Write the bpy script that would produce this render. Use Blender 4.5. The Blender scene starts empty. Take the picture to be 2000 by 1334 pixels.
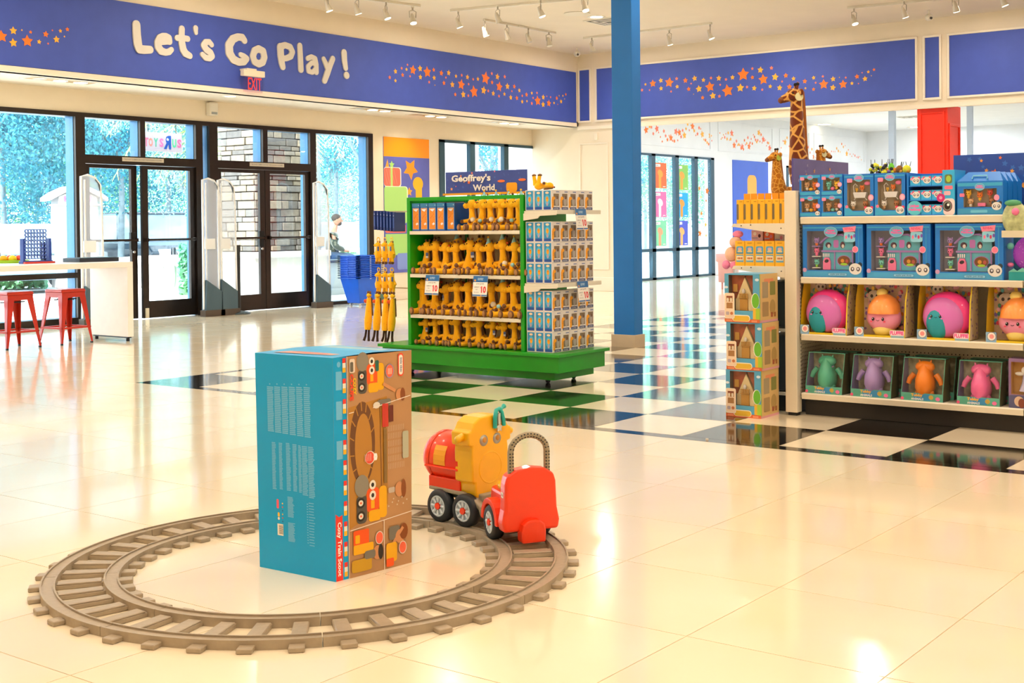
import bpy, bmesh, math, random
import numpy as np
from mathutils import Vector, Matrix, noise
random.seed(7)
PI = math.pi
C = bpy.context.scene.collection
SC = bpy.context.scene

# ---------------------------------------------------------------- camera
CF, CCX, CCY, YAW, PIT, ROL, CH = 2510.3, 1109.46, 470.26, 0.6219, 0.0126, 0.0097, 1.25
def cam_axes():
    f = np.array([math.cos(YAW)*math.cos(PIT), math.sin(YAW)*math.cos(PIT), -math.sin(PIT)])
    r = np.array([math.sin(YAW), -math.cos(YAW), 0.])
    d = np.cross(f, r)
    return math.cos(ROL)*r+math.sin(ROL)*d, -math.sin(ROL)*r+math.cos(ROL)*d, f
CR, CD, CFW = cam_axes()
cd = bpy.data.cameras.new('camera'); cam = bpy.data.objects.new('camera', cd); C.objects.link(cam)
cam.matrix_world = Matrix(((CR[0], -CD[0], -CFW[0], 0), (CR[1], -CD[1], -CFW[1], 0), (CR[2], -CD[2], -CFW[2], CH), (0, 0, 0, 1)))
cd.sensor_width = 36; cd.lens = CF/2000*36; cd.shift_x = (1000-CCX)/2000; cd.shift_y = (CCY-667)/2000
cd.clip_end = 400; SC.camera = cam
def ray(u, v): return CR*(u-CCX)/CF+CD*(v-CCY)/CF+CFW
def at(u, v, ax, val):            # where a measured line of sight meets the plane of a wall, floor or shelf front
    d = ray(u, v); o = np.array([0, 0, CH]); t = (val-o[ax])/d[ax]
    return Vector(o+t*d)
def onplane(u, v, P, N):
    d = Vector(ray(u, v)); o = Vector((0, 0, CH)); return o+d*((P-o).dot(N)/d.dot(N))

# ---------------------------------------------------------------- world, sun, exposure
SC.view_settings.view_transform = 'Standard'; SC.view_settings.look = 'None'
SC.view_settings.gamma = 1; SC.view_settings.use_curve_mapping = False
SC.view_settings.exposure = 0.0
W = bpy.data.worlds.new('World'); SC.world = W; W.use_nodes = True
bgn = W.node_tree.nodes['Background']
tc = W.node_tree.nodes.new('ShaderNodeTexCoord'); nz = W.node_tree.nodes.new('ShaderNodeTexNoise'); cr = W.node_tree.nodes.new('ShaderNodeValToRGB')
nz.inputs['Scale'].default_value = 2.2; nz.inputs['Detail'].default_value = 4
W.node_tree.links.new(tc.outputs['Generated'], nz.inputs['Vector']); W.node_tree.links.new(nz.outputs['Fac'], cr.inputs['Fac'])
cr.color_ramp.elements[0].position = .35; cr.color_ramp.elements[0].color = (.62, .86, 1, 1)
cr.color_ramp.elements[1].position = .65; cr.color_ramp.elements[1].color = (.93, .98, 1, 1)
W.node_tree.links.new(cr.outputs['Color'], bgn.inputs['Color']); bgn.inputs['Strength'].default_value = 8.0
SC.cycles.max_bounces = 8; SC.cycles.diffuse_bounces = 4; SC.cycles.glossy_bounces = 4; SC.cycles.transparent_max_bounces = 16
SC.cycles.sample_clamp_indirect = 6; SC.cycles.caustics_reflective = False; SC.cycles.caustics_refractive = False
def light(kind, name, loc, energy, col=(1, 1, 1), rot=(0, 0, 0), **k):
    l = bpy.data.lights.new(name, kind); l.energy = energy; l.color = col
    for a, b in k.items(): setattr(l, a, b)
    o = bpy.data.objects.new(name, l); o.location = loc; o.rotation_euler = rot; C.objects.link(o); return o
light('SUN', 'sun', (0, 0, 20), 13.0, (1, .98, .94), Vector((0, 0, -1)).rotation_difference(Vector((.78, .12, -.6))).to_euler(), angle=math.radians(3))
WARM = (1, .885, .74); COOL = (.84, .91, 1)
for x in (-1, 3, 7, 11, 15, 18.6):
    for y in (-4, -.6, 2.8, 6.2, 9.6, 12.6):
        light('AREA', 'overhead_light', (x, y, 4.40), 30 if (x > 9 and y > 2) else 50, WARM, shape='DISK', size=.14 if (x > 9 and y > 2) else .6)  # grid of bare lamps added throughout to brighten the store, no fittings
for x in (22.5, 26.5, 31, 35):
    for y in (-3, 2, 7, 12):
        light('AREA', 'back_room_light', (x, y, 3.86), 95, COOL, shape='DISK', size=.5)

# ---------------------------------------------------------------- helpers
def s2l(c): return c/12.92 if c <= .04045 else ((c+.055)/1.055)**2.4
def hexc(h):
    h = h.lstrip('#'); return tuple(s2l(int(h[i:i+2], 16)/255) for i in (0, 2, 4))+(1,)
MATS = {}
def M(name, col, rough=.5, metal=0, spec=.5, emit=None, es=0, nscale=0, namt=.06, bump=0, coat=0, sheen=0, trans=0, alpha=1, sub=0):
    if name in MATS: return MATS[name]
    m = bpy.data.materials.new(name); m.use_nodes = True; nt = m.node_tree; b = nt.nodes['Principled BSDF']
    c = hexc(col) if isinstance(col, str) else col
    b.inputs['Base Color'].default_value = c; b.inputs['Roughness'].default_value = rough; b.inputs['Metallic'].default_value = metal
    b.inputs['Specular IOR Level'].default_value = spec; b.inputs['Coat Weight'].default_value = coat; b.inputs['Coat Roughness'].default_value = .05
    b.inputs['Sheen Weight'].default_value = sheen; b.inputs['Transmission Weight'].default_value = trans; b.inputs['Alpha'].default_value = alpha
    if emit: b.inputs['Emission Color'].default_value = hexc(emit); b.inputs['Emission Strength'].default_value = es
    if nscale:
        t = nt.nodes.new('ShaderNodeTexCoord'); n = nt.nodes.new('ShaderNodeTexNoise'); n.inputs['Scale'].default_value = nscale; n.inputs['Detail'].default_value = 3
        nt.links.new(t.outputs['Object'], n.inputs['Vector'])
        if namt:
            r = nt.nodes.new('ShaderNodeValToRGB'); r.color_ramp.elements[0].position = .3; r.color_ramp.elements[1].position = .7
            r.color_ramp.elements[0].color = tuple(max(0, k*(1-namt)) for k in c[:3])+(1,); r.color_ramp.elements[1].color = tuple(min(1, k*(1+namt)) for k in c[:3])+(1,)
            nt.links.new(n.outputs['Fac'], r.inputs['Fac']); nt.links.new(r.outputs['Color'], b.inputs['Base Color'])
        if bump:
            bp = nt.nodes.new('ShaderNodeBump'); bp.inputs['Strength'].default_value = bump; bp.inputs['Distance'].default_value = .01
            nt.links.new(n.outputs['Fac'], bp.inputs['Height']); nt.links.new(bp.outputs['Normal'], b.inputs['Normal'])
    MATS[name] = m; return m
def ink(h): return M('print_'+h.strip('#'), h, rough=.35, spec=.4)
def spots(name, base, spot, scale, size, rough=.85, kind='spots', sheen=.3):
    if name in MATS: return MATS[name]
    m = bpy.data.materials.new(name); m.use_nodes = True; nt = m.node_tree; b = nt.nodes['Principled BSDF']
    b.inputs['Roughness'].default_value = rough; b.inputs['Sheen Weight'].default_value = sheen; b.inputs['Specular IOR Level'].default_value = .2
    t = nt.nodes.new('ShaderNodeTexCoord'); v = nt.nodes.new('ShaderNodeTexVoronoi'); v.inputs['Scale'].default_value = scale
    if kind == 'net': v.feature = 'DISTANCE_TO_EDGE'
    r = nt.nodes.new('ShaderNodeValToRGB'); r.color_ramp.interpolation = 'EASE'
    r.color_ramp.elements[0].position = size; r.color_ramp.elements[1].position = size+.05
    a, c = (hexc(spot), hexc(base)) if kind == 'spots' else (hexc(base), hexc(spot))
    r.color_ramp.elements[0].color = a; r.color_ramp.elements[1].color = c
    nt.links.new(t.outputs['Object'], v.inputs['Vector']); nt.links.new(v.outputs['Distance'], r.inputs['Fac']); nt.links.new(r.outputs['Color'], b.inputs['Base Color'])
    n = nt.nodes.new('ShaderNodeTexNoise'); n.inputs['Scale'].default_value = 90; bp = nt.nodes.new('ShaderNodeBump'); bp.inputs['Strength'].default_value = .5; bp.inputs['Distance'].default_value = .004
    nt.links.new(t.outputs['Object'], n.inputs['Vector']); nt.links.new(n.outputs['Fac'], bp.inputs['Height']); nt.links.new(bp.outputs['Normal'], b.inputs['Normal'])
    MATS[name] = m; return m
def glassmat(name, tint=(1, 1, 1, 1), base=.04, rough=.0):
    if name in MATS: return MATS[name]
    m = bpy.data.materials.new(name); m.use_nodes = True; nt = m.node_tree; nt.nodes.clear()
    o = nt.nodes.new('ShaderNodeOutputMaterial'); mx = nt.nodes.new('ShaderNodeMixShader'); tr = nt.nodes.new('ShaderNodeBsdfTransparent'); gl = nt.nodes.new('ShaderNodeBsdfGlossy')
    lw = nt.nodes.new('ShaderNodeLayerWeight'); lw.inputs['Blend'].default_value = .5
    pw = nt.nodes.new('ShaderNodeMath'); pw.operation = 'POWER'; pw.inputs[1].default_value = 5; nt.links.new(lw.outputs['Facing'], pw.inputs[0])
    fr = nt.nodes.new('ShaderNodeMath'); fr.operation = 'MULTIPLY_ADD'; fr.inputs[1].default_value = .85; fr.inputs[2].default_value = base; nt.links.new(pw.outputs[0], fr.inputs[0])
    tr.inputs['Color'].default_value = tint; gl.inputs['Roughness'].default_value = rough
    nt.links.new(fr.outputs[0], mx.inputs['Fac']); nt.links.new(tr.outputs[0], mx.inputs[1]); nt.links.new(gl.outputs[0], mx.inputs[2]); nt.links.new(mx.outputs[0], o.inputs['Surface'])
    MATS[name] = m; return m

class MB:
    def __init__(s): s.v = []; s.f = []; s.m = []; s.mi = []; s.T = Matrix.Identity(4); s.sm = []
    def mat(s, m):
        if m not in s.m: s.m.append(m)
        return s.m.index(m)
    def add(s, vs, fs, m, smooth=False):
        k = len(s.v); s.v += [tuple(s.T @ Vector(v)) for v in vs]; i = s.mat(m)
        for f in fs: s.f.append([k+a for a in f]); s.mi.append(i); s.sm.append(smooth)
        return s
    def box(s, x0, y0, z0, x1, y1, z1, m, taper=0):
        t = taper
        return s.add([(x0, y0, z0), (x1, y0, z0), (x1, y1, z0), (x0, y1, z0), (x0+t, y0+t, z1), (x1-t, y0+t, z1), (x1-t, y1-t, z1), (x0+t, y1-t, z1)],
              [(3, 2, 1, 0), (4, 5, 6, 7), (0, 1, 5, 4), (1, 2, 6, 5), (2, 3, 7, 6), (3, 0, 4, 7)], m)
    def quad(s, a, b, c, d, m): return s.add([a, b, c, d], [(0, 1, 2, 3)], m)
    def prism(s, pts, O, U, V, N, d, m):      # polygon extruded along N
        O, U, V, N = Vector(O), Vector(U), Vector(V), Vector(N); n = len(pts)
        a = [O+U*x+V*y for x, y in pts]; b = [p+N*d for p in a]
        fs = [tuple(range(n))[::-1], tuple(range(n, 2*n))]+[(i, (i+1) % n, n+(i+1) % n, n+i) for i in range(n)]
        return s.add(a+b, fs, m)
    def cyl(s, p0, p1, r0, m, r1=None, n=12, cap=True, smooth=True):
        p0, p1 = Vector(p0), Vector(p1); r1 = r0 if r1 is None else r1
        return s.tube([p0, p1], [r0, r1], m, n, cap, smooth)
    def tube(s, path, rad, m, n=10, cap=True, smooth=True, flat=1.0):
        path = [Vector(p) for p in path]
        if not isinstance(rad, (list, tuple)): rad = [rad]*len(path)
        vs = []; up = None
        for i, p in enumerate(path):
            t = (path[min(i+1, len(path)-1)]-path[max(i-1, 0)])
            if t.length < 1e-9: t = Vector((0, 0, 1))
            t.normalize()
            if up is None: up = Vector((0, 0, 1)) if abs(t.z) < .9 else Vector((1, 0, 0))
            a = t.cross(up).normalized(); b = a.cross(t).normalized(); up = b
            vs += [p+(a*math.cos(2*PI*k/n)+b*math.sin(2*PI*k/n)*flat)*rad[i] for k in range(n)]
        fs = []
        for i in range(len(path)-1):
            for k in range(n): fs.append((i*n+k, (i+1)*n+k, (i+1)*n+(k+1) % n, i*n+(k+1) % n))
        s.add(vs, fs, m, smooth)
        if cap:
            s.add(vs[:n], [tuple(range(n))], m); s.add(vs[-n:], [tuple(range(n))[::-1]], m)
        return s
    def ball(s, c, r, m, n=12, rings=8, R=None):
        c = Vector(c); r = (r, r, r) if not isinstance(r, (tuple, list)) else r; R = R or Matrix.Identity(3)
        vs = [c+R @ Vector((0, 0, -r[2]))]
        for i in range(1, rings):
            ph = -PI/2+PI*i/rings
            for k in range(n): vs.append(c+R @ Vector((r[0]*math.cos(ph)*math.cos(2*PI*k/n), r[1]*math.cos(ph)*math.sin(2*PI*k/n), r[2]*math.sin(ph))))
        vs.append(c+R @ Vector((0, 0, r[2]))); L = len(vs)-1; fs = []
        for k in range(n):
            fs.append((0, 1+(k+1) % n, 1+k)); fs.append((L, L-n+k, L-n+(k+1) % n))
            for i in range(rings-2): a = 1+i*n; fs.append((a+k, a+(k+1) % n, a+n+(k+1) % n, a+n+k))
        return s.add(vs, fs, m, True)
    def lathe(s, prof, m, n=24, c=(0, 0, 0), ax='z', smooth=True):
        vs = []; c = Vector(c)
        for r, z in prof:
            for k in range(n):
                a = 2*PI*k/n; x, y = r*math.cos(a), r*math.sin(a)
                vs.append(c+(Vector((x, y, z)) if ax == 'z' else Vector((z, x, y)) if ax == 'x' else Vector((y, z, x))))
        fs = [(i*n+k, i*n+(k+1) % n, (i+1)*n+(k+1) % n, (i+1)*n+k) for i in range(len(prof)-1) for k in range(n)]
        return s.add(vs, fs, m, smooth)
    def build(s, name, parent=None, bevel=0, seg=2, loc=None):
        me = bpy.data.meshes.new(name); me.from_pydata(s.v, [], s.f)
        for m in s.m: me.materials.append(m)
        me.polygons.foreach_set('material_index', s.mi); me.polygons.foreach_set('use_smooth', s.sm); me.update()
        o = bpy.data.objects.new(name, me); C.objects.link(o)
        if parent: o.parent = parent
        if loc: o.location = loc
        if bevel:
            b = o.modifiers.new('bevel', 'BEVEL'); b.width = bevel; b.segments = seg; b.limit_method = 'ANGLE'; b.angle_limit = .7
        return o

def tag(o, label=None, cat=None, group=None, kind=None):
    if label: o['label'] = label
    if cat: o['category'] = cat
    if group: o['group'] = group
    if kind: o['kind'] = kind
    return o
def thing(name, label, cat, loc=(0, 0, 0), rz=0, group=None):
    o = bpy.data.objects.new(name, None); C.objects.link(o); o.location = loc; o.rotation_euler = (0, 0, rz); o.empty_display_size = .05
    return tag(o, label, cat, group)
def dup(root, loc, rz=None, label=None, group=None, scale=None):
    def cp(o, par):
        c = o.copy(); C.objects.link(c); c.parent = par
        for ch in KIDS.get(o.name, []): cp(ch, c)
        return c
    if root.name not in KIDS: scan(root)
    c = cp(root, None); c.location = loc
    if rz is not None: c.rotation_euler = (0, 0, rz)
    if label: c['label'] = label
    if group: c['group'] = group
    if scale: c.scale = scale if isinstance(scale, (tuple, list)) else (scale,)*3
    return c
KIDS = {}
def scan(root):
    KIDS[root.name] = list(root.children)
    for ch in root.children: scan(ch)
def struct(o): o['kind'] = 'structure'; return o

TXT = {}
def text_geo(s, bold=0.0):
    k = (s, bold)
    if k in TXT: return TXT[k]
    cu = bpy.data.curves.new('t', 'FONT'); cu.body = s; cu.size = 1; cu.resolution_u = 2; cu.offset = bold; cu.fill_mode = 'FRONT'
    ob = bpy.data.objects.new('t', cu); C.objects.link(ob); dg = bpy.context.evaluated_depsgraph_get()
    me = bpy.data.meshes.new_from_object(ob.evaluated_get(dg))
    vs = [(v.co.x, v.co.y) for v in me.vertices]; fs = [tuple(p.vertices) for p in me.polygons]
    bpy.data.objects.remove(ob); bpy.data.curves.remove(cu); bpy.data.meshes.remove(me)
    xs = [v[0] for v in vs]; ys = [v[1] for v in vs]; x0, y0 = min(xs), min(ys); w, h = max(xs)-x0, max(ys)-y0
    TXT[k] = ([((x-x0)/w, (y-y0)/h) for x, y in vs], fs, w/h); return TXT[k]

class Art:       # flat printing on a face: coloured shapes in a frame (O, U, V), N outwards
    def __init__(s, O, U, V, N, step=.00035, mb=None):
        step = min(step*.3, .00012)
        s.O, s.U, s.V, s.N = Vector(O), Vector(U), Vector(V), Vector(N); s.mb = mb or MB(); s.k = 1; s.step = step
    def P(s, x, y): return s.O+s.U*x+s.V*y+s.N*(s.k*s.step)
    def poly(s, pts, col):
        vs = [s.P(*p) for p in pts]; area = sum(pts[i][0]*pts[(i+1) % len(pts)][1]-pts[(i+1) % len(pts)][0]*pts[i][1] for i in range(len(pts)))
        f = tuple(range(len(pts)))
        s.mb.add(vs, [f], col if not isinstance(col, str) else ink(col)); s.k += 1; return s
    def rect(s, x, y, w, h, col): return s.poly([(x, y), (x+w, y), (x+w, y+h), (x, y+h)], col)
    def rr(s, x, y, w, h, r, col, n=4):
        p = []
        for cx, cy, a in ((x+w-r, y+r, -90), (x+w-r, y+h-r, 0), (x+r, y+h-r, 90), (x+r, y+r, 180)):
            for i in range(n+1): t = math.radians(a+90*i/n); p.append((cx+r*math.cos(t), cy+r*math.sin(t)))
        return s.poly(p, col)
    def ell(s, x, y, rx, ry, col, n=16, rot=0):
        c, q = math.cos(rot), math.sin(rot)
        return s.poly([(x+rx*math.cos(2*PI*i/n)*c-ry*math.sin(2*PI*i/n)*q, y+rx*math.cos(2*PI*i/n)*q+ry*math.sin(2*PI*i/n)*c) for i in range(n)], col)
    def star(s, x, y, r, col, rot=0, ri=.5):
        return s.poly([(x+(r if i % 2 == 0 else r*ri)*math.sin(PI*i/5+rot), y+(r if i % 2 == 0 else r*ri)*math.cos(PI*i/5+rot)) for i in range(10)], col)
    def line(s, x0, y0, x1, y1, w, col):
        d = Vector((x1-x0, y1-y0)).normalized()*w/2; n = (-d.y, d.x)
        return s.poly([(x0+n[0], y0+n[1]), (x0-n[0], y0-n[1]), (x1-n[0], y1-n[1]), (x1+n[0], y1+n[1])], col)
    def text(s, t, x, y, w, h, col, rot=0, bold=.01, mirror=False):   # fills the box (x, y, w, h); rot in quarter turns
        g, fs, _ = text_geo(t, bold); vs = []
        for a, b in g:
            if mirror: a = 1-a
            if rot == -1: a, b = b, 1-a
            elif rot == 1: a, b = 1-b, a
            vs.append(s.P(x+a*w, y+b*h))
        s.mb.add(vs, fs, col if not isinstance(col, str) else ink(col)); s.k += 1; return s
ORD = ['first', 'second', 'third', 'fourth', 'fifth', 'sixth', 'seventh', 'eighth', 'ninth', 'tenth', 'eleventh', 'twelfth', 'thirteenth', 'fourteenth', 'fifteenth', 'sixteenth']
def ordl(i, n, a='left', b='right'):
    if i == 0: return a+'most'
    if i == n-1: return b+'most'
    return ORD[i]+' from the '+a
UP = Vector((0, 0, 1)); XX = Vector((1, 0, 0)); YY = Vector((0, 1, 0))
# ---------------------------------------------------------------- materials of the room
WHITE = M('wall_paint', '#efe2cc', .7, nscale=3, namt=.02)
CEIL = M('ceiling_paint', '#e9dcc8', .8, nscale=2, namt=.02)
COOLW = M('cool_wall_paint', '#e9edf2', .7, nscale=3, namt=.02)
BLUEP = M('band_blue_paint', '#3f56b6', .6, nscale=5, namt=.04)
TRIM = M('trim_paint', '#f1e6d4', .5, nscale=4, namt=.02)
def tilemat(name, a, b, rough):
    m = M(name, a, rough, spec=.9, coat=.3); nt = m.node_tree; bs = nt.nodes['Principled BSDF']
    t = nt.nodes.new('ShaderNodeTexCoord'); n = nt.nodes.new('ShaderNodeTexNoise'); n.inputs['Scale'].default_value = 1.3; n.inputs['Detail'].default_value = 6
    r = nt.nodes.new('ShaderNodeValToRGB'); r.color_ramp.elements[0].color = hexc(a); r.color_ramp.elements[1].color = hexc(b)
    r.color_ramp.elements[0].position = .35; r.color_ramp.elements[1].position = .65
    nt.links.new(t.outputs['Object'], n.inputs['Vector']); nt.links.new(n.outputs['Fac'], r.inputs['Fac']); nt.links.new(r.outputs['Color'], bs.inputs['Base Color'])
    n2 = nt.nodes.new('ShaderNodeTexNoise'); n2.inputs['Scale'].default_value = 2.5; bp = nt.nodes.new('ShaderNodeBump'); bp.inputs['Strength'].default_value = .02; bp.inputs['Distance'].default_value = .01
    nt.links.new(t.outputs['Object'], n2.inputs['Vector']); nt.links.new(n2.outputs['Fac'], bp.inputs['Height']); nt.links.new(bp.outputs['Normal'], bs.inputs['Normal'])
    return m
TILE = tilemat('cream_tile', '#f5e5c6', '#f8ebd0', .13)
DARK = tilemat('black_tile', '#17130f', '#221d17', .09)
GROUT = M('grout', '#c9ad86', .8, nscale=30, namt=.1)
GDARK = M('dark_grout', '#4b4339', .8, nscale=30, namt=.1)

# ---------------------------------------------------------------- floor of separate tiles
TS = .6286; X0 = 3.3535; Y0 = 1.3484; EDGE0, EDGE1 = 6.42, 6.52; FARY = 8.94
fl = struct(MB().box(-6, -7, -.12, 44, 15.16, -.003, GROUT).build('floor'))
cells = []
nx = [X0+TS*k for k in range(-14, 5)]+[EDGE0]
ny = [Y0+TS*k for k in range(-13, 22)]+[15.05]
for i in range(len(nx)-1):
    for j in range(len(ny)-1): cells.append((nx[i], ny[j], nx[i+1], ny[j+1], 0))
cx = [EDGE1]+[7.1486+TS*k for k in range(0, 60)]
cy = [Y0+TS*k for k in range(-13, 13)]
cy[-1] = 8.85
for i in range(len(cx)-1):
    if cx[i] > 43: break
    for j in range(len(cy)-1): cells.append((cx[i], cy[j], cx[i+1], cy[j+1], 1 if (i+j) % 2 == 0 else 0))
px = [EDGE0]+[7.1486+TS*k for k in range(0, 60)]
py = [FARY]+[Y0+TS*k for k in range(13, 22)]+[15.05]
for i in range(len(px)-1):
    if px[i] > 43: break
    for j in range(len(py)-1): cells.append((px[i], py[j], px[i+1], py[j+1], 0))
cells.append((EDGE0, -7, EDGE1, FARY, 1)); cells.append((EDGE1, 8.85, 43, FARY, 1))
def inview(c):
    x, y = (c[0]+c[2])/2, (c[1]+c[3])/2; d = np.array([x, y, -CH]); z = d@CFW
    if z < 1: return None
    u = CCX+CF*(d@CR)/z; v = CCY+CF*(d@CD)/z
    return z if -120 < u < 2120 and v < 1500 else None
vis = sorted((c for c in cells if inview(c)), key=lambda c: inview(c)*1.0)
near = set(vis[:290]); g = .0018
tilemeshes = {}
for c in vis[:290]:
    w, h = c[2]-c[0], c[3]-c[1]; k = (round(w, 3), round(h, 3), c[4])
    if k not in tilemeshes:
        o = MB().box(-w/2+g, -h/2+g, -.01, w/2-g, h/2-g, 0, DARK if c[4] else TILE).build('tile', fl); tilemeshes[k] = o.data
    else:
        o = bpy.data.objects.new('tile', tilemeshes[k]); C.objects.link(o); o.parent = fl
    o.location = ((c[0]+c[2])/2, (c[1]+c[3])/2, 0)
rest = MB()
for c in cells:
    if c not in near: rest.box(c[0]+g, c[1]+g, -.01, c[2]-g, c[3]-g, 0, DARK if c[4] else TILE)
o = rest.build('distant_tiles', fl); o['kind'] = 'stuff'

# ---------------------------------------------------------------- shell
CZ, SZ = 4.45, 3.09; WY = 15.1
struct(MB().box(-6, -7, CZ, 19.9, 14.0, CZ+.1, CEIL).build('ceiling'))
struct(MB().box(-6, 14.0, SZ, 20.3, WY, SZ+.1, CEIL).build('ceiling_soffit'))
struct(MB().box(20.3, -7, 3.93, 44, WY, 4.0, M('far_ceiling_paint', '#e6e8ea', .8, nscale=2, namt=.02)).build('ceiling_back_room'))
wf = struct(MB().box(-6, 14.0, SZ, 19.9, 14.12, CZ, WHITE).build('wall_front_fascia'))
MB().box(-6, 13.985, 3.165, 19.82, 14.0, 4.115, BLUEP).build('painted_band', wf)
MB().box(-6, 13.97, 3.09, 19.82, 14.0, 3.16, TRIM).build('lower_trim', wf, .004)
wr = struct(MB().box(19.9, -7, SZ, 20.02, 14.1, CZ, WHITE).box(20.02, -7, SZ, 20.3, 14.1, 3.95, WHITE).box(20.02, -7, 3.95, 20.3, 14.1, CZ, WHITE).build('wall_right_fascia'))
def panel(y0, y1, z0=3.2, z1=4.15):
    MB().box(19.885, y0, z0, 19.9, y1, z1, BLUEP).build('painted_panel', wr)
    m = MB(); w = .035
    for a, b, c, d in ((y0-w, y1+w, z1, z1+w), (y0-w, y1+w, z0-w, z0), (y0-w, y0, z0, z1), (y1, y1+w, z0, z1)): m.box(19.865, a, c, 19.9, b, d, TRIM)
    m.build('panel_moulding', wr, .004)
panel(13.72, 13.95); panel(7.42, 13.56); panel(7.03, 7.26); panel(1.5, 6.87)
MB().box(19.86, -7, 3.03, 19.9, 14.0, 3.10, TRIM).build('lower_trim', wr, .006)
struct(MB().box(-6, -7.1, 0, 44, -7, 4.5, WHITE).build('wall_side'))
struct(MB().box(-6.1, -7, 0, -6, 15.1, 4.5, WHITE).build('wall_behind'))
struct(MB().box(36.4, -7, 0, 36.5, 15.1, 4.0, COOLW).build('wall_back_room'))
# front wall with openings (x0, x1, z0, z1)
def wallwith(name, xa, xb, zt, holes, mat):
    m = MB(); xs = sorted({xa, xb, *[h[0] for h in holes], *[h[1] for h in holes]})
    for a, b in zip(xs[:-1], xs[1:]):
        hs = [h for h in holes if h[0] < (a+b)/2 < h[1]]
        if not hs: m.box(a, WY, 0, b, WY+.25, zt, mat)
        else:
            h = hs[0]
            if h[2] > 0: m.box(a, WY, 0, b, WY+.25, h[2], mat)
            m.box(a, WY, h[3], b, WY+.25, zt, mat)
    return struct(m.build(name))
wallwith('wall_front', -6, 20.3, 3.2, [(5.5, 15.49, 0, 2.79), (17.17, 20.24, .6, 2.78)], WHITE)
wfar = wallwith('wall_front_back_room', 20.3, 36.4, 4.0, [(22.5, 27.08, 0, 2.81), (31.0, 33.5, .6, 2.75)], COOLW)
for a, b in ((20.6, 27.28-.35), (27.3, 30.2), (30.6, 32.4), (32.7, 36.2)):
    m = MB()
    for q in ((a, 3.68, b, 3.71), (a, 2.99, b, 3.02), (a, 3.02, a+.03, 3.68), (b-.03, 3.02, b, 3.68)): m.box(q[0], WY-.02, q[1], q[2], WY, q[3], COOLW)
    m.build('panel_moulding', wfar, .004)
struct(MB().box(-6, WY-.015, 0, 5.5, WY, .12, TRIM).build('baseboard_front_left'))
struct(MB().box(15.49, WY-.015, 0, 19.9, WY, .12, TRIM).build('baseboard_front_right'))
# corner pilaster
pl = struct(MB().box(19.9, 13.2, 0, 20.3, WY, SZ, WHITE).build('wall_corner_pilaster'))
MB().box(19.84, 13.14, 0, 20.36, WY-.1, .26, TRIM).build('plinth', pl, .008)
m = MB()
for a, b, c, d in ((13.32, 13.98, 2.75, 2.78), (13.32, 13.98, .4, .43), (13.32, 13.35, .43, 2.75), (13.95, 13.98, .43, 2.75)): m.box(19.885, a, c, 19.9, b, d, TRIM)
m.build('panel_moulding', pl, .004)
MB().box(19.87, 13.55, 2.83, 19.9, 13.62, 2.95, TRIM).build('wall_sensor', pl, .006)
# back-room extras seen over the shelves
struct(MB().box(33.0, -7, 0, 36.4, 3.0, 3.93, M('beige_bulkhead', '#e6d2b4', .7, nscale=2, namt=.03)).build('wall_back_room_beige'))
for i, (u, w) in enumerate(((1743, .14), (1895, .12))):
    p = at(u, 300, 0, 30.0)
    tag(MB().box(-w/2, -w/2, 0, w/2, w/2, 3.93, M('grey_post', '#b9c6d8', .5, nscale=4, namt=.03)).build('support_post', loc=(30, p.y, 0)),
        ['slim grey steel post seen left of the red column', 'slim grey steel post seen right of the red column'][i], 'post', 'slim posts in the back room')

# ---------------------------------------------------------------- storefront
FRM = M('dark_bronze_metal', '#2f2620', .28, .6, nscale=20, namt=.08)
FRB = M('bronze_sky_reflection', '#246a96', .35, .1, nscale=20, namt=.05)  # bronze sides; blue is the reflected outdoors, put into the colour
GL = glassmat('storefront_glass', (.96, .99, 1, 1))
fr = struct(bpy.data.objects.new('window_storefront', None)); C.objects.link(fr)
def mull(x0, x1, z0, z1, name='mullion'):
    MB().box(x0, WY-.03, z0, x1, WY+.10, z1, FRM).box(x0, WY+.10, z0, x1, WY+.20, z1, FRB).box(x0-.006, WY+.02, z0, x0, WY+.10, z1, FRB).build(name, fr)
mull(5.5, 15.49, 2.73, 2.79, 'head_rail')
for a, b in ((9.96, 10.10), (11.89, 12.01), (12.13, 12.28), (14.09, 14.21), (15.38, 15.49), (7.2, 7.3)): mull(a, b, 0, 2.73)
for a, b in ((10.955, 11.037), (13.132, 13.222)): mull(a, b, 2.24, 2.73, 'transom_mullion')
for a, b in ((10.10, 11.89), (12.28, 14.09)): mull(a, b, 2.125, 2.24, 'door_header')
mull(5.5, 9.96, 0, .09, 'sill_rail'); zr = at(160, 537, 1, WY).z; mull(5.5, 9.96, zr-.035, zr+.035, 'mid_rail'); mull(12.01, 12.13, 0, .12, 'sill_rail'); mull(14.21, 15.38, 0, .05, 'sill_rail')
def glass(x0, x1, z0, z1, par=fr): return MB().box(x0, WY+.03, z0, x1, WY+.04, z1, GL).build('pane', par)
for a, b, c, d in ((5.5, 7.2, .09, 2.73), (7.3, 9.96, .09, 2.73), (12.01, 12.13, .12, 2.73), (14.21, 15.38, .05, 2.73), (10.1, 10.955, 2.24, 2.73), (11.037, 11.89, 2.24, 2.73), (12.28, 13.132, 2.24, 2.73), (13.222, 14.09, 2.24, 2.73)): glass(a, b, c, d)
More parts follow.
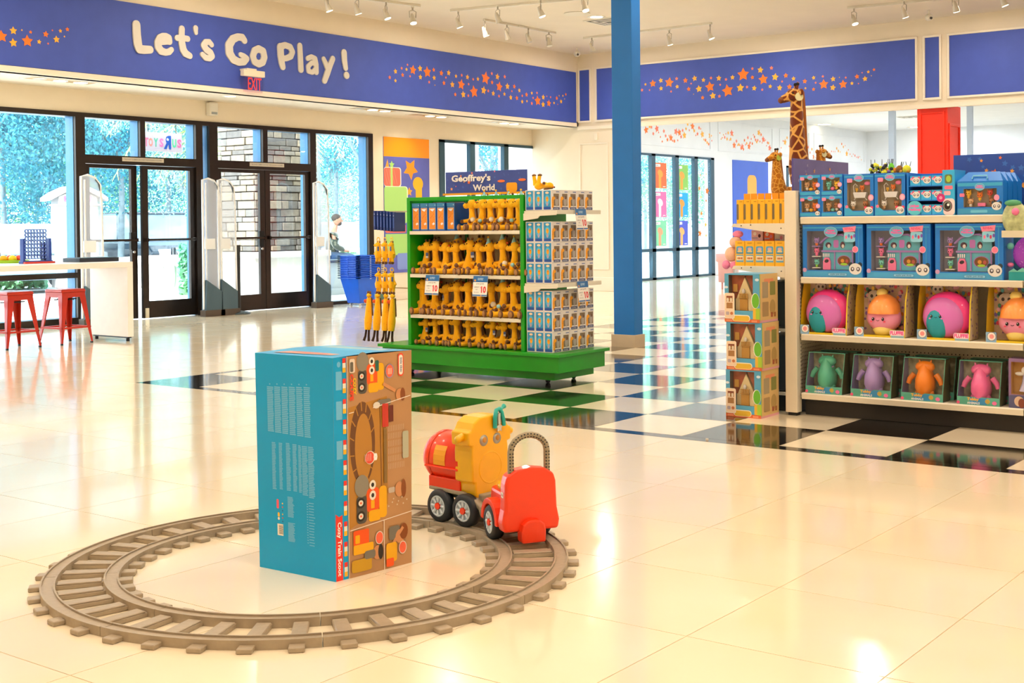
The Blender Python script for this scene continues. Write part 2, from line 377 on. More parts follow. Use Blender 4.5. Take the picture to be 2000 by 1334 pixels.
def leaf(n, x0, x1, hinge_left, ang, handle, vendor):
    hx = x0 if hinge_left else x1; w = x1-x0; s = 1 if hinge_left else -1
    o = struct(bpy.data.objects.new('door_%d' % n, None)); C.objects.link(o); o.location = (hx, WY+.03, .01); o.rotation_euler = (0, 0, ang)
    X = lambda t: s*t
    def bx(name, a, b, z0, z1, y0=-.025, y1=.025, m=FRM, bev=.002):
        a, b = sorted((X(a), X(b))); return MB().box(a, y0, z0, b, y1, z1, m).build(name, o, bev)
    bx('stile', 0, .085, 0, 2.11); bx('stile', w-.095, w, 0, 2.11)
    bx('top_rail', .085, w-.095, 2.06, 2.11); bx('bottom_rail', .085, w-.095, 0, .235)
    bx('pane', .085, w-.095, .235, 2.06, -.004, .004, GL, 0)
    pb = bx('push_bar', .04, w-.04, 1.07, 1.10, -.085, -.055)
    bx('bar_bracket', .03, .06, 1.06, 1.11, -.085, -.02); bx('bar_bracket', w-.06, w-.03, 1.06, 1.11, -.085, -.02)
    if handle: bx('handle_plate', w-.14, w-.05, .95, 1.19, -.06, -.02, M('black_metal', '#15130f', .35, .5)); MB().cyl((X(w-.07), -.03, .92), (X(w-.07), -.05, .92), .018, M('steel', '#b9b4aa', .3, .9)).build('lock_cylinder', o)
    if vendor: bx('foot_latch', w-.075, w-.02, .0, .14, -.045, -.025, M('cream_plate', '#d8cfb8', .4, .3))
    return o
leaf(1, 10.10, 10.97, True, math.radians(5), True, False)
leaf(2, 11.0, 11.89, False, 0, False, True)
leaf(3, 12.28, 13.185, True, 0, True, False)
leaf(4, 13.195, 14.09, False, 0, False, False)
for i, (u0, v0, u1, v1) in enumerate(((239, 308, 320, 318), (488, 320, 555, 327))):
    p, q = at(u0, v0+1, 1, WY-.04), at(u1, v1, 1, WY-.04)
    t = thing('header_plate', ['pale plate with small print over the left double doors', 'pale plate with small print over the right double doors'][i], 'sign', (p.x, WY-.034, q.z), 0, 'door header plates')
    w = q.x-p.x; MB().box(0, -.006, 0, w, 0, .055, M('plate_metal', '#cfc6b6', .4, .3)).build('plate', t)
    a = Art((0, -.006, 0), XX, UP, -YY); a.text('THIS DOOR TO REMAIN UNLOCKED WHEN BUILDING IS OCCUPIED', .03, .018, w-.06, .02, '#6d665c'); a.mb.build('lettering', t)
# second window behind the display, and the windows of the back room
FRMB = M('grey_blue_metal', '#2c4c5e', .35, .3, nscale=20, namt=.05)
def window(n, x0, x1, z0, z1, muls, w=.09, zbar=None):
    o = struct(bpy.data.objects.new('window_%d' % n, None)); C.objects.link(o)
    def bx(name, a, b, c, d, m=FRM):
        MB().box(a, WY-.02, c, b, WY+.08, d, FRMB).build(name, o)
    bx('frame_head', x0, x1, z1-.05, z1); bx('frame_sill', x0, x1, z0, z0+.05)
    ed = [x0]+muls+[x1-w]
    for e in ed: MB().box(e, WY-.02, z0, e+w, WY+.03, z1, FRMB).box(e+w*.1, WY+.03, z0, e+w*.9, WY+.08, z1, FRMB).build('mullion', o)
    for a, b in zip(ed[:-1], ed[1:]): MB().box(a+w, WY+.03, z0+.05, b, WY+.04, z1-.05, GL).build('pane', o)
    if zbar: bx('transom_bar', x0, x1, zbar-.035, zbar+.035)
    return o
window(2, 17.17, 20.24, .6, 2.78, [18.01, 19.0], .14)
window(3, 22.5, 27.08, 0, 2.81, [24.25, 25.27, 26.14], .16, .66)
window(4, 31.0, 33.5, .6, 2.75, [32.2], .12)

# ---------------------------------------------------------------- outdoors
CONC = M('light_concrete', '#d9d9d4', .8, nscale=6, namt=.05, bump=.1)
struct(MB().box(-15, WY+.25, -.10, 60, 22.5, -.02, CONC).build('ground_sidewalk'))
struct(MB().box(-60, 22.5, -.25, 140, 120, -.15, M('pale_asphalt', '#a9adb0', .9, nscale=8, namt=.08, bump=.2)).build('ground_parking_lot'))
STONE = [M('ledge_stone_%d' % i, c, .85, nscale=14, namt=.18, bump=.6) for i, c in enumerate(('#6d6458', '#776c5c', '#605c57', '#807564', '#54504c', '#6f675d'))]
PX0, PX1, PY0, PY1 = 14.45, 15.85, 16.8, 17.75
pil = thing('stone_pillar', 'ledgestone pillar on a smooth concrete plinth outside the doors', 'pillar')
MB().box(PX0+.05, PY0+.05, .8, PX1-.05, PY1-.05, 4.6, M('mortar', '#37322d', .95)).build('core', pil)
MB().box(PX0-.12, PY0-.12, -.03, PX1+.12, PY1+.12, .78, M('plinth_concrete', '#c4c3bb', .7, nscale=5, namt=.05)).build('plinth', pil, .01)
MB().box(PX0-.17, PY0-.17, .74, PX1+.17, PY1+.17, .84, M('plinth_concrete', '')).build('plinth_cap', pil, .015)
rnd = random.Random(3); z = .85
while z < 4.4:
    h = rnd.uniform(.07, .15)
    for face in (0, 1):
        L = (PY1-PY0) if face == 0 else (PX1-PX0); t = 0
        while t < L-.02:
            w = min(rnd.uniform(.16, .46), L-t)
            if L-t-w < .1: w = L-t
            d = rnd.uniform(.0, .035); mt = rnd.choice(STONE); g2 = .006; hh = h*rnd.uniform(.9, 1)
            m = MB()
            if face == 0: m.box(PX0-d, PY0+t+g2, z+g2, PX0+.1, PY0+t+w-g2, z+hh, mt)
            else: m.box(PX0+t+g2, PY0-d, z+g2, PX0+t+w-g2, PY0+.1, z+hh, mt)
            m.build('stone', pil, .008, 1); t += w
    z += h
# trees
def leafmat(name, a, b):
    m = M(name, a, .55, spec=.3); nt = m.node_tree; bs = nt.nodes['Principled BSDF']
    t = nt.nodes.new('ShaderNodeTexCoord'); n = nt.nodes.new('ShaderNodeTexNoise'); n.inputs['Scale'].default_value = 1.4; n.inputs['Detail'].default_value = 5
    r = nt.nodes.new('ShaderNodeValToRGB'); r.color_ramp.elements[0].color = hexc(a); r.color_ramp.elements[1].color = hexc(b); r.color_ramp.elements[0].position = .35; r.color_ramp.elements[1].position = .65
    nt.links.new(t.outputs['Object'], n.inputs['Vector']); nt.links.new(n.outputs['Fac'], r.inputs['Fac']); nt.links.new(r.outputs['Color'], bs.inputs['Base Color'])
    return m
LEAF = leafmat('daylight_tinted_leaves', '#17607c', '#4fa2ac'); LEAF2 = leafmat('pale_leaves', '#5f9a96', '#9cc4b4'); LEAF3 = leafmat('green_leaves', '#3f9068', '#7fbc84')  # teal holds the cyan tint of overexposed daylight, put into the leaf colour
BARK = M('bark', '#6f7f86', .9, nscale=8, namt=.2, bump=.5)
def crown_mesh(seed, mat, n=24000, ls=.036):
    r = random.Random(seed); m = MB(); bl = [(Vector((r.uniform(-.72, .72), r.uniform(-.65, .65), r.uniform(-.6, .75))), r.uniform(.16, .36)) for _ in range(30)]+[(Vector((0, 0, 0)), .6)]
    for _ in range(n):
        c, rad = r.choice(bl); d = Vector((r.gauss(0, 1), r.gauss(0, 1), r.gauss(0, 1))).normalized()
        p = c+d*rad*r.uniform(.72, 1.05); a = Vector((r.gauss(0, 1), r.gauss(0, 1), r.gauss(0, 1))).normalized(); b = a.cross(d+Vector((.01, 0, 0))).normalized(); s = ls*r.uniform(.25, .5)
        m.add([p-a*s, p+b*s*.5, p+a*s, p-b*s*.5], [(0, 1, 2, 3)], mat)
    return m
CR_ = {}
def tree(x, y, h, w, mi, label, seed, cz=.62, trunk=.10):
    mt = (LEAF, LEAF2, LEAF3)[mi]; k = (seed % 3, mi)
    t = thing('leafy_tree', label, 'tree', (x, y, -.2), seed*1.3, 'trees beyond the glass')
    if k not in CR_: o = crown_mesh(k[0]+10*mi, mt).build('crown', t); CR_[k] = o.data
    else: o = bpy.data.objects.new('crown', CR_[k]); C.objects.link(o); o.parent = t
    o.location = (0, 0, h*cz); o.scale = (w/2, w/2, h*(1-cz)*1.05)
    m = MB(); m.tube([(0, 0, 0), (.05, .03, h*.25), (-.05, .05, h*.5), (.1, 0, h*.8)], [trunk, trunk*.8, trunk*.55, trunk*.2], BARK, 8)
    for i in range(5):
        a = i*1.26; m.tube([(0, 0, h*.35), (math.cos(a)*w*.14, math.sin(a)*w*.14, h*.5), (math.cos(a)*w*.3, math.sin(a)*w*.3, h*.68)], [trunk*.5, trunk*.35, trunk*.1], BARK, 6)
    m.build('trunk', t); return t
def gp(u, v): p = at(u, v, 2, -.15); return p.x, p.y
def onv(u, dist):       # point on the ground along a sight line at a given ground distance
    d = ray(u, 470); k = dist/math.hypot(d[0], d[1]); return d[0]*k, d[1]*k
TR = [(-60, 36, 9, 8, 0, .55), (10, 40, 10.5, 6.5, 0, .55), (75, 52, 7, 9, 2, .5), (160, 44, 9, 6.5, 0, .5), (235, 38, 10, 8.5, 0, .5), (330, 48, 9, 9, 0, .55), (375, 33, 6.0, 4.2, 1, .6),
      (410, 60, 12, 11, 2, .5), (655, 46, 9.5, 7, 0, .58), (715, 37, 8.5, 5.5, 0, .6), (650, 62, 8, 7, 1, .5), (900, 50, 9, 7, 0, .55), (960, 44, 9, 7, 0, .55), (1040, 60, 10, 9, 0, .55),
      (1260, 70, 10, 9, 0, .5), (1310, 62, 9, 8, 2, .5), (1360, 75, 11, 10, 1, .5), (-160, 45, 10, 10, 0, .5), (100, 75, 6.5, 14, 0, .5), (300, 80, 7.5, 14, 0, .5), (480, 85, 7, 14, 0, .5), (690, 85, 7, 13, 0, .5)]
TL = ['tall teal-lit tree at the left edge of the big pane', 'large teal-lit tree behind the parked cars at left', 'green tree low behind the kiosk roof', 'dense tree directly above the white kiosk', 'broad teal-lit tree over the left door leaf', 'dark bushy tree over the right door leaf', 'small pale bare-looking tree behind the parked car',
      'light green tree between the two door pairs', 'teal-lit tree beside the stone pillar', 'teal-lit tree leaning over the white car', 'pale tree far behind the white car', 'tree left in the window behind the toy display', 'tree at centre in the window behind the toy display', 'tree right in the window behind the toy display',
      'tree behind the posters, nearest the blue column', 'green tree behind the posters', 'pale tree behind the starred pane', 'tree beyond the left frame edge', 'backdrop tree far behind the kiosk', 'backdrop tree far behind the doors', 'backdrop tree far behind the pillar', 'backdrop tree far behind the white car']
for i, ((u, d, h, w, mi, cz), lb) in enumerate(zip(TR, TL)):
    x, y = onv(u, d); tree(x, y, h, w, mi, lb, i, cz)
def palm(u, d, h, label, r=1.5):
    x, y = onv(u, d); t = thing('palm_tree', label, 'palm tree', (x, y, -.1), 0, 'palms outside'); rr = random.Random(u)
    MB().tube([(0, 0, 0), (.05, 0, h*.5), (0, 0, h)], [.10, .08, .09], BARK, 8).build('trunk', t)
    PG = M('palm_green', '#a9c65a', .5, nscale=6, namt=.2)
    for i in range(22):
        a = i*2.4+rr.random(); e = rr.uniform(-.2, 1.1); m = MB(); pts = []
        for k in range(7):
            s = k/6*r; pts.append(Vector((math.cos(a)*s*math.cos(e*.6), math.sin(a)*s*math.cos(e*.6), h+s*math.sin(e)-.45*s*s)))
        m.tube(pts, [.018, .016, .014, .012, .01, .008, .004], PG, 5)
        sd = Vector((-math.sin(a), math.cos(a), 0))
        for k in range(1, 7):
            for q in (0, .33, .66):
                p = pts[k-1].lerp(pts[k], q); fw = (pts[k]-pts[k-1]).normalized()
                for sg in (-1, 1):
                    e2 = p+(sd*sg*.8+fw*.7)*.34*(1-abs(k-3)/6)+Vector((0, 0, -.08)); m.add([p-fw*.015, p+fw*.015, e2], [(0, 1, 2)], PG)
        m.build('frond', t)
palm(386, 27, 4.1, 'yellow green palm hanging behind the transom sign', 1.9); palm(618, 29, 3.9, 'yellow green palm right of the stone pillar', 1.6); palm(404, 33, 3.9, 'palm glimpsed between the two pairs of doors', 1.8)
# cars
def car(name, label, x, y, rz, L, Wd, H, body, suv=False, group='parked cars', grille=False):
    t = thing(name, label, 'car', (x, y, -.15), rz, group); GLS = M('car_glass', '#8fa6b8', .15); TY = M('tyre', '#20252a', .8); b = body
    w = Wd/2; hb = H*.56
    prof = [(-L/2, .35), (-L/2, hb*.85), (-L*.36, hb) if not suv else (-L*.47, hb), (L*.22, hb), (L*.44, hb*.9), (L/2, hb*.72), (L/2, .3), (-L/2, .3)]
    MB().prism(prof, (0, -w, 0), XX, UP, YY, Wd, b).build('body', t, .07, 3)
    cab = [(-L*.40, hb), (-L*.28, H), (L*.06, H), (L*.22, hb)] if not suv else [(-L*.46, hb), (-L*.43, H), (L*.08, H), (L*.21, hb)]
    MB().prism(cab, (0, -w*.9, 0), XX, UP, YY, Wd*.9, GLS).build('windows', t, .05, 2)
    MB().prism([(cab[1][0]-.04, H-.04), (cab[1][0], H+.03), (cab[2][0], H+.03), (cab[2][0]+.08, H-.04)], (0, -w*.88, 0), XX, UP, YY, Wd*.88, b).build('roof', t, .03, 2)
    for px_ in (-.08, .02): MB().box(L*px_, -w*.905, hb, L*px_+.07, w*.905, H, b).build('window_pillar', t)
    for sx in (-L*.31, L*.31):
        for sy in (-1, 1):
            wh = MB().cyl((sx, sy*(w-.2), .33), (sx, sy*(w+.01), .33), .33, TY, n=20).build('wheel', t); MB().cyl((sx, sy*(w+.0), .33), (sx, sy*(w+.02), .33), .2, M('rim', '#c8ccd0', .3, .8), n=12).build('hubcap', wh)
    m = MB()
    for sy in (-1, 1): m.box(L/2-.08, sy*w*.62-.16, hb*.62, L/2+.01, sy*w*.62+.16, hb*.80, M('headlamp', '#dfe9ee', .1))
    m.build('headlamps', t)
    MB().box(L/2-.05, -w*.98, .32, L/2+.06, w*.98, .56, b if grille is False else M('chrome', '#c9d2d8', .2, .8)).build('bumper', t, .02)
    if grille:
        g_ = MB().box(L/2-.02, -w*.42, hb*.52, L/2+.02, w*.42, hb*.84, M('grille_dark', '#0a161e', .5)).build('grille', t)
        m = MB(); CHR = M('chrome', '#c9d2d8', .2, .8)
        for q in range(9): yq = -w*.4+q*w*.1; m.box(L/2+.02, yq-.008, hb*.53, L/2+.03, yq+.008, hb*.83, CHR)
        for sg in (-1, 1): m.prism([(sg*w*.28-.05, hb*.84), (sg*w*.28+.05, hb*.84), (sg*w*.16+.05, hb*.52), (sg*w*.16-.05, hb*.52)], (L/2+.02, 0, 0), YY, UP, XX, .03, CHR)
        m.build('grille_bars', g_)
        m = MB(); m.lathe([(.075, .0), (.10, .0), (.10, .03), (.075, .03), (.075, .0)], CHR, 20, (L/2+.03, 0, hb*.70), 'x'); m.box(L/2+.03, -.13, hb*.70-.025, L/2+.06, .13, hb*.70+.025, CHR); m.build('badge', g_)
    return t
NB = M('car_dark_teal', '#0c2636', .25, .3, coat=.5); WB = M('car_white', '#e8ecee', .3, coat=.5); SB = M('car_silver', '#aebfca', .3, .3, coat=.5); RB = M('car_grey', '#8ea0ac', .3, .3, coat=.4)
def towards(x, y): return math.atan2(-y, -x)
x, y = onv(296, 39.5); car('parked_suv', 'dark blue pickup-fronted car facing the doors with chrome grille', x, y, towards(x, y)+.38, 4.9, 1.95, 1.85, NB, True, grille=True)
x, y = onv(322, 47); car('parked_suv', 'pale suv parked sideways behind the dark blue car', x, y, towards(x, y)+1.3, 4.6, 1.85, 1.7, SB, True)
x, y = onv(694, 36); car('parked_sedan', 'white car parked right behind the sitting man', x, y, towards(x, y)+1.15, 4.7, 1.85, 1.5, WB)
x, y = onv(45, 40); car('parked_sedan', 'white car parked behind the blue game frame', x, y, towards(x, y)-1.2, 4.6, 1.85, 1.45, WB)
x, y = onv(12, 31); car('parked_sedan', 'grey car parked behind the counter at the left edge', x, y, towards(x, y)-1.35, 4.6, 1.85, 1.5, RB)
x, y = onv(905, 40); car('parked_sedan', 'silver car far outside behind the toy display', x, y, 1.2, 4.6, 1.85, 1.45, SB)
x, y = onv(430, 50); car('parked_sedan', 'white car seen between the two double doors', x, y, 2.2, 4.6, 1.85, 1.45, WB)
# kiosk, planter, hedge, bench
x, y = onv(146, 30.5); KW = M('kiosk_white', '#a8a09c', .6, nscale=6, namt=.03)
k = thing('ticket_kiosk', 'white advertising kiosk with curved roof and pink sign', 'kiosk', (x, y, -.03), towards(x, y)+PI/2+.25)
MB().box(-.43, -.3, 0, .43, .3, 1.85, KW).build('body', k, .01); MB().box(-.46, -.33, 1.80, .46, .33, 1.84, KW).build('cornice', k)
pts = [(-.62, 1.98), (-.45, 2.1), (-.2, 2.22), (0, 2.26), (.2, 2.22), (.45, 2.1), (.62, 1.98), (.62, 1.9), (.44, 2.0), (.18, 2.13), (0, 2.17), (-.18, 2.13), (-.44, 2.0), (-.62, 1.9)]
MB().prism(pts, (0, -.42, 0), XX, UP, YY, .84, KW).build('curved_roof', k); MB().prism([(-.42, 1.84), (.42, 1.84), (.4, 2.0), (0, 2.17), (-.4, 2.0)], (0, -.31, 0), XX, UP, YY, .62, KW).build('gable', k)
a = Art((0, -.312, 0), XX, UP, -YY); a.rr(-.3, 1.88, .6, .13, .03, '#a86a90'); a.text('CINDERELLA', -.26, 1.915, .52, .06, '#5a2f58'); a.mb.build('sign_panel', k)
a = Art((0, -.302, 0), XX, UP, -YY); a.rect(-.34, .35, .68, 1.35, '#b8b2ae'); a.ell(-.12, 1.45, .06, .08, '#80604c'); a.ell(-.12, 1.1, .09, .3, '#c8a8a8'); a.ell(.14, .7, .1, .12, '#dca0ae'); a.mb.build('poster', k)
x, y = onv(345, 27.5); pt = thing('round_planter', 'scalloped round concrete planter outside the right door leaf', 'planter', (x, y, -.05))
MB().lathe([(1.25, 0), (1.25, .12), (1.05, .14), (1.0, .55), (1.12, .6), (1.12, .72), (.9, .74), (.9, .6), (0, .6)], CONC, 40).build('basin', pt)
m = MB()
for i in range(30): a_ = i*2*PI/30; m.ball((1.06*math.cos(a_), 1.06*math.sin(a_), .38), (.06, .06, .24), CONC, 8, 6)
m.build('scallops', pt)
def hedge(u0, u1, dist, h, label, mat):
    x0, y0 = onv(u0, dist); x1, y1 = onv(u1, dist); L = math.hypot(x1-x0, y1-y0); r = random.Random(u0+5); m = MB()
    for _ in range(2600):
        p = Vector((r.uniform(0, L), r.uniform(-.5, .5), r.uniform(0, h))); a_ = Vector((r.gauss(0, 1), r.gauss(0, 1), r.gauss(0, 1))).normalized(); b_ = a_.orthogonal().normalized(); s_ = .09
        m.add([p-a_*s_, p+b_*s_*.6, p+a_*s_, p-b_*s_*.6], [(0, 1, 2, 3)], mat)
    o = m.build('clipped_hedge', loc=(x0, y0, -.1)); o.rotation_euler = (0, 0, math.atan2(y1-y0, x1-x0)); return tag(o, label, 'hedge', 'hedges outside')
hedge(-60, 90, 33, 1.0, 'low green hedge behind the counter at left', LEAF3); hedge(352, 402, 26, 1.0, 'green bush above the planter beside the door', LEAF3); hedge(628, 700, 31, .7, 'low hedge behind the sitting man', LEAF3)
x, y = 17.15, 17.75; bn = thing('outdoor_bench_wall', 'grey block planter wall with black top in front of the sitting man', 'bench', (x, y, -.02), 0)
MB().box(-.75, -.2, 0, .14, .2, .60, M('bench_grey', '#8f979b', .7, nscale=5, namt=.05)).build('block', bn, .01); MB().box(-.8, -.26, .60, .75, .26, .65, M('bench_black', '#20242a', .4)).build('top_slab', bn, .005); MB().box(-.8, -.26, 0, .28, .25, .12, M('bench_grey', '')).build('footing', bn, .01)
# the sitting man outside
def figure(name, loc, rz, label):
    t = thing(name, label, 'person', loc, rz)
    SK = M('skin', '#8a5f4a', .6); JK = spots('camo_jacket', '#1c2822', '#4d5044', 14, .32); JN = M('jeans', '#15304a', .8, nscale=40, namt=.1); HR = M('dark_hair', '#2a211d', .8)
    def skin(nm, verts, edges, rad, mat, sub=2):
        me = bpy.data.meshes.new(nm); me.from_pydata(verts, edges, []); me.materials.append(mat); o = bpy.data.objects.new(nm, me); C.objects.link(o); o.parent = t
        sm = o.modifiers.new('skin', 'SKIN'); sm.use_smooth_shade = True; ld = me.skin_vertices[0].data if me.skin_vertices else None
        if ld is None: bm = bmesh.new(); bm.from_mesh(me); bm.verts.layers.skin.verify(); bm.to_mesh(me); bm.free(); ld = me.skin_vertices[0].data
        for i, r in enumerate(rad): ld[i].radius = (r, r) if not isinstance(r, tuple) else r; ld[i].use_root = i == 0
        s_ = o.modifiers.new('sub', 'SUBSURF'); s_.levels = 1; s_.render_levels = sub; return o
    # facing +X, sitting: pelvis at seat height .55
    V = [(0, 0, .62), (-.02, 0, .82), (.02, 0, 1.02), (.05, 0, 1.16), (.08, 0, 1.24), (.04, .17, 1.10), (.06, .23, .86), (.28, .14, .74), (.04, -.17, 1.10), (.06, -.23, .86), (.28, -.14, .74), (.38, .06, .73), (.38, -.06, .73), (.11, 0, 1.33)]
    E_ = [(0, 1), (1, 2), (2, 3), (3, 4), (3, 5), (5, 6), (6, 7), (3, 8), (8, 9), (9, 10), (7, 11), (10, 12), (4, 13)]
    skin('body', V, E_, [.09, .09, .09, .08, .052, .05, .04, .035, .05, .04, .035, .03, .03, .05], SK)
    skin('jacket', V[:4]+V[5:11], [(0, 1), (1, 2), (2, 3), (3, 4), (4, 5), (5, 6), (3, 7), (7, 8), (8, 9)], [(.18, .14), (.18, .14), (.20, .15), (.17, .14), .11, .08, .06, .11, .08, .06], JK)
    skin('trousers', [(0, 0, .64), (.02, .1, .63), (.45, .12, .62), (.38, .12, .12), (.02, -.1, .63), (.47, -.12, .62), (.52, -.12, .12)], [(0, 1), (1, 2), (2, 3), (0, 4), (4, 5), (5, 6)], [.13, .1, .075, .055, .1, .075, .055], JN)
    m = MB(); m.ball((.13, 0, 1.42), (.1, .078, .125), SK, 16, 12); m.ball((.235, 0, 1.40), (.022, .014, .022), SK, 8, 6)
    for s_ in (-1, 1): m.ball((.12, s_*.08, 1.41), (.02, .01, .03), SK, 8, 6); m.ball((.215, s_*.03, 1.43), .010, HR, 8, 6)
    m.box(.215, -.022, 1.352, .226, .022, 1.358, M('lips', '#8d5a50', .5)); m.build('head', t)
    MB().ball((.105, 0, 1.465), (.108, .084, .095), HR, 16, 10).build('hair', t); MB().ball((.165, 0, 1.35), (.066, .06, .06), HR, 12, 8).build('beard', t)
    for s_, fx in ((1, .4), (-1, .54)): MB().ball((fx+.03, s_*.12, .06), (.13, .045, .055), M('shoe', '#23303c', .6), 12, 8).build('shoe', t)
    for s_ in (-1, 1):
        m = MB(); m.ball((.33, s_*.1, .735), (.05, .035, .02), SK, 10, 6)
        for q in range(4): m.tube([(.36, s_*(.075+q*.016), .74), (.395, s_*(.07+q*.016), .735), (.42-.004*abs(q-1), s_*(.068+q*.015), .715)], [.0085, .008, .006], SK, 6)
        m.tube([(.32, s_*.07, .74), (.35, s_*.05, .745), (.375, s_*.045, .735)], [.010, .009, .007], SK, 6); m.build('hand', t)
    return t
x, y = 20.0, 20.75; MB().box(x-.5, y-.28, -.02, x+.45, y+.22, .52, M('bench_grey', '')).build('bench_block', tag(thing('street_bench', 'low grey bench block under the sitting man', 'bench'))); figure('person', (x, y, -.02), -.75, 'bearded man in camouflage hoodie and jeans sitting outside in profile')

AC = M('arcade_stucco', '#d8ccc4', .8, nscale=4, namt=.04)
for (u0, u1, lb) in ((846, 936, 'pale stucco column outside behind the left pane of the second window'), (1008, 1085, 'pale stucco column outside behind the right pane of the second window')):
    p, q = at(u0, 400, 1, 17.6), at(u1, 400, 1, 17.6); t = thing('arcade_column', lb, 'column', (p.x, 17.6, -.03), 0, 'stucco columns outside')
    MB().box(0, 0, 0, q.x-p.x, .5, 3.6, AC).build('shaft', t, .01); MB().box(-.06, -.06, 0, q.x-p.x+.06, .56, .4, AC).build('base', t, .01)
# sign seen through the transom
t = thing('hanging_sign', 'pastel lettered sign board hanging outside behind the transom glass', 'sign')
p = at(279, 257, 1, 15.9); q = at(356, 298, 1, 15.9); w, h = q.x-p.x, p.z-q.z
MB().box(p.x, 15.9, q.z, q.x, 15.93, p.z, M('sign_cream', '#b8a8ac', .5)).build('board', t, .004)
for xx in (p.x+.1, q.x-.1): MB().cyl((xx, 15.915, p.z), (xx, 15.915, p.z+.8), .006, FRM, n=6).build('hanger', t)
a = Art((p.x, 15.899, q.z), XX, UP, -YY, .001)
for ch, xx, c_ in zip('TOYSRUS', [.03, .14, .27, .41, .52, .74, .87], ['#e06a80', '#e08068', '#4aa884', '#e06a98', '#164a98', '#4ab880', '#e0608c']):
    if ch == 'R': a.text(ch, w*xx, h*.14, w*.19, h*.72, c_, bold=.05, mirror=True); a.star(w*(xx+.10), h*.66, h*.09, '#ffffff')
    else: a.text(ch, w*xx, h*.24, w*.105, h*.46, c_, bold=.04)
a.mb.build('lettering', t)
# ---------------------------------------------------------------- fascia decorations
OR, YE, PK = M('star_orange', '#ff7a1e', .5, nscale=9, namt=.03), M('star_yellow', '#ffb234', .5, nscale=9, namt=.03), M('star_pink', '#ff7f5f', .5, nscale=9, namt=.03)
SC_ = {'o': OR, 'y': YE, 'p': PK}
BAND_A = "8,187,30,o;-40,160,26,o;68,158,20,y;68,220,22,y;112,155,5,y;140,211,30,o;157,165,9,o;201,215,12,y;235,176,16,o;247,224,6,p;269,156,5,p;290,203,18,y;310,159,10,y;331,188,5,y;346,151,11,o"
BAND_B = "218,540,14,p;258,498,18,y;258,563,13,y;301,476,11,p;308,523,15,o;335,484,12,y;342,452,9,p;360,532,9,p;380,488,32,o;430,478,22,y;432,538,18,y;480,503,38,o;525,487,15,o;528,543,17,y;493,573,11,p;533,594,5,y;578,510,20,o;629,508,20,y;610,541,9,p;596,579,16,o;655,590,22,y;680,531,14,y;720,525,12,p;717,590,36,o;760,538,18,y;768,587,10,p;800,553,11,p;833,551,15,y;675,659,14,o;731,659,24,y;766,667,12,p;806,640,42,o;886,545,44,o;873,630,28,y;932,575,15,o;930,513,12,p;905,634,12,p;940,652,18,y;969,535,22,y;982,605,34,o;980,670,12,p;1018,656,14,y;1020,535,14,p;1039,602,22,y;1070,636,8,p;1062,680,18,y;1087,603,16,o;1105,684,16,o;1122,631,15,y;1142,668,10,p;1142,709,14,y;1172,660,16,o;1175,706,9,y;1209,649,12,y;1209,721,13,p;1218,683,9,p;1245,648,10,p;1250,703,34,o;1289,678,18,y;1288,729,20,y;1314,672,6,p;1328,720,24,o;1340,678,8,p;1364,718,10,y;1383,685,14,o;1390,728,5,p;1400,668,6,y;1413,708,15,y;1426,668,8,y;1438,690,5,y;1446,658,10,o"
BAND_C = "135,440,8,p;152,412,7,y;188,408,18,o;172,440,5,p;227,393,12,y;228,432,11,y;268,403,24,o;277,447,6,p;304,384,9,p;307,423,10,y;347,393,13,o;375,408,5,p;363,435,11,o;392,383,14,y;413,434,17,y;387,460,3,y;435,391,11,y;472,381,8,p;431,477,10,o;467,424,25,o;481,468,17,y;510,382,14,y;513,470,9,p;517,414,6,p;545,388,8,p;553,443,30,o;577,378,12,y;615,429,20,y;629,364,31,o;648,425,8,p;674,335,8,p;674,378,10,o;683,431,13,y;713,342,16,y;722,438,7,p;727,388,25,o;761,422,10,y;767,332,10,p;785,376,18,y;807,429,14,y;819,398,6,p;837,369,12,o;855,424,13,o;875,384,11,y;895,407,9,o;895,438,10,y;930,397,12,o;933,431,6,y;973,380,10,y;973,436,9,o;983,404,6,p;1018,373,7,p;1022,412,24,o;1068,386,13,y;1067,428,15,y;1099,378,3,y;1117,412,21,o;1130,379,6,p;1160,407,9,y;1185,374,12,o;1192,408,4,p;1210,355,4,p;1224,385,13,y;1240,351,8,y;1255,370,3,y;1268,340,8,o;80,430,10,o;60,400,14,y;110,400,12,o"
def starmesh(col, r, U, V, N, rot): return MB().prism([((r if i % 2 == 0 else r*.52)*math.sin(PI*i/5+rot), (r if i % 2 == 0 else r*.52)*math.cos(PI*i/5+rot)) for i in range(10)], (0, 0, 0), U, V, N, .003, SC_[col])
def band(data, scale, ou, ov, ax, val, name, label):
    t = thing(name, label, 'stars', (0, 0, 0), 0, 'strings of star decals on the blue bands'); rr = random.Random(4)
    for s in data.split(';'):
        x, y, r, c_ = s.split(','); x, y, r = float(x), float(y), float(r)
        p = at(ou+x/scale, ov+y/scale, ax, val); q = at(ou+x/scale, ov+(y-r)/scale, ax, val); R = (q-p).length*1.08
        U, N = (XX, -YY) if ax == 1 else (-YY, -XX)
        starmesh(c_, R, U, UP, N, rr.uniform(-.2, .2)).build('star', t, loc=p)
band(BAND_A, 2.632, 0, 0, 1, 13.984, 'star_decals', 'orange and yellow stars left of the white lettering')
band(BAND_B, 3.571, 700, 0, 1, 13.984, 'star_decals', 'long trail of orange and yellow stars right of the white lettering')
band(BAND_C, 2.5, 1200, 0, 0, 19.884, 'star_decals', 'trail of orange stars on the blue panel behind the tall toy giraffe')
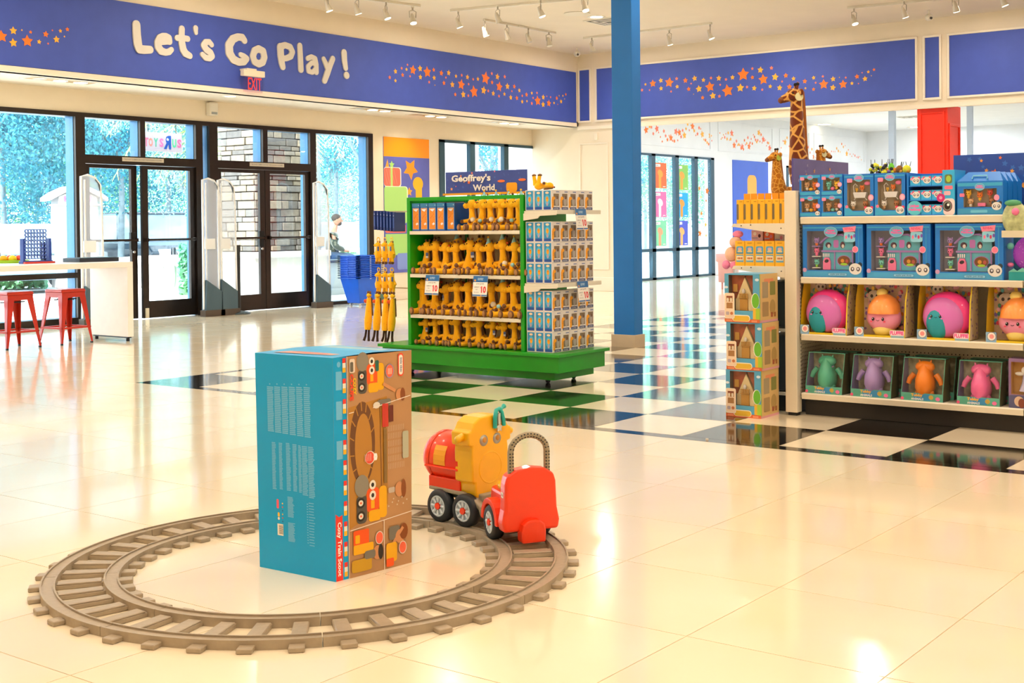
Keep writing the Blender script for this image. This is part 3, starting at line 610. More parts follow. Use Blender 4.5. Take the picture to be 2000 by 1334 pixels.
# stars on the pale wall of the back room
rr = random.Random(11)
for k, (xa, xb, zb, lab) in enumerate(((23.6, 27.0, 3.32, 'coral stars over the poster window in the back room'), (27.4, 30.1, 3.30, 'coral stars left of the standing toy giraffes, on the back room wall'), (30.7, 36.0, 3.25, 'coral stars right of the tall toy giraffe, far back on the wall'))):
    t = thing('star_decals', lab, 'stars', (0, 0, 0), 0, 'stars on the back room wall'); n = 46
    for i in range(n):
        f = i/(n-1); x = xa+(xb-xa)*f; z = zb+.13*math.sin(f*PI*3.2+.6)+rr.uniform(-.13, .13); r = rr.choice((.025, .03, .045, .05, .09))
        starmesh(rr.choice('opy'), r, XX, UP, -YY, rr.uniform(-.3, .3)).build('star', t, loc=(x, WY-.001, z))
# white lettering
LW = M('letter_white', '#dcd5ca', .55, nscale=6, namt=.02)
let = thing('wall_lettering', 'raised white lettering on the blue band reading LET\'S GO PLAY', 'lettering', (0, 13.985, 0))
def arc(cx, cy, rx, ry, a0, a1, n=12): return [(cx+rx*math.cos(math.radians(a0+(a1-a0)*i/n)), cy+ry*math.sin(math.radians(a0+(a1-a0)*i/n))) for i in range(n+1)]
def stroke(mb, pts, r, m, d=.02):
    n = len(pts); rs = r if isinstance(r, (list, tuple)) else [r]*n
    def disc(p, q): mb.prism([(p[0]+q*math.cos(2*PI*i/14), p[1]+q*math.sin(2*PI*i/14)) for i in range(14)], (0, 0, 0), XX, UP, -YY, d+stroke.k*.00012, m)
    for i, p in enumerate(pts):
        stroke.k += 1
        disc(p, rs[i])
        if i+1 < n:
            q = pts[i+1]; v = Vector((q[0]-p[0], q[1]-p[1])); L = v.length
            if L < 1e-5: continue
            v /= L; nn = Vector((-v.y, v.x))
            stroke.k += 1; mb.prism([(p[0]-nn.x*rs[i], p[1]-nn.y*rs[i]), (q[0]-nn.x*rs[i+1], q[1]-nn.y*rs[i+1]), (q[0]+nn.x*rs[i+1], q[1]+nn.y*rs[i+1]), (p[0]+nn.x*rs[i], p[1]+nn.y*rs[i])], (0, 0, 0), XX, UP, -YY, d+stroke.k*.00012, m)
stroke.k = 0
def L2(u, v): p = at(240+u/4.1667, 20+v/4.1667, 1, 13.985); return (p.x, p.z)
def strk(name, *ss):
    m = MB()
    for pts, r in ss: stroke(m, [L2(*p) for p in pts], r, LW)
    m.build(name, let); stroke.k = 0
R_ = .058
strk('letter', ([(104, 118), (108, 200), (116, 275), (128, 318)], [.056, .058, .060, .055]), ([(128, 318), (170, 322), (215, 322)], [.055, .054, .050]))
strk('letter', ([(290, 262), (340, 258), (372, 256)], .038), ([(372, 256), (368, 226), (345, 211), (318, 210), (292, 226), (278, 262), (282, 300), (305, 332), (340, 344), (368, 340), (388, 322)], [.044, .044, .04, .04, .045, .05, .052, .05, .044, .042, .036]))
strk('letter', ([(474, 152), (472, 200), (474, 262), (484, 318), (502, 350), (538, 372)], [.044, .046, .05, .052, .05, .042]), ([(436, 226), (474, 226), (520, 234)], .040))
strk('letter', ([(586, 146), (586, 160), (590, 186)], [.038, .034, .026]))
strk('letter', ([(716, 282), (696, 258), (668, 260), (652, 286), (672, 320), (706, 346), (718, 374), (700, 392), (668, 388), (640, 360)], [.036, .038, .042, .046, .048, .046, .046, .042, .040, .034]))
strk('letter', ([(984, 248), (966, 222), (930, 218), (888, 236), (858, 286), (862, 350), (892, 400), (936, 422), (978, 420), (1000, 396), (980, 376), (952, 362)], [.046, .05, .05, .056, .062, .062, .058, .052, .05, .046, .04, .034]))
strk('letter', ([(1098, 314), (1066, 330), (1052, 375), (1066, 420), (1100, 438), (1132, 424), (1146, 382), (1136, 334), (1098, 314)], .050))
strk('letter', ([(1276, 298), (1280, 370), (1288, 430), (1296, 462)], [.055, .056, .052, .046]), ([(1276, 298), (1314, 284), (1356, 300), (1374, 340), (1360, 376), (1324, 392), (1290, 392)], [.05, .044, .045, .045, .045, .042, .04]))
strk('letter', ([(1434, 290), (1438, 360), (1444, 484)], [.045, .045, .047]))
strk('letter', ([(1500, 392), (1528, 380), (1558, 396), (1566, 440), (1568, 504)], [.038, .038, .042, .045, .044]), ([(1566, 436), (1530, 428), (1502, 458), (1506, 496), (1536, 506), (1564, 476)], .036))
strk('letter', ([(1628, 396), (1648, 440), (1662, 478)], [.036, .042, .044]), ([(1702, 396), (1680, 450), (1658, 512), (1636, 574)], [.046, .048, .052, .046]))
strk('letter', ([(1794, 346), (1798, 410), (1808, 472)], [.054, .05, .042])); strk('letter', ([(1814, 528), (1816, 532)], .052))
# exit sign
ex = thing('exit_sign', 'clear exit sign with glowing red letters under a beige housing', 'exit sign', (0, 0, 0))
p = at(473, 139, 1, 13.85); q = at(514, 150, 1, 13.85); bz = at(494, 150, 1, 13.85).z
BG = M('beige_housing', '#e8dcc4', .5, nscale=8, namt=.02)
MB().box(p.x, 13.81, bz, q.x, 13.89, bz+.085, BG).build('housing', ex, .006); MB().box(p.x+.07, 13.83, bz+.085, p.x+.24, 13.985, bz+.11, BG).build('wall_canopy', ex, .004)
MB().box(p.x+.02, 13.845, bz-.21, q.x-.02, 13.855, bz, glassmat('sign_acrylic', (.93, .86, .95, 1), .01, .5)).build('acrylic_panel', ex)
a = Art((p.x, 13.843, bz-.2), XX, UP, -YY, .001); a.text('EXIT', .095, .02, .235, .165, M('exit_red', '#ff3a20', .5, emit='#ff2a14', es=.7), bold=0); a.mb.build('lettering', ex)
MB().box(p.x+.02, 13.845, bz-.214, q.x-.02, 13.855, bz-.21, M('sign_edge', '#e7b9b0', .3)).build('panel_edge', ex)
# wall speaker over doors
t = thing('motion_sensor', 'small white sensor box high on the wall between the door pairs', 'sensor', (12.17, WY, 2.88))
MB().box(-.075, -.10, 0, .075, 0, .19, M('sensor_white', '#ebe6da', .4)).build('case', t, .015); MB().box(-.05, -.104, .015, .05, -.1, .05, M('sensor_grey', '#9aa0a2', .3)).build('lens', t)

# ---------------------------------------------------------------- ceiling fittings
LMP = M('lamp_glow', '#fff4d8', .4, emit='#fff0cc', es=14); FIX = M('fixture_white', '#e8e2d4', .4, .1); CHRM = M('fixture_grey', '#b5ad9e', .3, .4); SILV = M('spot_grey', '#d6cebf', .35, .1)
def spot(u, v, lit, lb, yaw, zt=CZ):
    p = at(u, v, 2, zt-.10)
    t = thing('track_spotlight', lb, 'spotlight', (p.x, p.y, zt-.035), yaw, 'track spotlights')
    MB().cyl((0, 0, 0), (0, 0, -.05), .012, CHRM, n=8).box(-.02, -.012, -.012, .02, .012, .004, FIX).build('adapter', t)
    m = MB(); m.tube([(-.05, 0, -.16), (-.055, 0, -.07), (0, 0, -.05), (.055, 0, -.07), (.05, 0, -.16)], .006, CHRM, 6); m.build('yoke', t)
    hd = MB(); d = Vector((0, .35, -.94)); c0 = Vector((0, -.03, -.10)); hd.tube([c0, c0+d*.03, c0+d*.07, c0+d*.15], [.018, .028, .034, .050], SILV, 16)
    h = hd.build('lamp_head', t); e = c0+d*.151; MB().tube([e, e+d*.003], [.043, .043], LMP if lit else M('lamp_off', '#cfc8ba', .25), 16).build('bulb_face', h)
    if lit:
        l = light('SPOT', 'spot_beam', (0, 0, 0), 95, (1, .88, .72), spot_size=math.radians(55), spot_blend=.6, shadow_soft_size=.04); l.parent = t; l.location = e+d*.02; l.rotation_euler = Vector((0, 0, -1)).rotation_difference(d).to_euler()
    return t
def rail(u0, v0, u1, v1, lb):
    a_, b_ = at(u0, v0, 2, CZ-.02), at(u1, v1, 2, CZ-.02); d = b_-a_; L = d.length; t = thing('lighting_track', lb, 'track', (a_.x, a_.y, CZ), math.atan2(d.y, d.x), 'ceiling lighting tracks')
    MB().box(0, -.018, -.035, L, .018, 0, FIX).build('rail', t, .003); MB().box(L*.5-.08, -.03, -.03, L*.5+.08, .03, 0, FIX).build('feed_box', t, .003)
rail(560, -22, 820, 12, 'first ceiling track from the left, over the white lettering'); rail(880, 21, 1180, -6, 'ceiling track crossing above the star trail'); rail(945, 39, 1085, 65, 'short ceiling track with four heads above the star trail')
rail(1140, 75, 1390, 46, 'ceiling track running behind the blue column'); rail(1655, 16, 1990, -16, 'ceiling track at the right above the red column'); rail(1140, 75, 1390, 46, 'x') if 0 else None
SP = [(640, -4, 1, 'spotlight at the left end of the first track'), (697, 2, 1, 'spotlight second from the left on the first track'), (754, 12, 1, 'spotlight third from the left on the first track'), (806, 22, 1, 'spotlight at the right end of the first track'),
      (895, 30, 1, 'spotlight nearest the band on the crossing track'), (972, 20, 0, 'middle unlit spotlight on the crossing track'), (1056, 8, 1, 'lit spotlight right on the crossing track'), (1142, -4, 1, 'lit spotlight left of the blue column near the top edge'),
      (947, 48, 1, 'leftmost lit head of the short four-head track'), (990, 55, 0, 'second head of the short four-head track'), (1032, 61, 0, 'third head of the short four-head track'), (1072, 69, 0, 'last head of the short four-head track'),
      (1156, 80, 0, 'unlit head just left of the blue column'), (1307, 66, 1, 'lit head just right of the blue column'), (1387, 54, 1, 'second lit head right of the blue column'),
      (1668, 24, 1, 'first lit head on the right-hand track'), (1766, 10, 1, 'second lit head on the right-hand track'), (1866, -2, 1, 'third lit head on the right-hand track'), (1960, -14, 1, 'last head of the right-hand track at the frame edge')]
for i, (u, v, lit, lb) in enumerate(SP): spot(u, v, lit, lb, (-2.2, -1.9, -2.6, 2.8)[i % 4])
DL = []
def overhead_light(u, v, z, lb, w=.09):
    p = at(u, v, 2, z); t = thing('recessed_light', lb, 'ceiling light', (p.x, p.y, z), 0, 'recessed ceiling lights')
    MB().lathe([(w*.8, .0), (w*.8, -.004), (w*1.15, -.008), (w*1.2, 0)], FIX, 24).build('trim_ring', t); MB().cyl((0, 0, -.002), (0, 0, -.004), w*.8, LMP, n=20).build('lens', t)
for u, v, lb in ((302, 174, 'round soffit light above the left double doors'), (450, 188, 'round soffit light above the second double doors')): overhead_light(u, v, SZ, lb)
overhead_light(1165, 33, CZ, 'round ceiling light left of the blue column', .12)
for u, v, lb in ((1610, 245, 'far ceiling light behind the tall toy giraffe'), (1790, 250, 'far ceiling light left of the red column')):
    overhead_light(u, v-2, 3.93, lb, .22)
def multi(u, v, lb, z=SZ):
    p = at(u, v, 2, z); t = thing('slot_light', lb, 'ceiling light', (p.x, p.y, z), 0, 'three-lamp slot lights in the soffit')
    MB().box(-.48, -.12, -.006, .48, .12, 0, FIX).build('frame', t); MB().box(-.44, -.09, -.008, .44, .09, -.006, M('slot_dark', '#b58f58', .5, .3)).build('recess', t)
    for k in (-.28, 0, .28): MB().lathe([(0, -.012), (.07, -.012), (.085, -.008)], LMP if k >= 0 else CHRM, 16, (k, 0, 0)).build('lamp', t)
    l = light('SPOT', 'wall_wash', (0, 0, -.03), 42, (1, .88, .66), spot_size=math.radians(100), spot_blend=.8, shadow_soft_size=.05); l.parent = t; l.rotation_euler = (math.radians(28), 0, 0)
multi(118, 157, 'slot light in the soffit at far left'); multi(728, 214, 'slot light in the soffit over the colourful wall poster'); multi(840, 226, 'slot light in the soffit left of the window'); multi(985, 240, 'slot light in the soffit right of the window')
def diffuser(u, v, z, lb):
    p = at(u, v, 2, z); t = thing('air_vent', lb, 'vent', (p.x, p.y, z), 0, 'ceiling vents'); m = MB()
    MB().box(-.3, -.3, -.012, .3, .3, 0, FIX).build('frame', t)
    for k in range(5): s = .26-.05*k; m.box(-s, -s, -.014-k*.002, s, s, -.012-k*.002, FIX if k % 2 else M('vent_dark', '#5f5a50', .6))
    m.build('louvres', t)
diffuser(1190, 41, CZ, 'square air vent beside the blue column'); diffuser(1778, 228, 3.93, 'square vent in the back room ceiling')
t = thing('ceiling_speaker', 'flat round white speaker grille on the ceiling', 'speaker', tuple(at(1127, 26, 2, CZ))); MB().cyl((0, 0, -.002), (0, 0, -.012), .2, M('speaker_white', '#e6ddcb', .6), n=28).build('grille', t)
for u, v, lb in ((1127, 102, 'small camera on the ceiling at the corner of the bands'), (1814, 30, 'small camera on the ceiling above the right band')):
    p = at(u, v, 2, CZ-.08); t = thing('security_camera', lb, 'camera', (p.x, p.y, CZ), 0, 'ceiling cameras'); MB().cyl((0, 0, 0), (0, 0, -.06), .02, FIX).build('stem', t); MB().ball((0, 0, -.11), (.06, .06, .055), M('camera_white', '#d9d2c4', .3)).build('housing', t); MB().cyl((-.05, -.05, -.13), (-.062, -.062, -.135), .02, M('camera_lens', '#3a3632', .1)).build('lens', t)

# ---------------------------------------------------------------- columns and wall graphics
BC = M('column_blue', '#0070c4', .5, nscale=6, namt=.03)
t = thing('blue_column', 'square blue column rising from a beige tiled base', 'column', (10.94, 7.03, 0))
MB().box(0, 0, .12, .165, .245, CZ, BC).build('shaft', t, .004); MB().box(-.012, -.012, 0, .187, .272, .125, M('base_beige', '#cdb899', .35, nscale=5, namt=.06)).build('base', t, .003)
RC, RO = M('column_red', '#ff3010', .5, nscale=5, namt=.04), M('column_orange', '#d9601c', .5, nscale=5, namt=.04)
t = thing('red_column', 'red panelled column standing behind the shelves', 'column', (19.95, 6.93, 0))
MB().box(0, 0, 0, .62, .49, 3.08, RC).build('shaft', t, .004)
m = MB()
for a, b, c, d in ((.04, .07, .1, 2.98), (.42, .45, .1, 2.98), (.07, .42, 2.95, 2.98)): m.box(-.02, a, c, 0, b, d, RC)
m.box(.05, -.02, .1, .09, 0, 2.75, RC); m.box(.52, -.02, .1, .56, 0, 2.75, RC); m.box(.05, -.02, 2.75, .56, 0, 2.79, RC); m.build('panel_moulding', t, .004)
# fire extinguisher
t = thing('fire_extinguisher', 'red fire extinguisher hung on the wall left of the blue column', 'fire extinguisher', (20.08, 13.07, .98))
FR_ = M('extinguisher_red', '#d3231c', .25, coat=.5)
MB().lathe([(0, 0), (.085, .0), (.095, .03), (.095, .5), (.08, .56), (.04, .6), (.03, .62), (0, .62)], FR_, 24).build('cylinder', t)
MB().lathe([(.0965, .18), (.0965, .36)], M('label_paper', '#d8cfa8', .5), 24).build('label_band', t)
v_ = MB().cyl((0, 0, .61), (0, 0, .67), .025, M('steel', '', .3)).build('valve', t); MB().tube([(-.1, -.04, .74), (-.02, 0, .69), (.06, .02, .70)], .01, M('steel', '')).tube([(-.09, -.04, .68), (0, 0, .66)], .009, M('black_metal', '')).build('levers', v_)
MB().tube([(-.03, 0, .64), (-.1, -.03, .6), (-.115, -.03, .4), (-.11, -.02, .2)], .012, M('hose_black', '#1c1a18', .6)).build('hose', t); MB().box(-.03, .095, .3, .03, .11, .5, M('steel', '')).build('bracket', t)
# big poster on front wall
PX, PZ = 15.76, 2.76; w = 1.14; h = 2.3
t = thing('wall_poster', 'tall wall poster with orange band, presents and stars on blue', 'poster', (PX, WY, PZ-h))
MB().box(0, -.012, 0, w, 0, h, M('poster_board', '#5a62bb', .5, nscale=3, namt=.08)).build('board', t)
a = Art((0, -.012, 0), XX, UP, -YY, .0006)
a.rect(0, h-.33, w, .33, '#ff9a12'); a.poly([(.42, h-.95), (.5, h-.62), (.58, h-.78), (.7, h-.72), (.66, h-.55), (.8, h-.45), (.6, h-.4), (.52, h-.36), (.5, h-.4)], '#ff9a12') if 0 else None
a.star(.66, h-.53, .19, '#ff9418', .55); a.star(.62, h-.92, .08, '#ffa52e'); a.star(1.08, h-1.2, .06, '#ffb85a'); a.star(.70, h-1.42, .11, '#ff8a3c', .2); a.star(1.14, h-.66, .1, '#ff8a4a', .3) if 0 else None
a.poly([(.03, h-.53), (.09, h-.38), (.13, h-.53)], '#ffa52e')
a.rr(-.0, h-.84, .42, .33, .05, '#fff3e6'); a.rr(0, h-.83, .40, .31, .05, '#ff6f5c'); [a.line(.0+.06*k, h-.55, .08+.06*k, h-.80, .012, '#ff8a76') for k in range(5)]; a.rect(.16, h-.83, .05, .31, '#b8dc7a'); a.star(.19, h-.47, .07, '#a8dc78')
a.rr(0, h-1.45, .58, .62, .06, '#eefbe2'); a.rr(0, h-1.46, .56, .62, .05, '#a9d97c'); a.rr(.02, h-1.62, .5, .14, .03, '#ff6f5c'); a.rect(.02, .3, .6, .36, '#a9d97c'); a.rr(.3, .05, .5, .28, .04, '#7f97e0')
a.rr(.78, h-1.5, .16, .78, .07, '#ffb41e'); a.ell(.84, h-.78, .13, .12, '#ffb41e'); a.mb.build('artwork', t)
# blue poster in back room
p = at(1430, 313, 1, WY); q = at(1501, 560, 1, WY)
t = thing('wall_poster', 'plain blue wall poster with an orange shape in the back room', 'poster', (p.x, WY, .6)); w = q.x-p.x; h = 2.8-.6
MB().box(0, -.015, 0, w, 0, h, M('poster_blue', '#3c63cf', .5, nscale=3, namt=.03)).build('board', t)
a = Art((0, -.015, 0), XX, UP, -YY, .001); a.rr(w*.40, h*.50, w*.26, h*.34, .15, '#f4ab3e'); a.ell(w*.55, h*.55, w*.22, h*.08, '#f4ab3e'); a.mb.build('artwork', t)
# posters in the windows of the back room
PC = [('orange', '#f26b38'), ('light green', '#86c25a'), ('pink', '#ee6fae'), ('bright blue', '#1ba4e6'), ('mint', '#7fd3ac'), ('indigo', '#4a5bd0')]
ic = ['#e2a13c', '#f0a03a', '#f4e3ea', '#ff9a3c', '#ffa27c', '#f7b06a']
for k, (nm, c_) in enumerate(PC):
    cl_, rw = k % 2, k//2; us = ((1275, 1302), (1318, 1344))[cl_]; vs = (((317, 368), (374, 424), (431, 480)), ((321, 371), (376, 424), (431, 479)))[cl_][rw]
    p = at(us[0], vs[0], 1, WY+.02); q = at(us[1], vs[1], 1, WY+.02); w, h = q.x-p.x, p.z-q.z
    t = thing('window_poster', nm+' poster with a small caption taped in the back room window', 'poster', (p.x, WY+.02, q.z), 0, 'small posters in the back room window')
    MB().box(0, 0, 0, w, .006, h, M('poster_'+nm.replace(' ', '_'), c_, .5, nscale=5, namt=.03, emit=c_, es=0)).build('sheet', t)
    a = Art((0, 0, 0), XX, UP, -YY, .0015); a.rr(w*.06, h*.84, w*.5, h*.11, .02, '#f2ece8'); [a.ell(w*(.16+.07*j), h*.895, w*.02, h*.018, x_) for j, x_ in enumerate(('#d0452c', '#5a62bb', '#303030', '#5a62bb'))]
    a.rr(w*.42, 0, w*.18, h*.55, .04, ic[k]); a.ell(w*.54, h*.58, w*.2, h*.14, ic[k], rot=-.4); a.rr(w*.72, h*.05, w*.2, h*.03, .005, '#f2ece8'); a.mb.build('artwork', t)
t = thing('window_stars', 'orange star stickers on the right pane of the back room window', 'stickers')
for u, v, r, c_ in ((1368, 342, 3, 'p'), (1379, 340, 3, 'y'), (1366, 368, 6, 'o'), (1381, 373, 9, 'o'), (1369, 385, 3, 'y'), (1379, 392, 4, 'o'), (1370, 417, 6, 'o'), (1378, 439, 6, 'y'), (1367, 456, 9, 'o'), (1379, 460, 4, 'y')):
    p = at(u, v, 1, WY+.025); starmesh(c_, r*.0108, XX, UP, -YY, .2).build('star', t, loc=p)
# ---------------------------------------------------------------- counter, stools, gates, baskets
CW = M('counter_white', '#efe9e4', .35, nscale=9, namt=.02); BK = M('black_metal', ''); BLK = M('black_plastic', '#16181c', .5)
tb = thing('play_counter', 'long white counter table on waterfall end panel by the left window', 'counter', (8.80, 12.27, 0))
MB().box(-4.6, 0, .825, 0, .70, .885, CW).build('tabletop', tb, .003); MB().box(-.07, 0, .05, 0, .70, .825, CW).build('end_panel', tb, .003)
MB().box(-.06, .03, .035, -.01, .67, .05, BLK).build('foot_bar', tb)
MB().cyl((-.035, .06, 0), (-.035, .06, .04), .02, BLK).cyl((-.035, .64, 0), (-.035, .64, .04), .02, BLK).build('feet', tb)
ST = M('stool_red', '#bb2408', .4, .2, nscale=10, namt=.04, coat=.3)
def stool(x, y, rz, lb):
    t = thing('metal_stool', lb, 'stool', (x, y, 0), rz, 'red metal stools at the counter'); s = .145; f = .20; H = .60
    MB().box(-s-.01, -s-.01, H-.035, s+.01, s+.01, H, ST, taper=.008).build('seat', t, .012)
    MB().box(-s, -s, H-.09, s, s, H-.035, ST, taper=-.002).build('apron', t, .004)
    for a in (-1, 1):
        for b in (-1, 1):
            P0, P1 = Vector((a*s, b*s, H-.06)), Vector((a*f, b*f, .015)); m = MB()
            for (dx, dy) in ((-a, 0), (0, -b)):
                w0, w1 = .075, .022; d = Vector((dx, dy, 0)); n_ = Vector((dy != 0 and -a*0 or 0, 0, 0))
                m.add([P0, P0+d*w0, P1+d*w1, P1, P0+Vector((-a*.004 if dy else 0, -b*.004 if dx else 0, 0)), P0+d*w0+Vector((-a*.004 if dy else 0, -b*.004 if dx else 0, 0)), P1+d*w1+Vector((-a*.004 if dy else 0, -b*.004 if dx else 0, 0)), P1+Vector((-a*.004 if dy else 0, -b*.004 if dx else 0, 0))],
                      [(0, 1, 2, 3), (7, 6, 5, 4), (0, 4, 5, 1), (1, 5, 6, 2), (2, 6, 7, 3), (3, 7, 4, 0)], ST)
            lg = m.build('leg', t); MB().box(P1.x-(.022 if a > 0 else -.0), P1.y-(.022 if b > 0 else 0), 0, P1.x+(.022 if a < 0 else 0), P1.y+(.022 if b < 0 else 0), .018, BLK).build('foot', lg)
    k = .178
    for a, b, c, d in ((-k, -k, k, -k), (-k, k, k, k), (-k, -k, -k, k), (k, -k, k, k)): MB().box(min(a, c)-.008, min(b, d)-.008, .17, max(a, c)+.008, max(b, d)+.008, .19, ST).build('footrest', t)
    MB().box(-.14, -.006, H-.12, .14, .006, H-.108, BLK).box(-.006, -.14, H-.12, .006, .14, H-.108, BLK).build('cross_brace', t)
    return t
stool(8.24, 12.70, .05, 'red metal stool nearest the white end panel'); stool(7.62, 12.70, .02, 'red metal stool second from the end panel'); stool(6.9, 12.72, .0, 'red metal stool at the left frame edge')
# things on the counter
t = thing('connect_game', 'upright blue four-in-a-row grid game on the counter', 'game', (at(70, 500, 1, 12.8).x, 12.8, .885), .1)
BG2 = M('game_blue', '#1c3f9c', .35)
g_ = MB()
for i in range(8):
    for j in range(9): g_.lathe([(.020, -.008), (.027, -.008), (.027, .008), (.020, .008), (.020, -.008)], BG2, 10, ((i-3.5)*.036, 0, .06+j*.038), 'y') if 0 else None
for i in range(7):
    for j in range(8):
        c_ = Vector(((i-3)*.038, 0, .07+j*.040)); g_.lathe([(.0165, -.008), (.022, -.008), (.022, .008), (.0165, .008), (.0165, -.008)], BG2, 10, c_, 'y')
g_.build('grid', t); MB().box(-.19, -.035, 0, .19, .035, .03, BG2).build('base', t, .004)
for s_ in (-1, 1): MB().box(s_*.165-.012, -.03, 0, s_*.165+.012, .03, .27, BG2).build('side_post', t, .004)
MB().box(-.19, -.075, 0, .19, -.04, .02, M('tray_red', '#c83a2c', .4)).build('token_tray', t, .003)
t = thing('dark_box', 'dark box standing behind the blue grid game', 'box', (at(90, 500, 1, 12.9).x, 12.9, .885), .1); MB().box(-.05, -.03, 0, .05, .03, .23, M('dark_box_blue', '#1d2f52', .5)).build('carton', t, .002)
x, y, z = at(20, 514, 2, .885); t = thing('food_tray', 'green tray of orange and yellow play food on the counter', 'toy', (x, y, .885), 0)
MB().lathe([(0, 0), (.17, 0), (.2, .035), (.19, .035), (.165, .01), (0, .01)], M('tray_green', '#9ccf1e', .4), 24).build('tray', t)
for k, (dx, dy, c_) in enumerate(((.12, -.02, '#ff7a1e'), (.02, .04, '#ff5a2c'), (-.08, 0, '#ffb41e'), (-.02, -.08, '#ffd21e'), (.06, -.07, '#f04a2c'))):
    tag(MB().ball((0, 0, 0), (.045, .045, .038), M('play_food_%d' % k, c_, .4), 14, 10).build('play_fruit', loc=(x+dx, y+dy, .935)), ['orange play fruit at the right of the green tray', 'red orange play fruit in the middle of the green tray', 'amber play fruit at the left of the green tray', 'yellow play fruit at the front of the green tray', 'red play fruit front right in the green tray'][k], 'toy fruit', 'play food in the green tray')
x, y, z = at(178, 511, 2, .885); t = thing('flat_display', 'flat black box lying on the counter end', 'box', (x, y, .885), 0); MB().box(-.25, -.16, 0, .25, .16, .045, M('flat_dark', '#1a2230', .4)).build('case', t, .003); MB().box(-.23, -.14, .045, .23, .14, .049, M('flat_teal', '#274a58', .3)).build('lid', t)
x, y = at(2, 512, 2, .885)[:2]; tag(MB().tube([(0, 0, 0), (0, 0, .1), (0, 0, .17), (0, 0, .2)], [.09, .1, .07, .01], M('brown_plush', '#8d6a48', .9, nscale=60, bump=.4), 16).build('brown_toy', loc=(x-.03, y+.15, .885)), 'rounded brown toy at the left frame edge on the counter', 'toy')
# detection gates
GF = M('gate_white', '#dfe3e8', .35); GP = glassmat('gate_panel', (.80, .86, .94, 1), .06, .05); GD = M('gate_dark', '#3d5563', .5); GPS = M('gate_panel_solid', '#dfe6f2', .3, alpha=.32)
def gate(x, lb, flip=1):
    t = thing('detection_gate', lb, 'security gate', (x, 14.72, 0), .0, 'anti-theft gates at the doors'); H = 1.95; w = .30; F_ = lambda a: a
    MB().prism([(0, .08), (w, .08), (w, .34), (.02, .52)], (0, -.05, 0), XX, UP, YY, .10, GD).build('base_shroud', t, .006); MB().box(-.02, -.06, 0, w+.03, .06, .09, M('gate_foot', '#4b3e33', .5)).build('foot', t, .004)
    MB().tube([(0, 0, .1), (0, 0, H-.02), (.10, 0, H), (w-.10, 0, H-.03), (w-.02, 0, H-.12), (w, 0, H-.4), (w+.015, 0, .34)], .016, GF, 8).build('frame', t)
    MB().tube([(.055, 0, .45), (.055, 0, H-.06)], .012, GF, 6).build('inner_post', t)
    MB().prism([(0, .4), (w, .32), (w-.0, H-.4), (w-.03, H-.12), (w-.1, H-.03), (.06, H-.01), (0, H-.02)], (0, -.006, 0), XX, UP, YY, .012, GPS).build('panel', t)
    MB().prism([(w-.09, H-.035), (w-.015, H-.11), (w+.0, H-.2), (w-.03, H-.2), (w-.06, H-.1), (w-.1, H-.06)], (0, -.012, 0), XX, UP, YY, .024, M('gate_corner', '#3a4650', .4)).build('corner_cap', t)
    MB().box(.03, -.02, .95, .2, .02, 1.1, GF).build('control_box', t, .004); return t
for u, lb in ((160, 'leftmost detection gate, behind the counter end'), (397, 'detection gate left of the post between the door pairs'), (427, 'detection gate beside the black barrier post'), (614, 'rightmost detection gate, at the right edge of the doors')): gate(at(u, 500, 1, 14.72).x, lb)
x, y = at(444, 612, 2, 0)[:2]; t = thing('barrier_post', 'black retractable barrier post on a round base by the doors', 'post', (x, y-.25, 0))
MB().lathe([(0, 0), (.17, 0), (.17, .015), (.12, .035), (.035, .05), (0, .05)], M('post_base', '#3c4a52', .3, .5), 28).build('base', t); MB().cyl((0, 0, .04), (0, 0, .98), .033, BLK, n=20).build('tube', t); MB().cyl((0, 0, .90), (0, 0, 1.0), .038, BLK, n=20).box(-.075, -.015, .9, -.03, .015, .98, BLK).build('belt_head', t)
# basket stack
BB = M('basket_blue', '#1460e0', .35, nscale=12, namt=.04); WH = M('caster_white', '#dfe2e6', .4)
bx0, by0 = 14.72, 14.62
def basket(z, lb, full):
    t = thing('shopping_basket', lb, 'basket', (bx0, by0, z), .0, 'stack of blue rolling baskets'); a0, b0, a1, b1, H = .17, .13, .26, .20, .40; m = MB()
    vs = [(-a0, -b0, 0), (a0, -b0, 0), (a0, b0, 0), (-a0, b0, 0), (-a1, -b1, H), (a1, -b1, H), (a1, b1, H), (-a1, b1, H)]; k = .006
    vi = [(x*(1-.03), y_*(1-.03), z_+(k if z_ == 0 else 0)) for x, y_, z_ in vs]
    m.add(vs+vi, [(3, 2, 1, 0), (0, 1, 5, 4), (1, 2, 6, 5), (2, 3, 7, 6), (3, 0, 4, 7), (8, 9, 10, 11), (12, 13, 9, 8), (13, 14, 10, 9), (14, 15, 11, 10), (15, 12, 8, 11), (4, 5, 13, 12), (5, 6, 14, 13), (6, 7, 15, 14), (7, 4, 12, 15)], BB); m.build('body', t)
    m = MB(); r_ = .026
    for p_, q_ in (((-a1, -b1), (a1, -b1)), ((a1, -b1), (a1, b1)), ((a1, b1), (-a1, b1)), ((-a1, b1), (-a1, -b1))): m.box(min(p_[0], q_[0])-r_, min(p_[1], q_[1])-r_, H-.008, max(p_[0], q_[0])+r_, max(p_[1], q_[1])+r_, H+.004, BB)
    m.build('rim', t); MB().tube([(-a1-.01, 0, H), (-a1-.035, 0, H-.02), (-a1-.03, 0, H-.03)], .006, BB, 6).build('handle', t); MB().box(-.012, -b1-.02, H-.02, .012, -b1-.008, H, WH).build('clip', t)
    if full:
        for dx in (-.13, .13):
            for dy in (-.1, .1): MB().cyl((dx, dy-.01, -.02), (dx, dy+.01, -.02), .02, WH, n=12).build('wheel', t)
    return t
NB_ = 13
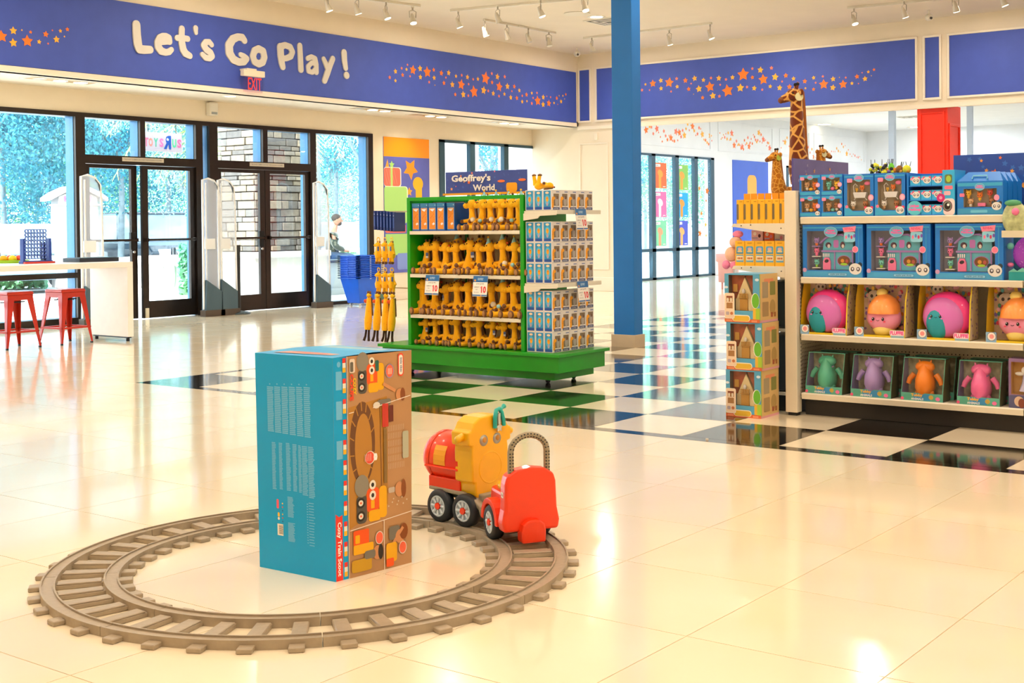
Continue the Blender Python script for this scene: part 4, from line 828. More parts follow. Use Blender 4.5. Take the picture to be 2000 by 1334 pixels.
for k in range(NB_): basket(.04+k*.028+(0 if k == 0 else .01), 'blue shopping basket, %s of the stack' % ('bottom' if k == 0 else 'topmost' if k == NB_-1 else ORD[k]+' from the bottom'), k == 0)

# ---------------------------------------------------------------- toy track, box and ride-on train
TKX, TKY = 3.285, 3.52
TR_ = M('track_tan', '#a3937c', .42, nscale=40, namt=.05, bump=.15)
tk = thing('toy_train_track', 'circular tan plastic train track laid on the floor', 'track', (TKX, TKY, 0))
def ring(m, r0, r1, z0, z1, a0, a1, mt, n=12):
    for i in range(n):
        A, B = a0+(a1-a0)*i/n, a0+(a1-a0)*(i+1)/n; q = [(r*math.cos(t_), r*math.sin(t_)) for r, t_ in ((r0, A), (r1, A), (r1, B), (r0, B))]
        m.add([(x, y, z0) for x, y in q]+[(x, y, z1) for x, y in q], [(4, 5, 6, 7), (3, 2, 1, 0), (1, 2, 6, 5), (3, 0, 4, 7)]+([(0, 1, 5, 4)] if i == 0 else [])+([(2, 3, 7, 6)] if i == n-1 else []), mt)
NS = 8; tiemesh = None
for s_ in range(NS):
    a0, a1 = 2*PI*s_/NS+.06, 2*PI*(s_+1)/NS+.06-.003
    mR = []
    for r0, r1 in ((.68, .73), (.887, .937)): m = MB(); mR.append(m); ring(m, r0+.006, r1-.006, 0, .024, a0, a1, TR_); ring(m, r0, r0+.006, 0, .030, a0, a1, TR_); ring(m, r1-.006, r1, 0, .030, a0, a1, TR_)
    sec = bpy.data.objects.new('track_section', None); C.objects.link(sec); sec.parent = tk; mR[0].build('rail', sec); mR[1].build('rail', sec)
    for j in range(5):
        a = a0+(a1-a0)*(j+.5)/5
        if tiemesh is None:
            m = MB(); m.box(.632, -.024, 0, .975, .024, .016, TR_); m.box(.735, -.024, .016, .883, .024, .021, TR_)
            o = m.build('tie', sec, .003); tiemesh = o.data
        else: o = bpy.data.objects.new('tie', tiemesh); C.objects.link(o); o.parent = sec; b_ = o.modifiers.new('b', 'BEVEL'); b_.width = .003; b_.segments = 1
        o.rotation_euler = (0, 0, a)
# cardboard box
A_, B_, C_ = Vector((3.169, 3.683, 0)), Vector((3.180, 3.301, 0)), Vector((3.528, 3.259, 0)); D_ = A_+(C_-B_); HB = .79
BXB = M('carton_blue', '#00a2e0', .4, spec=.3, nscale=3, namt=.03, coat=.08); BXT = M('carton_photo', '#b98a5c', .35, nscale=4, namt=.08)
bx = thing('toy_carton', 'tall blue and tan carton standing inside the toy track', 'box')
m = MB(); cc = (A_+C_)/2; lo = [p_.copy() for p_ in (A_, B_, C_, D_)]; hi = [p_+(p_-cc).normalized()*.008+UP*HB for p_ in lo]
mid = [(a+b)/2+(a-cc.xy.to_3d()).xy.to_3d().normalized()*.0 for a, b in zip(lo, hi)]
m.add(lo+hi, [(0, 1, 5, 4), (2, 3, 7, 6), (3, 0, 4, 7)][0:1]+[(2, 3, 7, 6), (3, 0, 4, 7), (3, 2, 1, 0)], BXB); m.add(lo+hi, [(1, 2, 6, 5)], BXT); m.build('carton_body', bx)
tp = [p_.copy() for p_ in hi]; m = MB(); mA, mB = (tp[0]+tp[3])/2, (tp[1]+tp[2])/2; up_ = UP*.006
m.add([tp[0], tp[1], mB+up_, mA+up_], [(0, 1, 2, 3)], BXB); m.add([mA+up_, mB+up_, tp[2], tp[3]], [(0, 1, 2, 3)], BXB); o = m.build('top_flaps', bx)
# print on the left face
U_ = (B_-A_); WL = U_.length; U_.normalize(); N_ = Vector((U_.y, -U_.x, 0)); V_ = (hi[0]-lo[0]); HL = V_.length; V_.normalize(); N_ = U_.cross(V_).normalized()
if N_.dot(Vector((-1, 0, 0))) < 0: N_ = -N_
a = Art(lo[0]+N_*.0005, U_, V_, N_, .0004); GT = '#6cbcea'
fx = lambda u: (u-508+(0))/(655-508)*WL
zf = lambda v, u=580: HL*(1-((v-(690+(u-495)*.055))/(417+(u-508)*.09)))
r_ = random.Random(2)
for k in range(6):
    x0 = fx(531+k*14.4); zt, zb = zf(755, 531+k*14), zf(843+k*2, 531+k*14)
    x1 = x0+fx(508+12.6)
    for q in range(26): zz = zt-(zt-zb)*q/26; a.k = 1; a.rect(x0, zz-.0052, (x1-x0)*r_.uniform(.86, 1), .0046, GT)
    a.text('%d' % (k+1) if 0 else 'ES', x0+.006, zt+.004, .008, .008, GT) if 0 else a.rect(x0+.012, zt+.006, .006, .005, GT)
for k, (u0, w_, v0, v1) in enumerate(((538, 8, 863, 955), (552, 7, 864, 955), (566, 9, 864, 957), (579, 8, 866, 958), (590, 6, 868, 960), (597, 11, 869, 965), (609, 12, 870, 970))):
    x0, x1 = fx(u0), fx(u0+w_); zt, zb = zf(v0, u0), zf(v1, u0)
    for q in range(30): zz = zt-(zt-zb)*q/30; a.k = 1; a.rect(x0, zz-.0046, (x1-x0)*r_.uniform(.75, 1), .0040, GT)
for u0, w_, v0, v1 in ((567, 13, 968, 1008), (567, 14, 1018, 1055), (608, 12, 978, 1065), (604, 3, 980, 1060)):
    x0, x1 = fx(u0), fx(u0+w_); zt, zb = zf(v0, u0), zf(v1, u0)
    for q in range(16): zz = zt-(zt-zb)*q/16; a.k = 1; a.rect(x0, zz-.0042, (x1-x0)*r_.uniform(.7, 1), .0036, GT)
a.rr(fx(545), zf(996), .012, .034, .005, '#f0607a'); a.rr(fx(547), zf(1012), .010, .016, .004, '#f2c23a'); a.rr(fx(547), zf(1018), .010, .010, .004, '#f4eee2'); a.rect(fx(546), zf(1048), .030, .042, '#f4eee2')
for q in range(9): a.k = 6; a.rect(fx(549), zf(1045)+q*.0036, .021, .0017, '#222222')
for q in range(6): a.ell(fx(557), zf(985+q*7), .003, .003, ('#f2c23a', '#e04a3a', '#1f5a9a')[q % 3], 8)
a.mb.build('back_print', bx)
# print on the right face
U2 = (C_-B_); WR = U2.length; U2.normalize(); V2 = (hi[1]-lo[1]).normalized(); N2 = U2.cross(V2).normalized()
if N2.dot(Vector((0, -1, 0))) < 0: N2 = -N2
b = Art(lo[1]+N2*.0005, U2, V2, N2, .0002); H2 = HL
b.rect(0, 0, .058, H2, BXB)
b.poly([(.004, .0), (.034, .0), (.034, .232), (.019, .226), (.004, .238)], '#e8382a'); b.text('Cozy Train Scoot', .008, .016, .021, .192, '#ffffff', rot=-1, bold=.03)
for k, z0 in enumerate((.745, .64, .50)): b.rect(.012, z0-.07, .026, .065, GT)
b.ell(.025, .765, .008, .01, GT)
for k in range(11):
    z0 = .01+k*.0725; b.rect(.040, z0, .014, .017, '#f5b920'); b.rect(.040, z0+.017, .014, .017, '#f2ece0'); b.rect(.040, z0+.034, .014, .017, '#e8382a')
b.rect(.0585, 0, .0025, H2, '#f2e6d8')
x0, xw = .062, WR-.062-.003; X_ = lambda t: x0+xw*t; Z_ = lambda t: H2*t
b.rect(x0, 0, xw, H2, BXT)
TANF, TRK, DK, ORG, YLW = '#b98134', '#6e4526', '#2a2522', '#f05a1c', '#f0b010'
b.poly([(X_(0), Z_(.22)), (X_(.62), Z_(.30)), (X_(.62), Z_(.80)), (X_(.0), Z_(.77))], TANF)          # wood floor of the photo
b.ell(X_(.22), Z_(.60), xw*.20, Z_(.19), TRK, 28); b.ell(X_(.235), Z_(.58), xw*.135, Z_(.155), TANF, 28)
for k in range(14): t_ = math.radians(20+k*25); b.line(X_(.225)+xw*.14*math.cos(t_), Z_(.59)+Z_(.158)*math.sin(t_), X_(.22)+xw*.2*math.cos(t_), Z_(.60)+Z_(.19)*math.sin(t_), .004, TANF)
b.line(X_(.52), Z_(.28), X_(.50), Z_(.79), .003, TRK)
def minitrain(cx, cy, s):
    b.rr(cx-.040*s, cy-.055*s, .034*s, .075*s, .012*s, '#55504a'); b.ell(cx-.022*s, cy+.045*s, .024*s, .030*s, '#8d8678'); b.rr(cx-.006*s, cy-.03*s, .042*s, .065*s, .012*s, ORG); b.rr(cx+.0*s, cy-.055*s, .04*s, .03*s, .008*s, YLW); b.rr(cx+.036*s, cy-.05*s, .026*s, .085*s, .01*s, YLW)
    b.rect(cx+.008*s, cy-.02*s, .012*s, .022*s, YLW)
    for dy in (-.035, .0): b.ell(cx-.026*s, cy+dy*s, .014*s, .014*s, DK); b.ell(cx-.026*s, cy+dy*s, .008*s, .008*s, '#e8e0d4'); b.ell(cx-.026*s, cy+dy*s, .003*s, .003*s, ORG)
    for dy in (.015, .043): b.ell(cx+.014*s, cy+dy*s, .011*s, .013*s, '#f2ece0'); b.ell(cx+.014*s, cy+dy*s, .005*s, .006*s, DK)
minitrain(X_(.32), Z_(.905), 1.15); minitrain(X_(.30), Z_(.33), 1.35)
b.rr(X_(.43), Z_(.92), .016, .04, .005, '#2f6a5c'); b.rr(X_(.80), Z_(.885), .026, .085, .012, '#e8482c'); b.rr(X_(.815), Z_(.892), .018, .073, .008, '#f4ece0'); b.text('little tikes', X_(.835), Z_(.905), .010, .052, '#3a4a8a', rot=-1, bold=.02)
b.ell(X_(.66), Z_(.915), .020, .026, '#8a90b8'); b.ell(X_(.66), Z_(.915), .017, .023, '#f26a4a'); [b.rect(X_(.66)-.008+.005*q, Z_(.90), .0025, .022, '#f8d0c0') for q in range(4)]
b.text('COZY', X_(.075), Z_(.825), .014, .06, '#f0c010', rot=-1, bold=.05); b.text('COUPE', X_(.022), Z_(.80), .017, .095, '#e8482c', rot=-1, bold=.05); b.rr(X_(.02), Z_(.925), .024, .05, .006, '#e8d8c8'); b.rr(X_(.03), Z_(.93), .014, .035, .004, '#6a6458')
SKN, HRD, GRY = '#d09060', '#8a4a20', '#7a7468'
b.ell(X_(.82), Z_(.80), .018, .022, SKN); b.ell(X_(.87), Z_(.80), .012, .024, HRD); b.line(X_(.75), Z_(.82), X_(.55), Z_(.86), .012, SKN); b.rr(X_(.45), Z_(.76), .065, .022, .01, GRY); b.ell(X_(.44), Z_(.765), .016, .012, '#e4dcd0')
b.line(X_(0), Z_(.745), X_(.08), Z_(.748), .003, '#f2e6d8'); b.line(X_(.38), Z_(.755), X_(1), Z_(.79), .003, '#f2e6d8')
b.rect(X_(.53), Z_(.66), .028, .085, '#c8382a'); b.rect(X_(.64), Z_(.68), .02, .06, '#6a2a1c'); b.rect(X_(.55), Z_(.40), .014, .2, '#8a6a38'); b.rr(X_(.86), Z_(.50), .028, .10, .006, '#b8b8a0')
for q in range(11):
    for w_ in range(6): b.k = 90; b.line(X_(.60+.028*q), Z_(.46+.035*w_), X_(.60+.028*q), Z_(.487+.035*w_), .0012, '#d8c8b0')
b.ell(X_(.33), Z_(.53), .022, .024, '#f2ece0'); b.ell(X_(.325), Z_(.53), .020, .022, '#e8503a'); [b.line(X_(.25+.03*q), Z_(.515), X_(.25+.03*q), Z_(.548), .002, '#f8d8cc') for q in range(4)]; b.text('8', X_(.385), Z_(.512), .017, .028, '#ffffff', rot=-1, bold=.06)
b.ell(X_(.80), Z_(.36), .020, .028, SKN); b.ell(X_(.87), Z_(.36), .012, .034, HRD); b.rr(X_(.62), Z_(.35), .03, .02, .006, '#c8b8a8')
for q in range(8): b.star(X_(.62+.04*q+(q % 2)*.02), Z_(.29+.015*(q % 3)), .004, '#d8c8b0')
b.line(X_(0), Z_(.215), X_(1), Z_(.245), .003, '#f2e6d8'); b.line(X_(.54), Z_(0), X_(.54), Z_(.232), .003, '#f2e6d8')
b.rr(X_(.05), Z_(.14), .07, .055, .006, ORG); b.rr(X_(.08), Z_(.15), .02, .03, .003, YLW); b.rr(X_(.05), Z_(.10), .09, .035, .006, YLW); b.rr(X_(.02), Z_(.02), .09, .045, .01, '#c89a20'); b.ell(X_(.43), Z_(.09), .02, .026, SKN); b.ell(X_(.48), Z_(.09), .012, .028, DK); b.rr(X_(.22), Z_(.07), .05, .03, .01, GRY)
b.rr(X_(.62), Z_(.13), .05, .05, .01, GRY); b.ell(X_(.80), Z_(.14), .022, .026, SKN); b.ell(X_(.86), Z_(.16), .02, .03, HRD); b.line(X_(.60), Z_(.08), X_(.85), Z_(.18), .012, SKN); b.rr(X_(.57), Z_(.03), .05, .07, .01, YLW); b.rr(X_(.57), Z_(.01), .035, .03, .006, ORG)
for x_, z_ in ((.46, .155), (.84, .085)): b.ell(X_(x_), Z_(z_), .019, .024, '#e8d8d0'); b.ell(X_(x_), Z_(z_), .016, .021, '#f26a4a')
b.mb.build('front_print', bx)
# label on the top
c = Art(hi[0]+UP*.003, (hi[3]-hi[0]).normalized(), (hi[1]-hi[0]).normalized(), UP, .0012)
c.poly([(.03, .06), (.17, .10), (.20, .32), (.05, .33)], '#d8968a'); c.poly([(.06, .10), (.14, .13), (.13, .28), (.07, .28)], '#c8665a'); c.rect(.2, .04, .12, .3, '#8fb8cc'); c.mb.build('top_print', bx)
# ---------------------------------------------------------------- ride-on train
RD, YL, TN, TY = M('train_red', '#f43a0a', .38, nscale=20, namt=.03, coat=.2), M('train_yellow', '#f6b400', .38, nscale=20, namt=.03, coat=.2), M('train_tan', '#9b8d72', .5, nscale=20, namt=.04), M('train_tyre', '#23262a', .55, nscale=20, namt=.1)
HUBW = M('hub_white', '#d3d8da', .4); YL2 = M('train_label_yellow', '#f5a21e', .4)
tr = thing('ride_on_train', 'red and yellow plastic ride-on train with grey arched handle on the track', 'ride-on toy', (4.11, 3.455, .02))
ENG = Matrix.Rotation(math.radians(84-90), 4, 'Z')
REAR = Matrix.Translation((3.978-4.11, 3.095-3.455, 0)) @ Matrix.Rotation(math.radians(58-90), 4, 'Z')
def mb(T): m = MB(); m.T = T; return m
def wheel(T, x, y, side):
    w = mb(T); o_ = side; x1 = x+o_*.022
    w.lathe([(.045, -.024), (.060, -.024), (.068, -.014), (.068, .014), (.060, .024), (.045, .024)], TY, 32, (x, y, .068), 'x'); w.cyl((x-o_*.02, y, .068), (x+o_*.012, y, .068), .046, TY, n=24)
    wo = w.build('wheel', tr); h = mb(T); h.lathe([(.040, .0), (.045, .004), (.045, .006), (.038, .008), (.036, .002)], HUBW, 28, (x+o_*.016, y, .068), 'x') if o_ > 0 else h.lathe([(.040, -.0), (.045, -.004), (.045, -.006), (.038, -.008), (.036, -.002)], HUBW, 28, (x-.016, y, .068), 'x')
    h.cyl((x+o_*.012, y, .068), (x+o_*.016, y, .068), .040, HUBW, n=28)
    for k in range(8):
        a_ = k*PI/4; c_, s_ = math.cos(a_), math.sin(a_); h.cyl((x+o_*.018, y+c_*.016, .068+s_*.016), (x+o_*.018, y+c_*.038, .068+s_*.038), .0055, HUBW, .008, 6)
    h.build('hub', wo); mb(T).cyl((x+o_*.014, y, .068), (x+o_*.026, y, .068), .0135, RD, n=16).build('axle_cap', wo)
for s_ in (-1, 1):
    wheel(ENG, s_*.098, .078, s_); wheel(ENG, s_*.098, -.072, s_); wheel(REAR, s_*.098, .03, s_)
m = mb(ENG); m.box(-.07, -.14, .10, .07, .15, .135, TN); m.build('chassis', tr, .006)
for s_ in (-1, 1):
    m = mb(ENG); m.prism([(.15, .128), (.15, .142), (-.05, .140), (-.115, .120), (-.155, .09), (-.165, .06), (-.155, .055), (-.145, .08), (-.105, .105), (-.05, .124)], (s_*.075-.014 if s_ > 0 else -.103, 0, 0), YY, UP, XX, .042, TN); m.build('side_fender', tr, .004)
m = mb(ENG); m.lathe([(0, .205), (.07, .205), (.092, .195), (.106, .17), (.106, -.03), (0, -.03)], RD, 36, (0, 0, .255), 'y'); m.lathe([(.1075, .165), (.1095, .16), (.1095, .15), (.1075, .145)], RD, 36, (0, 0, .255), 'y')
br = m.build('boiler', tr); m = mb(ENG); m.box(-.095, -.03, .135, .095, .16, .185, RD); m.box(-.112, -.03, .222, -.10, .17, .232, RD); m.box(.10, -.03, .222, .112, .17, .232, RD); m.build('boiler_base', tr, .006)
m = mb(ENG); m.lathe([(0, .235), (.04, .235), (.058, .225), (.064, .20), (.060, .195)], M('train_black', '#2b2a2a', .4), 28, (0, 0, .265), 'y'); m.build('smokebox_front', br)
m = mb(ENG); m.lathe([(.0, .0), (.030, 0), (.028, .05), (.036, .055), (.036, .075), (.0, .075)], RD, 20, (0, .02, .345)); m.build('chimney', tr)
vs = []; m = mb(ENG)
for i in range(5):
    t_ = math.radians(168+(-22+44*i/4)*1.0-0); r_ = .1075
    for y_ in (.045, .115): vs.append((r_*math.cos(t_), y_, .255+r_*math.sin(t_)))
m.add([(v[0]*1.012, v[1], .255+(v[2]-.255)*1.012) for v in vs], [(2*i, 2*i+1, 2*i+3, 2*i+2) for i in range(4)], YL2); m.build('side_plate', br)
hw = [(.075, .135), (.085, .150), (.088, .20), (.104, .205), (.106, .33), (.103, .352), (.122, .356), (.124, .412), (.108, .414), (.090, .445), (.055, .466), (0, .470)]
pf = [(x, z) for x, z in hw]+[(-x, z) for x, z in hw[::-1][1:]]
m = mb(ENG); m.prism(pf, (0, -.115, -.02), XX, UP, YY, .105, YL); cab = m.build('cab', tr, .010, 3)
m = mb(ENG)
for s_ in (-1, 1): m.cyl((s_*.12, -.075, .37), (s_*.150, -.08, .365), .017, YL, .014, 14); m.ball((s_*.150, -.08, .365), .015, YL, 12, 8)
m.build('cab_grip', cab); m = mb(ENG); m.lathe([(.060, -.1145), (.064, -.118), (.068, -.1145)], YL, 28, (0, 0, .235), 'y'); m.build('round_moulding', cab)
for s_ in (-1, 1):
    m = mb(ENG); m.lathe([(0, -.1165), (.023, -.1165), (.023, -.1150)], M('eye_silver', '#a9a79c', .3, .3), 20, (s_*.038, 0, .350), 'y'); m.lathe([(0, -.1175), (.012, -.1175), (.012, -.1165)], M('eye_gold', '#c98a2c' if s_ > 0 else '#c98a2c', .3), 16, (s_*.038+.004, 0, .352), 'y'); m.build('round_sticker', cab)
TQ = M('turquoise_trim', '#1fa79c', .4); m = mb(ENG); m.tube([(.018, -.125, .395), (.016, -.128, .44), (.026, -.125, .468), (.045, -.122, .472), (.058, -.125, .455), (.064, -.128, .425), (.066, -.13, .40)], .009, TQ, 8)
m.tube([(.058, -.12, .462), (.075, -.11, .470), (.092, -.105, .476)], [.006, .006, .011], TQ, 8); m.build('bow_ornament', tr)
m = mb(ENG); SV = M('silver_star', '#cfd0cc', .2, .6); m.prism([((.02 if i % 2 == 0 else .011)*math.sin(PI*i/5), (.02 if i % 2 == 0 else .011)*math.cos(PI*i/5)) for i in range(10)], (.040, -.124, .395), XX, UP, -YY, .006, SV); m.cyl((.040, -.126, .41), (.040, -.126, .455), .008, SV, n=10); m.build('star_charm', tr)
# rear car
bk = [(.112, .055), (.118, .09), (.108, .14), (.104, .24), (.095, .272), (.06, .292), (0, .300)]
pf = [(x, z) for x, z in bk]+[(-x, z) for x, z in bk[::-1][1:]]
m = mb(REAR); m.prism(pf, (0, -.125, -.0), XX, UP, YY, .065, RD); back = m.build('backrest', tr, .012, 3)
m = mb(REAR); m.box(-.085, -.07, .075, .085, .13, .195, RD, taper=.004); m.build('seat_body', tr, .018, 3)
for s_ in (-1, 1):
    m = mb(REAR); pts = [(.095*math.cos(math.radians(a_)), .068+.095*math.sin(math.radians(a_))) for a_ in range(0, 181, 15)]+[(.072*math.cos(math.radians(a_)), .068+.072*math.sin(math.radians(a_))) for a_ in range(180, -1, -15)]
    m.prism([(y_+.03, z_) for y_, z_ in pts], (s_*.095-.028, 0, 0), YY, UP, XX, .056, RD); m.build('wheel_arch', tr, .004)
m = mb(REAR); m.lathe([(0, 0), (.075, 0), (.082, .012), (.078, .024), (.05, .032), (0, .034)], YL, 28, (0, .025, .193)); m.build('seat', tr)
m = mb(REAR); hp = [(-.074, -.10, .275)]+[(-.074, -.10, .36)]+[(-.074+.074*(1-math.cos(math.radians(q))), -.10, .36+.062*math.sin(math.radians(q))) for q in range(20, 180, 20)]+[(.074, -.10, .36), (.074, -.10, .275)]
m.tube(hp, .0125, TN, 12); hd = m.build('push_handle', tr); m = mb(REAR)
for i in range(len(hp)-1):
    a_, b_ = Vector(hp[i]), Vector(hp[i+1]); k_ = max(1, int((b_-a_).length/.011))
    for q in range(k_):
        p_ = a_.lerp(b_, (q+.5)/k_); d_ = (b_-a_).normalized(); n_ = d_.cross(YY).normalized()
        for sg in (-1, 1): c0 = p_+n_*sg*.0055+Vector((0, -.0105, 0)); m.box(c0.x-.0028, c0.y-.002, c0.z-.0022, c0.x+.0028, c0.y+.001, c0.z+.0022, TY)
o = m.build('grip_holes', hd); o['kind'] = 'stuff'
m = mb(REAR); m.prism([(.048, .015), (.050, .06), (.044, .085), (.025, .100), (0, .104), (-.025, .100), (-.044, .085), (-.050, .06), (-.048, .015)], (0, -.155, 0), XX, UP, YY, .06, RD); m.build('rear_bumper', tr, .008, 3)
m = mb(REAR); m.box(-.04, .10, .06, .04, .24, .10, TN); m.build('hitch_bar', tr, .006)
m = mb(REAR); a = Art((-.1065, -.078, .185), -YY, UP, -XX, .0004, m); a.rr(.0, 0, .026, .022, .005, '#f4f0e8'); a.text('little tikes', .003, .007, .02, .008, '#c83a2a', bold=.02); m.build('badge', back)

# ---------------------------------------------------------------- green display
GN = M('display_green', '#04960e', .35, nscale=8, namt=.04, coat=.1); GNL = M('display_green_dark', '#0a6f14', .4, nscale=8, namt=.04); SHW = M('shelf_white', '#e2dccb', .4, .1, nscale=8, namt=.02); PEGB = M('panel_beige', '#cdbf9c', .6, nscale=8, namt=.04)
dp = thing('green_display_stand', 'green double-sided display stand on a wide plinth, stocked with toy giraffes', 'display stand', (0, 0, 0))
MB().box(7.96, 5.80, .225, 8.66, 7.72, .25, GN).build('plinth_top', dp, .003); MB().box(7.99, 5.83, .10, 8.63, 7.69, .225, GN).build('plinth_fascia', dp, .003); MB().box(8.06, 5.92, .035, 8.60, 7.6, .10, GN).build('plinth_skirt', dp, .002)
for x in (8.15, 8.5):
    for y in (6.05, 7.5): MB().cyl((x, y-.01, .02), (x, y+.01, .02), .02, BLK, n=12).box(x-.015, y-.015, .02, x+.015, y+.015, .04, BLK).build('caster', dp)
for y0, y1 in ((6.18, 6.215), (7.385, 7.42)):
    u = MB().box(8.02, y0, .25, 8.60, y1, 1.49, GN).build('side_panel', dp, .003)
MB().box(8.02, 6.215, 1.46, 8.06, 7.385, 1.49, GN).box(8.30, 6.215, 1.455, 8.34, 7.385, 1.49, GN).build('top_rail', dp, .002)
MB().box(8.315, 6.215, .25, 8.325, 7.385, 1.46, PEGB).build('back_panel', dp)
for y in (6.6, 7.0): MB().box(8.29, y-.01, .25, 8.315, y+.01, 1.46, GNL).build('rear_strip', dp)
m = MB()
for k in range(60): m.box(8.05, 6.1795, .28+k*.02, 8.056, 6.1805, .29+k*.02, BLK)
o = m.build('slot_row', dp); o['kind'] = 'stuff'
for z in (1.205, .845, .505): MB().box(8.02, 6.215, z-.022, 8.31, 7.385, z, SHW).box(8.015, 6.215, z-.026, 8.022, 7.385, z+.003, SHW).build('shelf', dp, .001)
for z in (1.36, .79): MB().box(8.03, 5.86, z-.02, 8.60, 6.18, z, SHW).prism([(5.86, z-.02), (6.18, z-.02), (6.18, z-.075), (6.04, z-.06), (6.02, z-.04), (5.86, z-.035)], (8.02, 0, 0), YY, UP, XX, .01, SHW).box(8.02, 5.85, z-.028, 8.62, 5.86, z+.004, SHW).build('end_shelf', dp, .001)
# plush giraffes
PLY = spots('plush_yellow', '#ffbb14', '#ee8a14', 46, .12); PB = M('plush_brown', '#6e4420', .9, nscale=60, bump=.5, sheen=.3); PBL = M('plush_pad', '#a8794a', .9, nscale=60, bump=.4); PDK = M('plush_dark', '#3a2212', .9, nscale=60, bump=.4); HAT = M('felt_blue', '#8fc0c8', .9, nscale=50, bump=.3); PYP = M('plush_plain_yellow', '#ffbb14', .9, nscale=60, bump=.3); PWH = M('plush_white', '#e9e2d4', .9); REDT = M('plush_ear', '#d8541c', .9)
def giraffe(kind, s=1.0, seed=0):
    r = random.Random(seed); t = thing('plush_giraffe', 'x', 'plush toy', (0, 0, 0)); lean = r.uniform(-.02, .02)
    m = MB(); m.ball((0, 0, .055), (.048, .042, .055), PLY, 14, 10); m.tube([(0, 0, .07), (lean*.4, .002, .115), (lean, .004, .16), (lean, .002, .20)], [.040, .029, .024, .026], PLY, 12); m.build('body', t)
    hx = lean; dr = r.choice((-1, -1, -1, -.75)); hz = .222
    m = MB(); m.ball((hx-dr*.004, 0, hz), (.041, .038, .043), PYP, 14, 10); m.tube([(hx, -.004, hz-.002), (hx+dr*.030, -.010, hz-.006), (hx+dr*.048, -.014, hz-.010)], [.034, .025, .024], PYP, 12); m.ball((hx+dr*.052, -.015, hz-.010), (.026, .028, .025), PYP, 12, 8); h = m.build('head', t)
    MB().ball((hx+dr*.010, -.034, hz+.016), .0055, PDK, 8, 6).ball((hx+dr*.030, -.034, hz+.012), .005, PDK, 8, 6).build('eye', h)
    for s_ in (-1, 1): MB().cyl((hx+s_*.013, .012, hz+.030), (hx+s_*.017, .016, hz+.046), .006, PYP, n=8).ball((hx+s_*.018, .017, hz+.053), (.011, .011, .012), PB, 8, 6).build('ossicone', h)
    MB().ball((hx-dr*.038, .016, hz+.014), (.018, .008, .010), REDT, 8, 6).build('ear', h)
    MB().tube([(hx-dr*.030, .028, hz+.02), (hx-dr*.025+0, .032, .17), (-dr*.02, .038, .11)], [.008, .010, .008], PB, 6).build('mane', t)
    for s_ in (-1, 1):
        a_ = r.uniform(-.3, .3); e = Vector((s_*.082, -.03-r.random()*.03, .072+a_*.06)); MB().tube([(s_*.03, -.005, .088), (s_*.055, -.02, .085), e], [.018, .015, .014], PYP, 8).build('arm', t); MB().ball(e, (.020, .016, .018), PB, 10, 6).build('hand', t)
        f = Vector((s_*(.034+r.random()*.02), -.115, .026)); MB().tube([(s_*.028, -.01, .03), (s_*.034, -.06, .026), f], [.026, .022, .019], PYP, 8).build('leg', t)
        ft = MB().ball(f+Vector((0, -.004, .004)), (.022, .014, .030), PB, 10, 8).build('foot', t); MB().ball(f+Vector((0, -.012, .004)), (.015, .008, .022), PBL, 8, 6).build('sole_pad', ft)
    if kind in (1, 2): MB().tube([(hx-.004, 0, hz+.026), (hx-.008, 0, hz+.082)], [.026, .002], HAT, 12).ball((hx-.008, 0, hz+.084), .008, PYP, 8, 6).build('party_hat', h)
    if kind == 2: MB().ball((r.choice((-.05, .05)), -.055, .095), .022, PWH, 12, 8).ball((.05, -.06, .085), (.019, .017, .016), HAT, 10, 6).build('cupcake', t)
    if kind == 3: MB().box(.035, -.04, .13, .062, -.038, .175, M('hang_tag', '#4a5a88', .4)).box(.036, -.0405, .132, .061, -.04, .148, M('tag_white', '#c9c4bc', .5)).build('hang_tag', t)
    for o in t.children: o.scale = (s, s, s); o.location = (0, 0, 0)
    return t
proto = {}
def put_g(kind, x, y, z, rz, label, group, sc=1.0):
    if kind not in proto: t = giraffe(kind, 1.0, kind+3); proto[kind] = t; t.location = (x, y, z); t.rotation_euler = (0, 0, rz); t['label'] = label; t['group'] = group; t.scale = (sc,)*3; scan(t); return t
    return dup(proto[kind], (x, y, z), rz, label, group, sc)
rg = random.Random(21)
rows = [(.845, 10, 7.335, 6.255, 'upper plush shelf', (3, 0, 0, 0, 3, 0, 1, 1, 2, 3, 2)), (.505, 10, 7.345, 6.25, 'middle plush shelf', (0, 0, 3, 0, 0, 0, 0, 2, 0, 0, 2, 2)), (.25, 10, 7.345, 6.26, 'bottom tier', (3, 0, 0, 0, 0, 0, 3, 3, 0, 0, 0))]
for z, n, ya, yb, nm, kinds in rows:
    for i in range(n):
        y = ya+(yb-ya)*i/(n-1)+rg.uniform(-.008, .008); put_g(kinds[i], 8.145+rg.uniform(-.005, .01), y, z, -PI/2+rg.uniform(-.5, .35), '%s seated plush giraffe in the front row of the %s' % (ordl(i, n), nm), 'seated plush giraffes on the green stand', rg.uniform(.94, 1.12) if z > .3 else rg.uniform(.80, .90))
    for i in range(5):
        y = ya-.05+(yb-ya+.1)*i/4; put_g((0, 1, 0, 0)[i % 4], 8.245, y, z, -PI/2+rg.uniform(-.3, .3), '%s plush giraffe, back row of the %s' % (ordl(i, 5), nm), 'seated plush giraffes on the green stand', rg.uniform(1.08, 1.15) if z > .3 else .9)
for i in range(6):
    put_g((1, 2, 1, 2, 2, 1)[i], 8.14, 6.80-i*.098, 1.205, -PI/2+rg.uniform(-.2, .2), '%s party plush giraffe on the top shelf of the green stand' % ordl(i, 6), 'party plush giraffes on the top shelf', .98)
for i in range(4): put_g(1, 8.24, 6.74-i*.13, 1.205, -PI/2+rg.uniform(-.3, .3), '%s party plush giraffe behind the front row on the top shelf' % ordl(i, 4), 'party plush giraffes on the top shelf', 1.08)
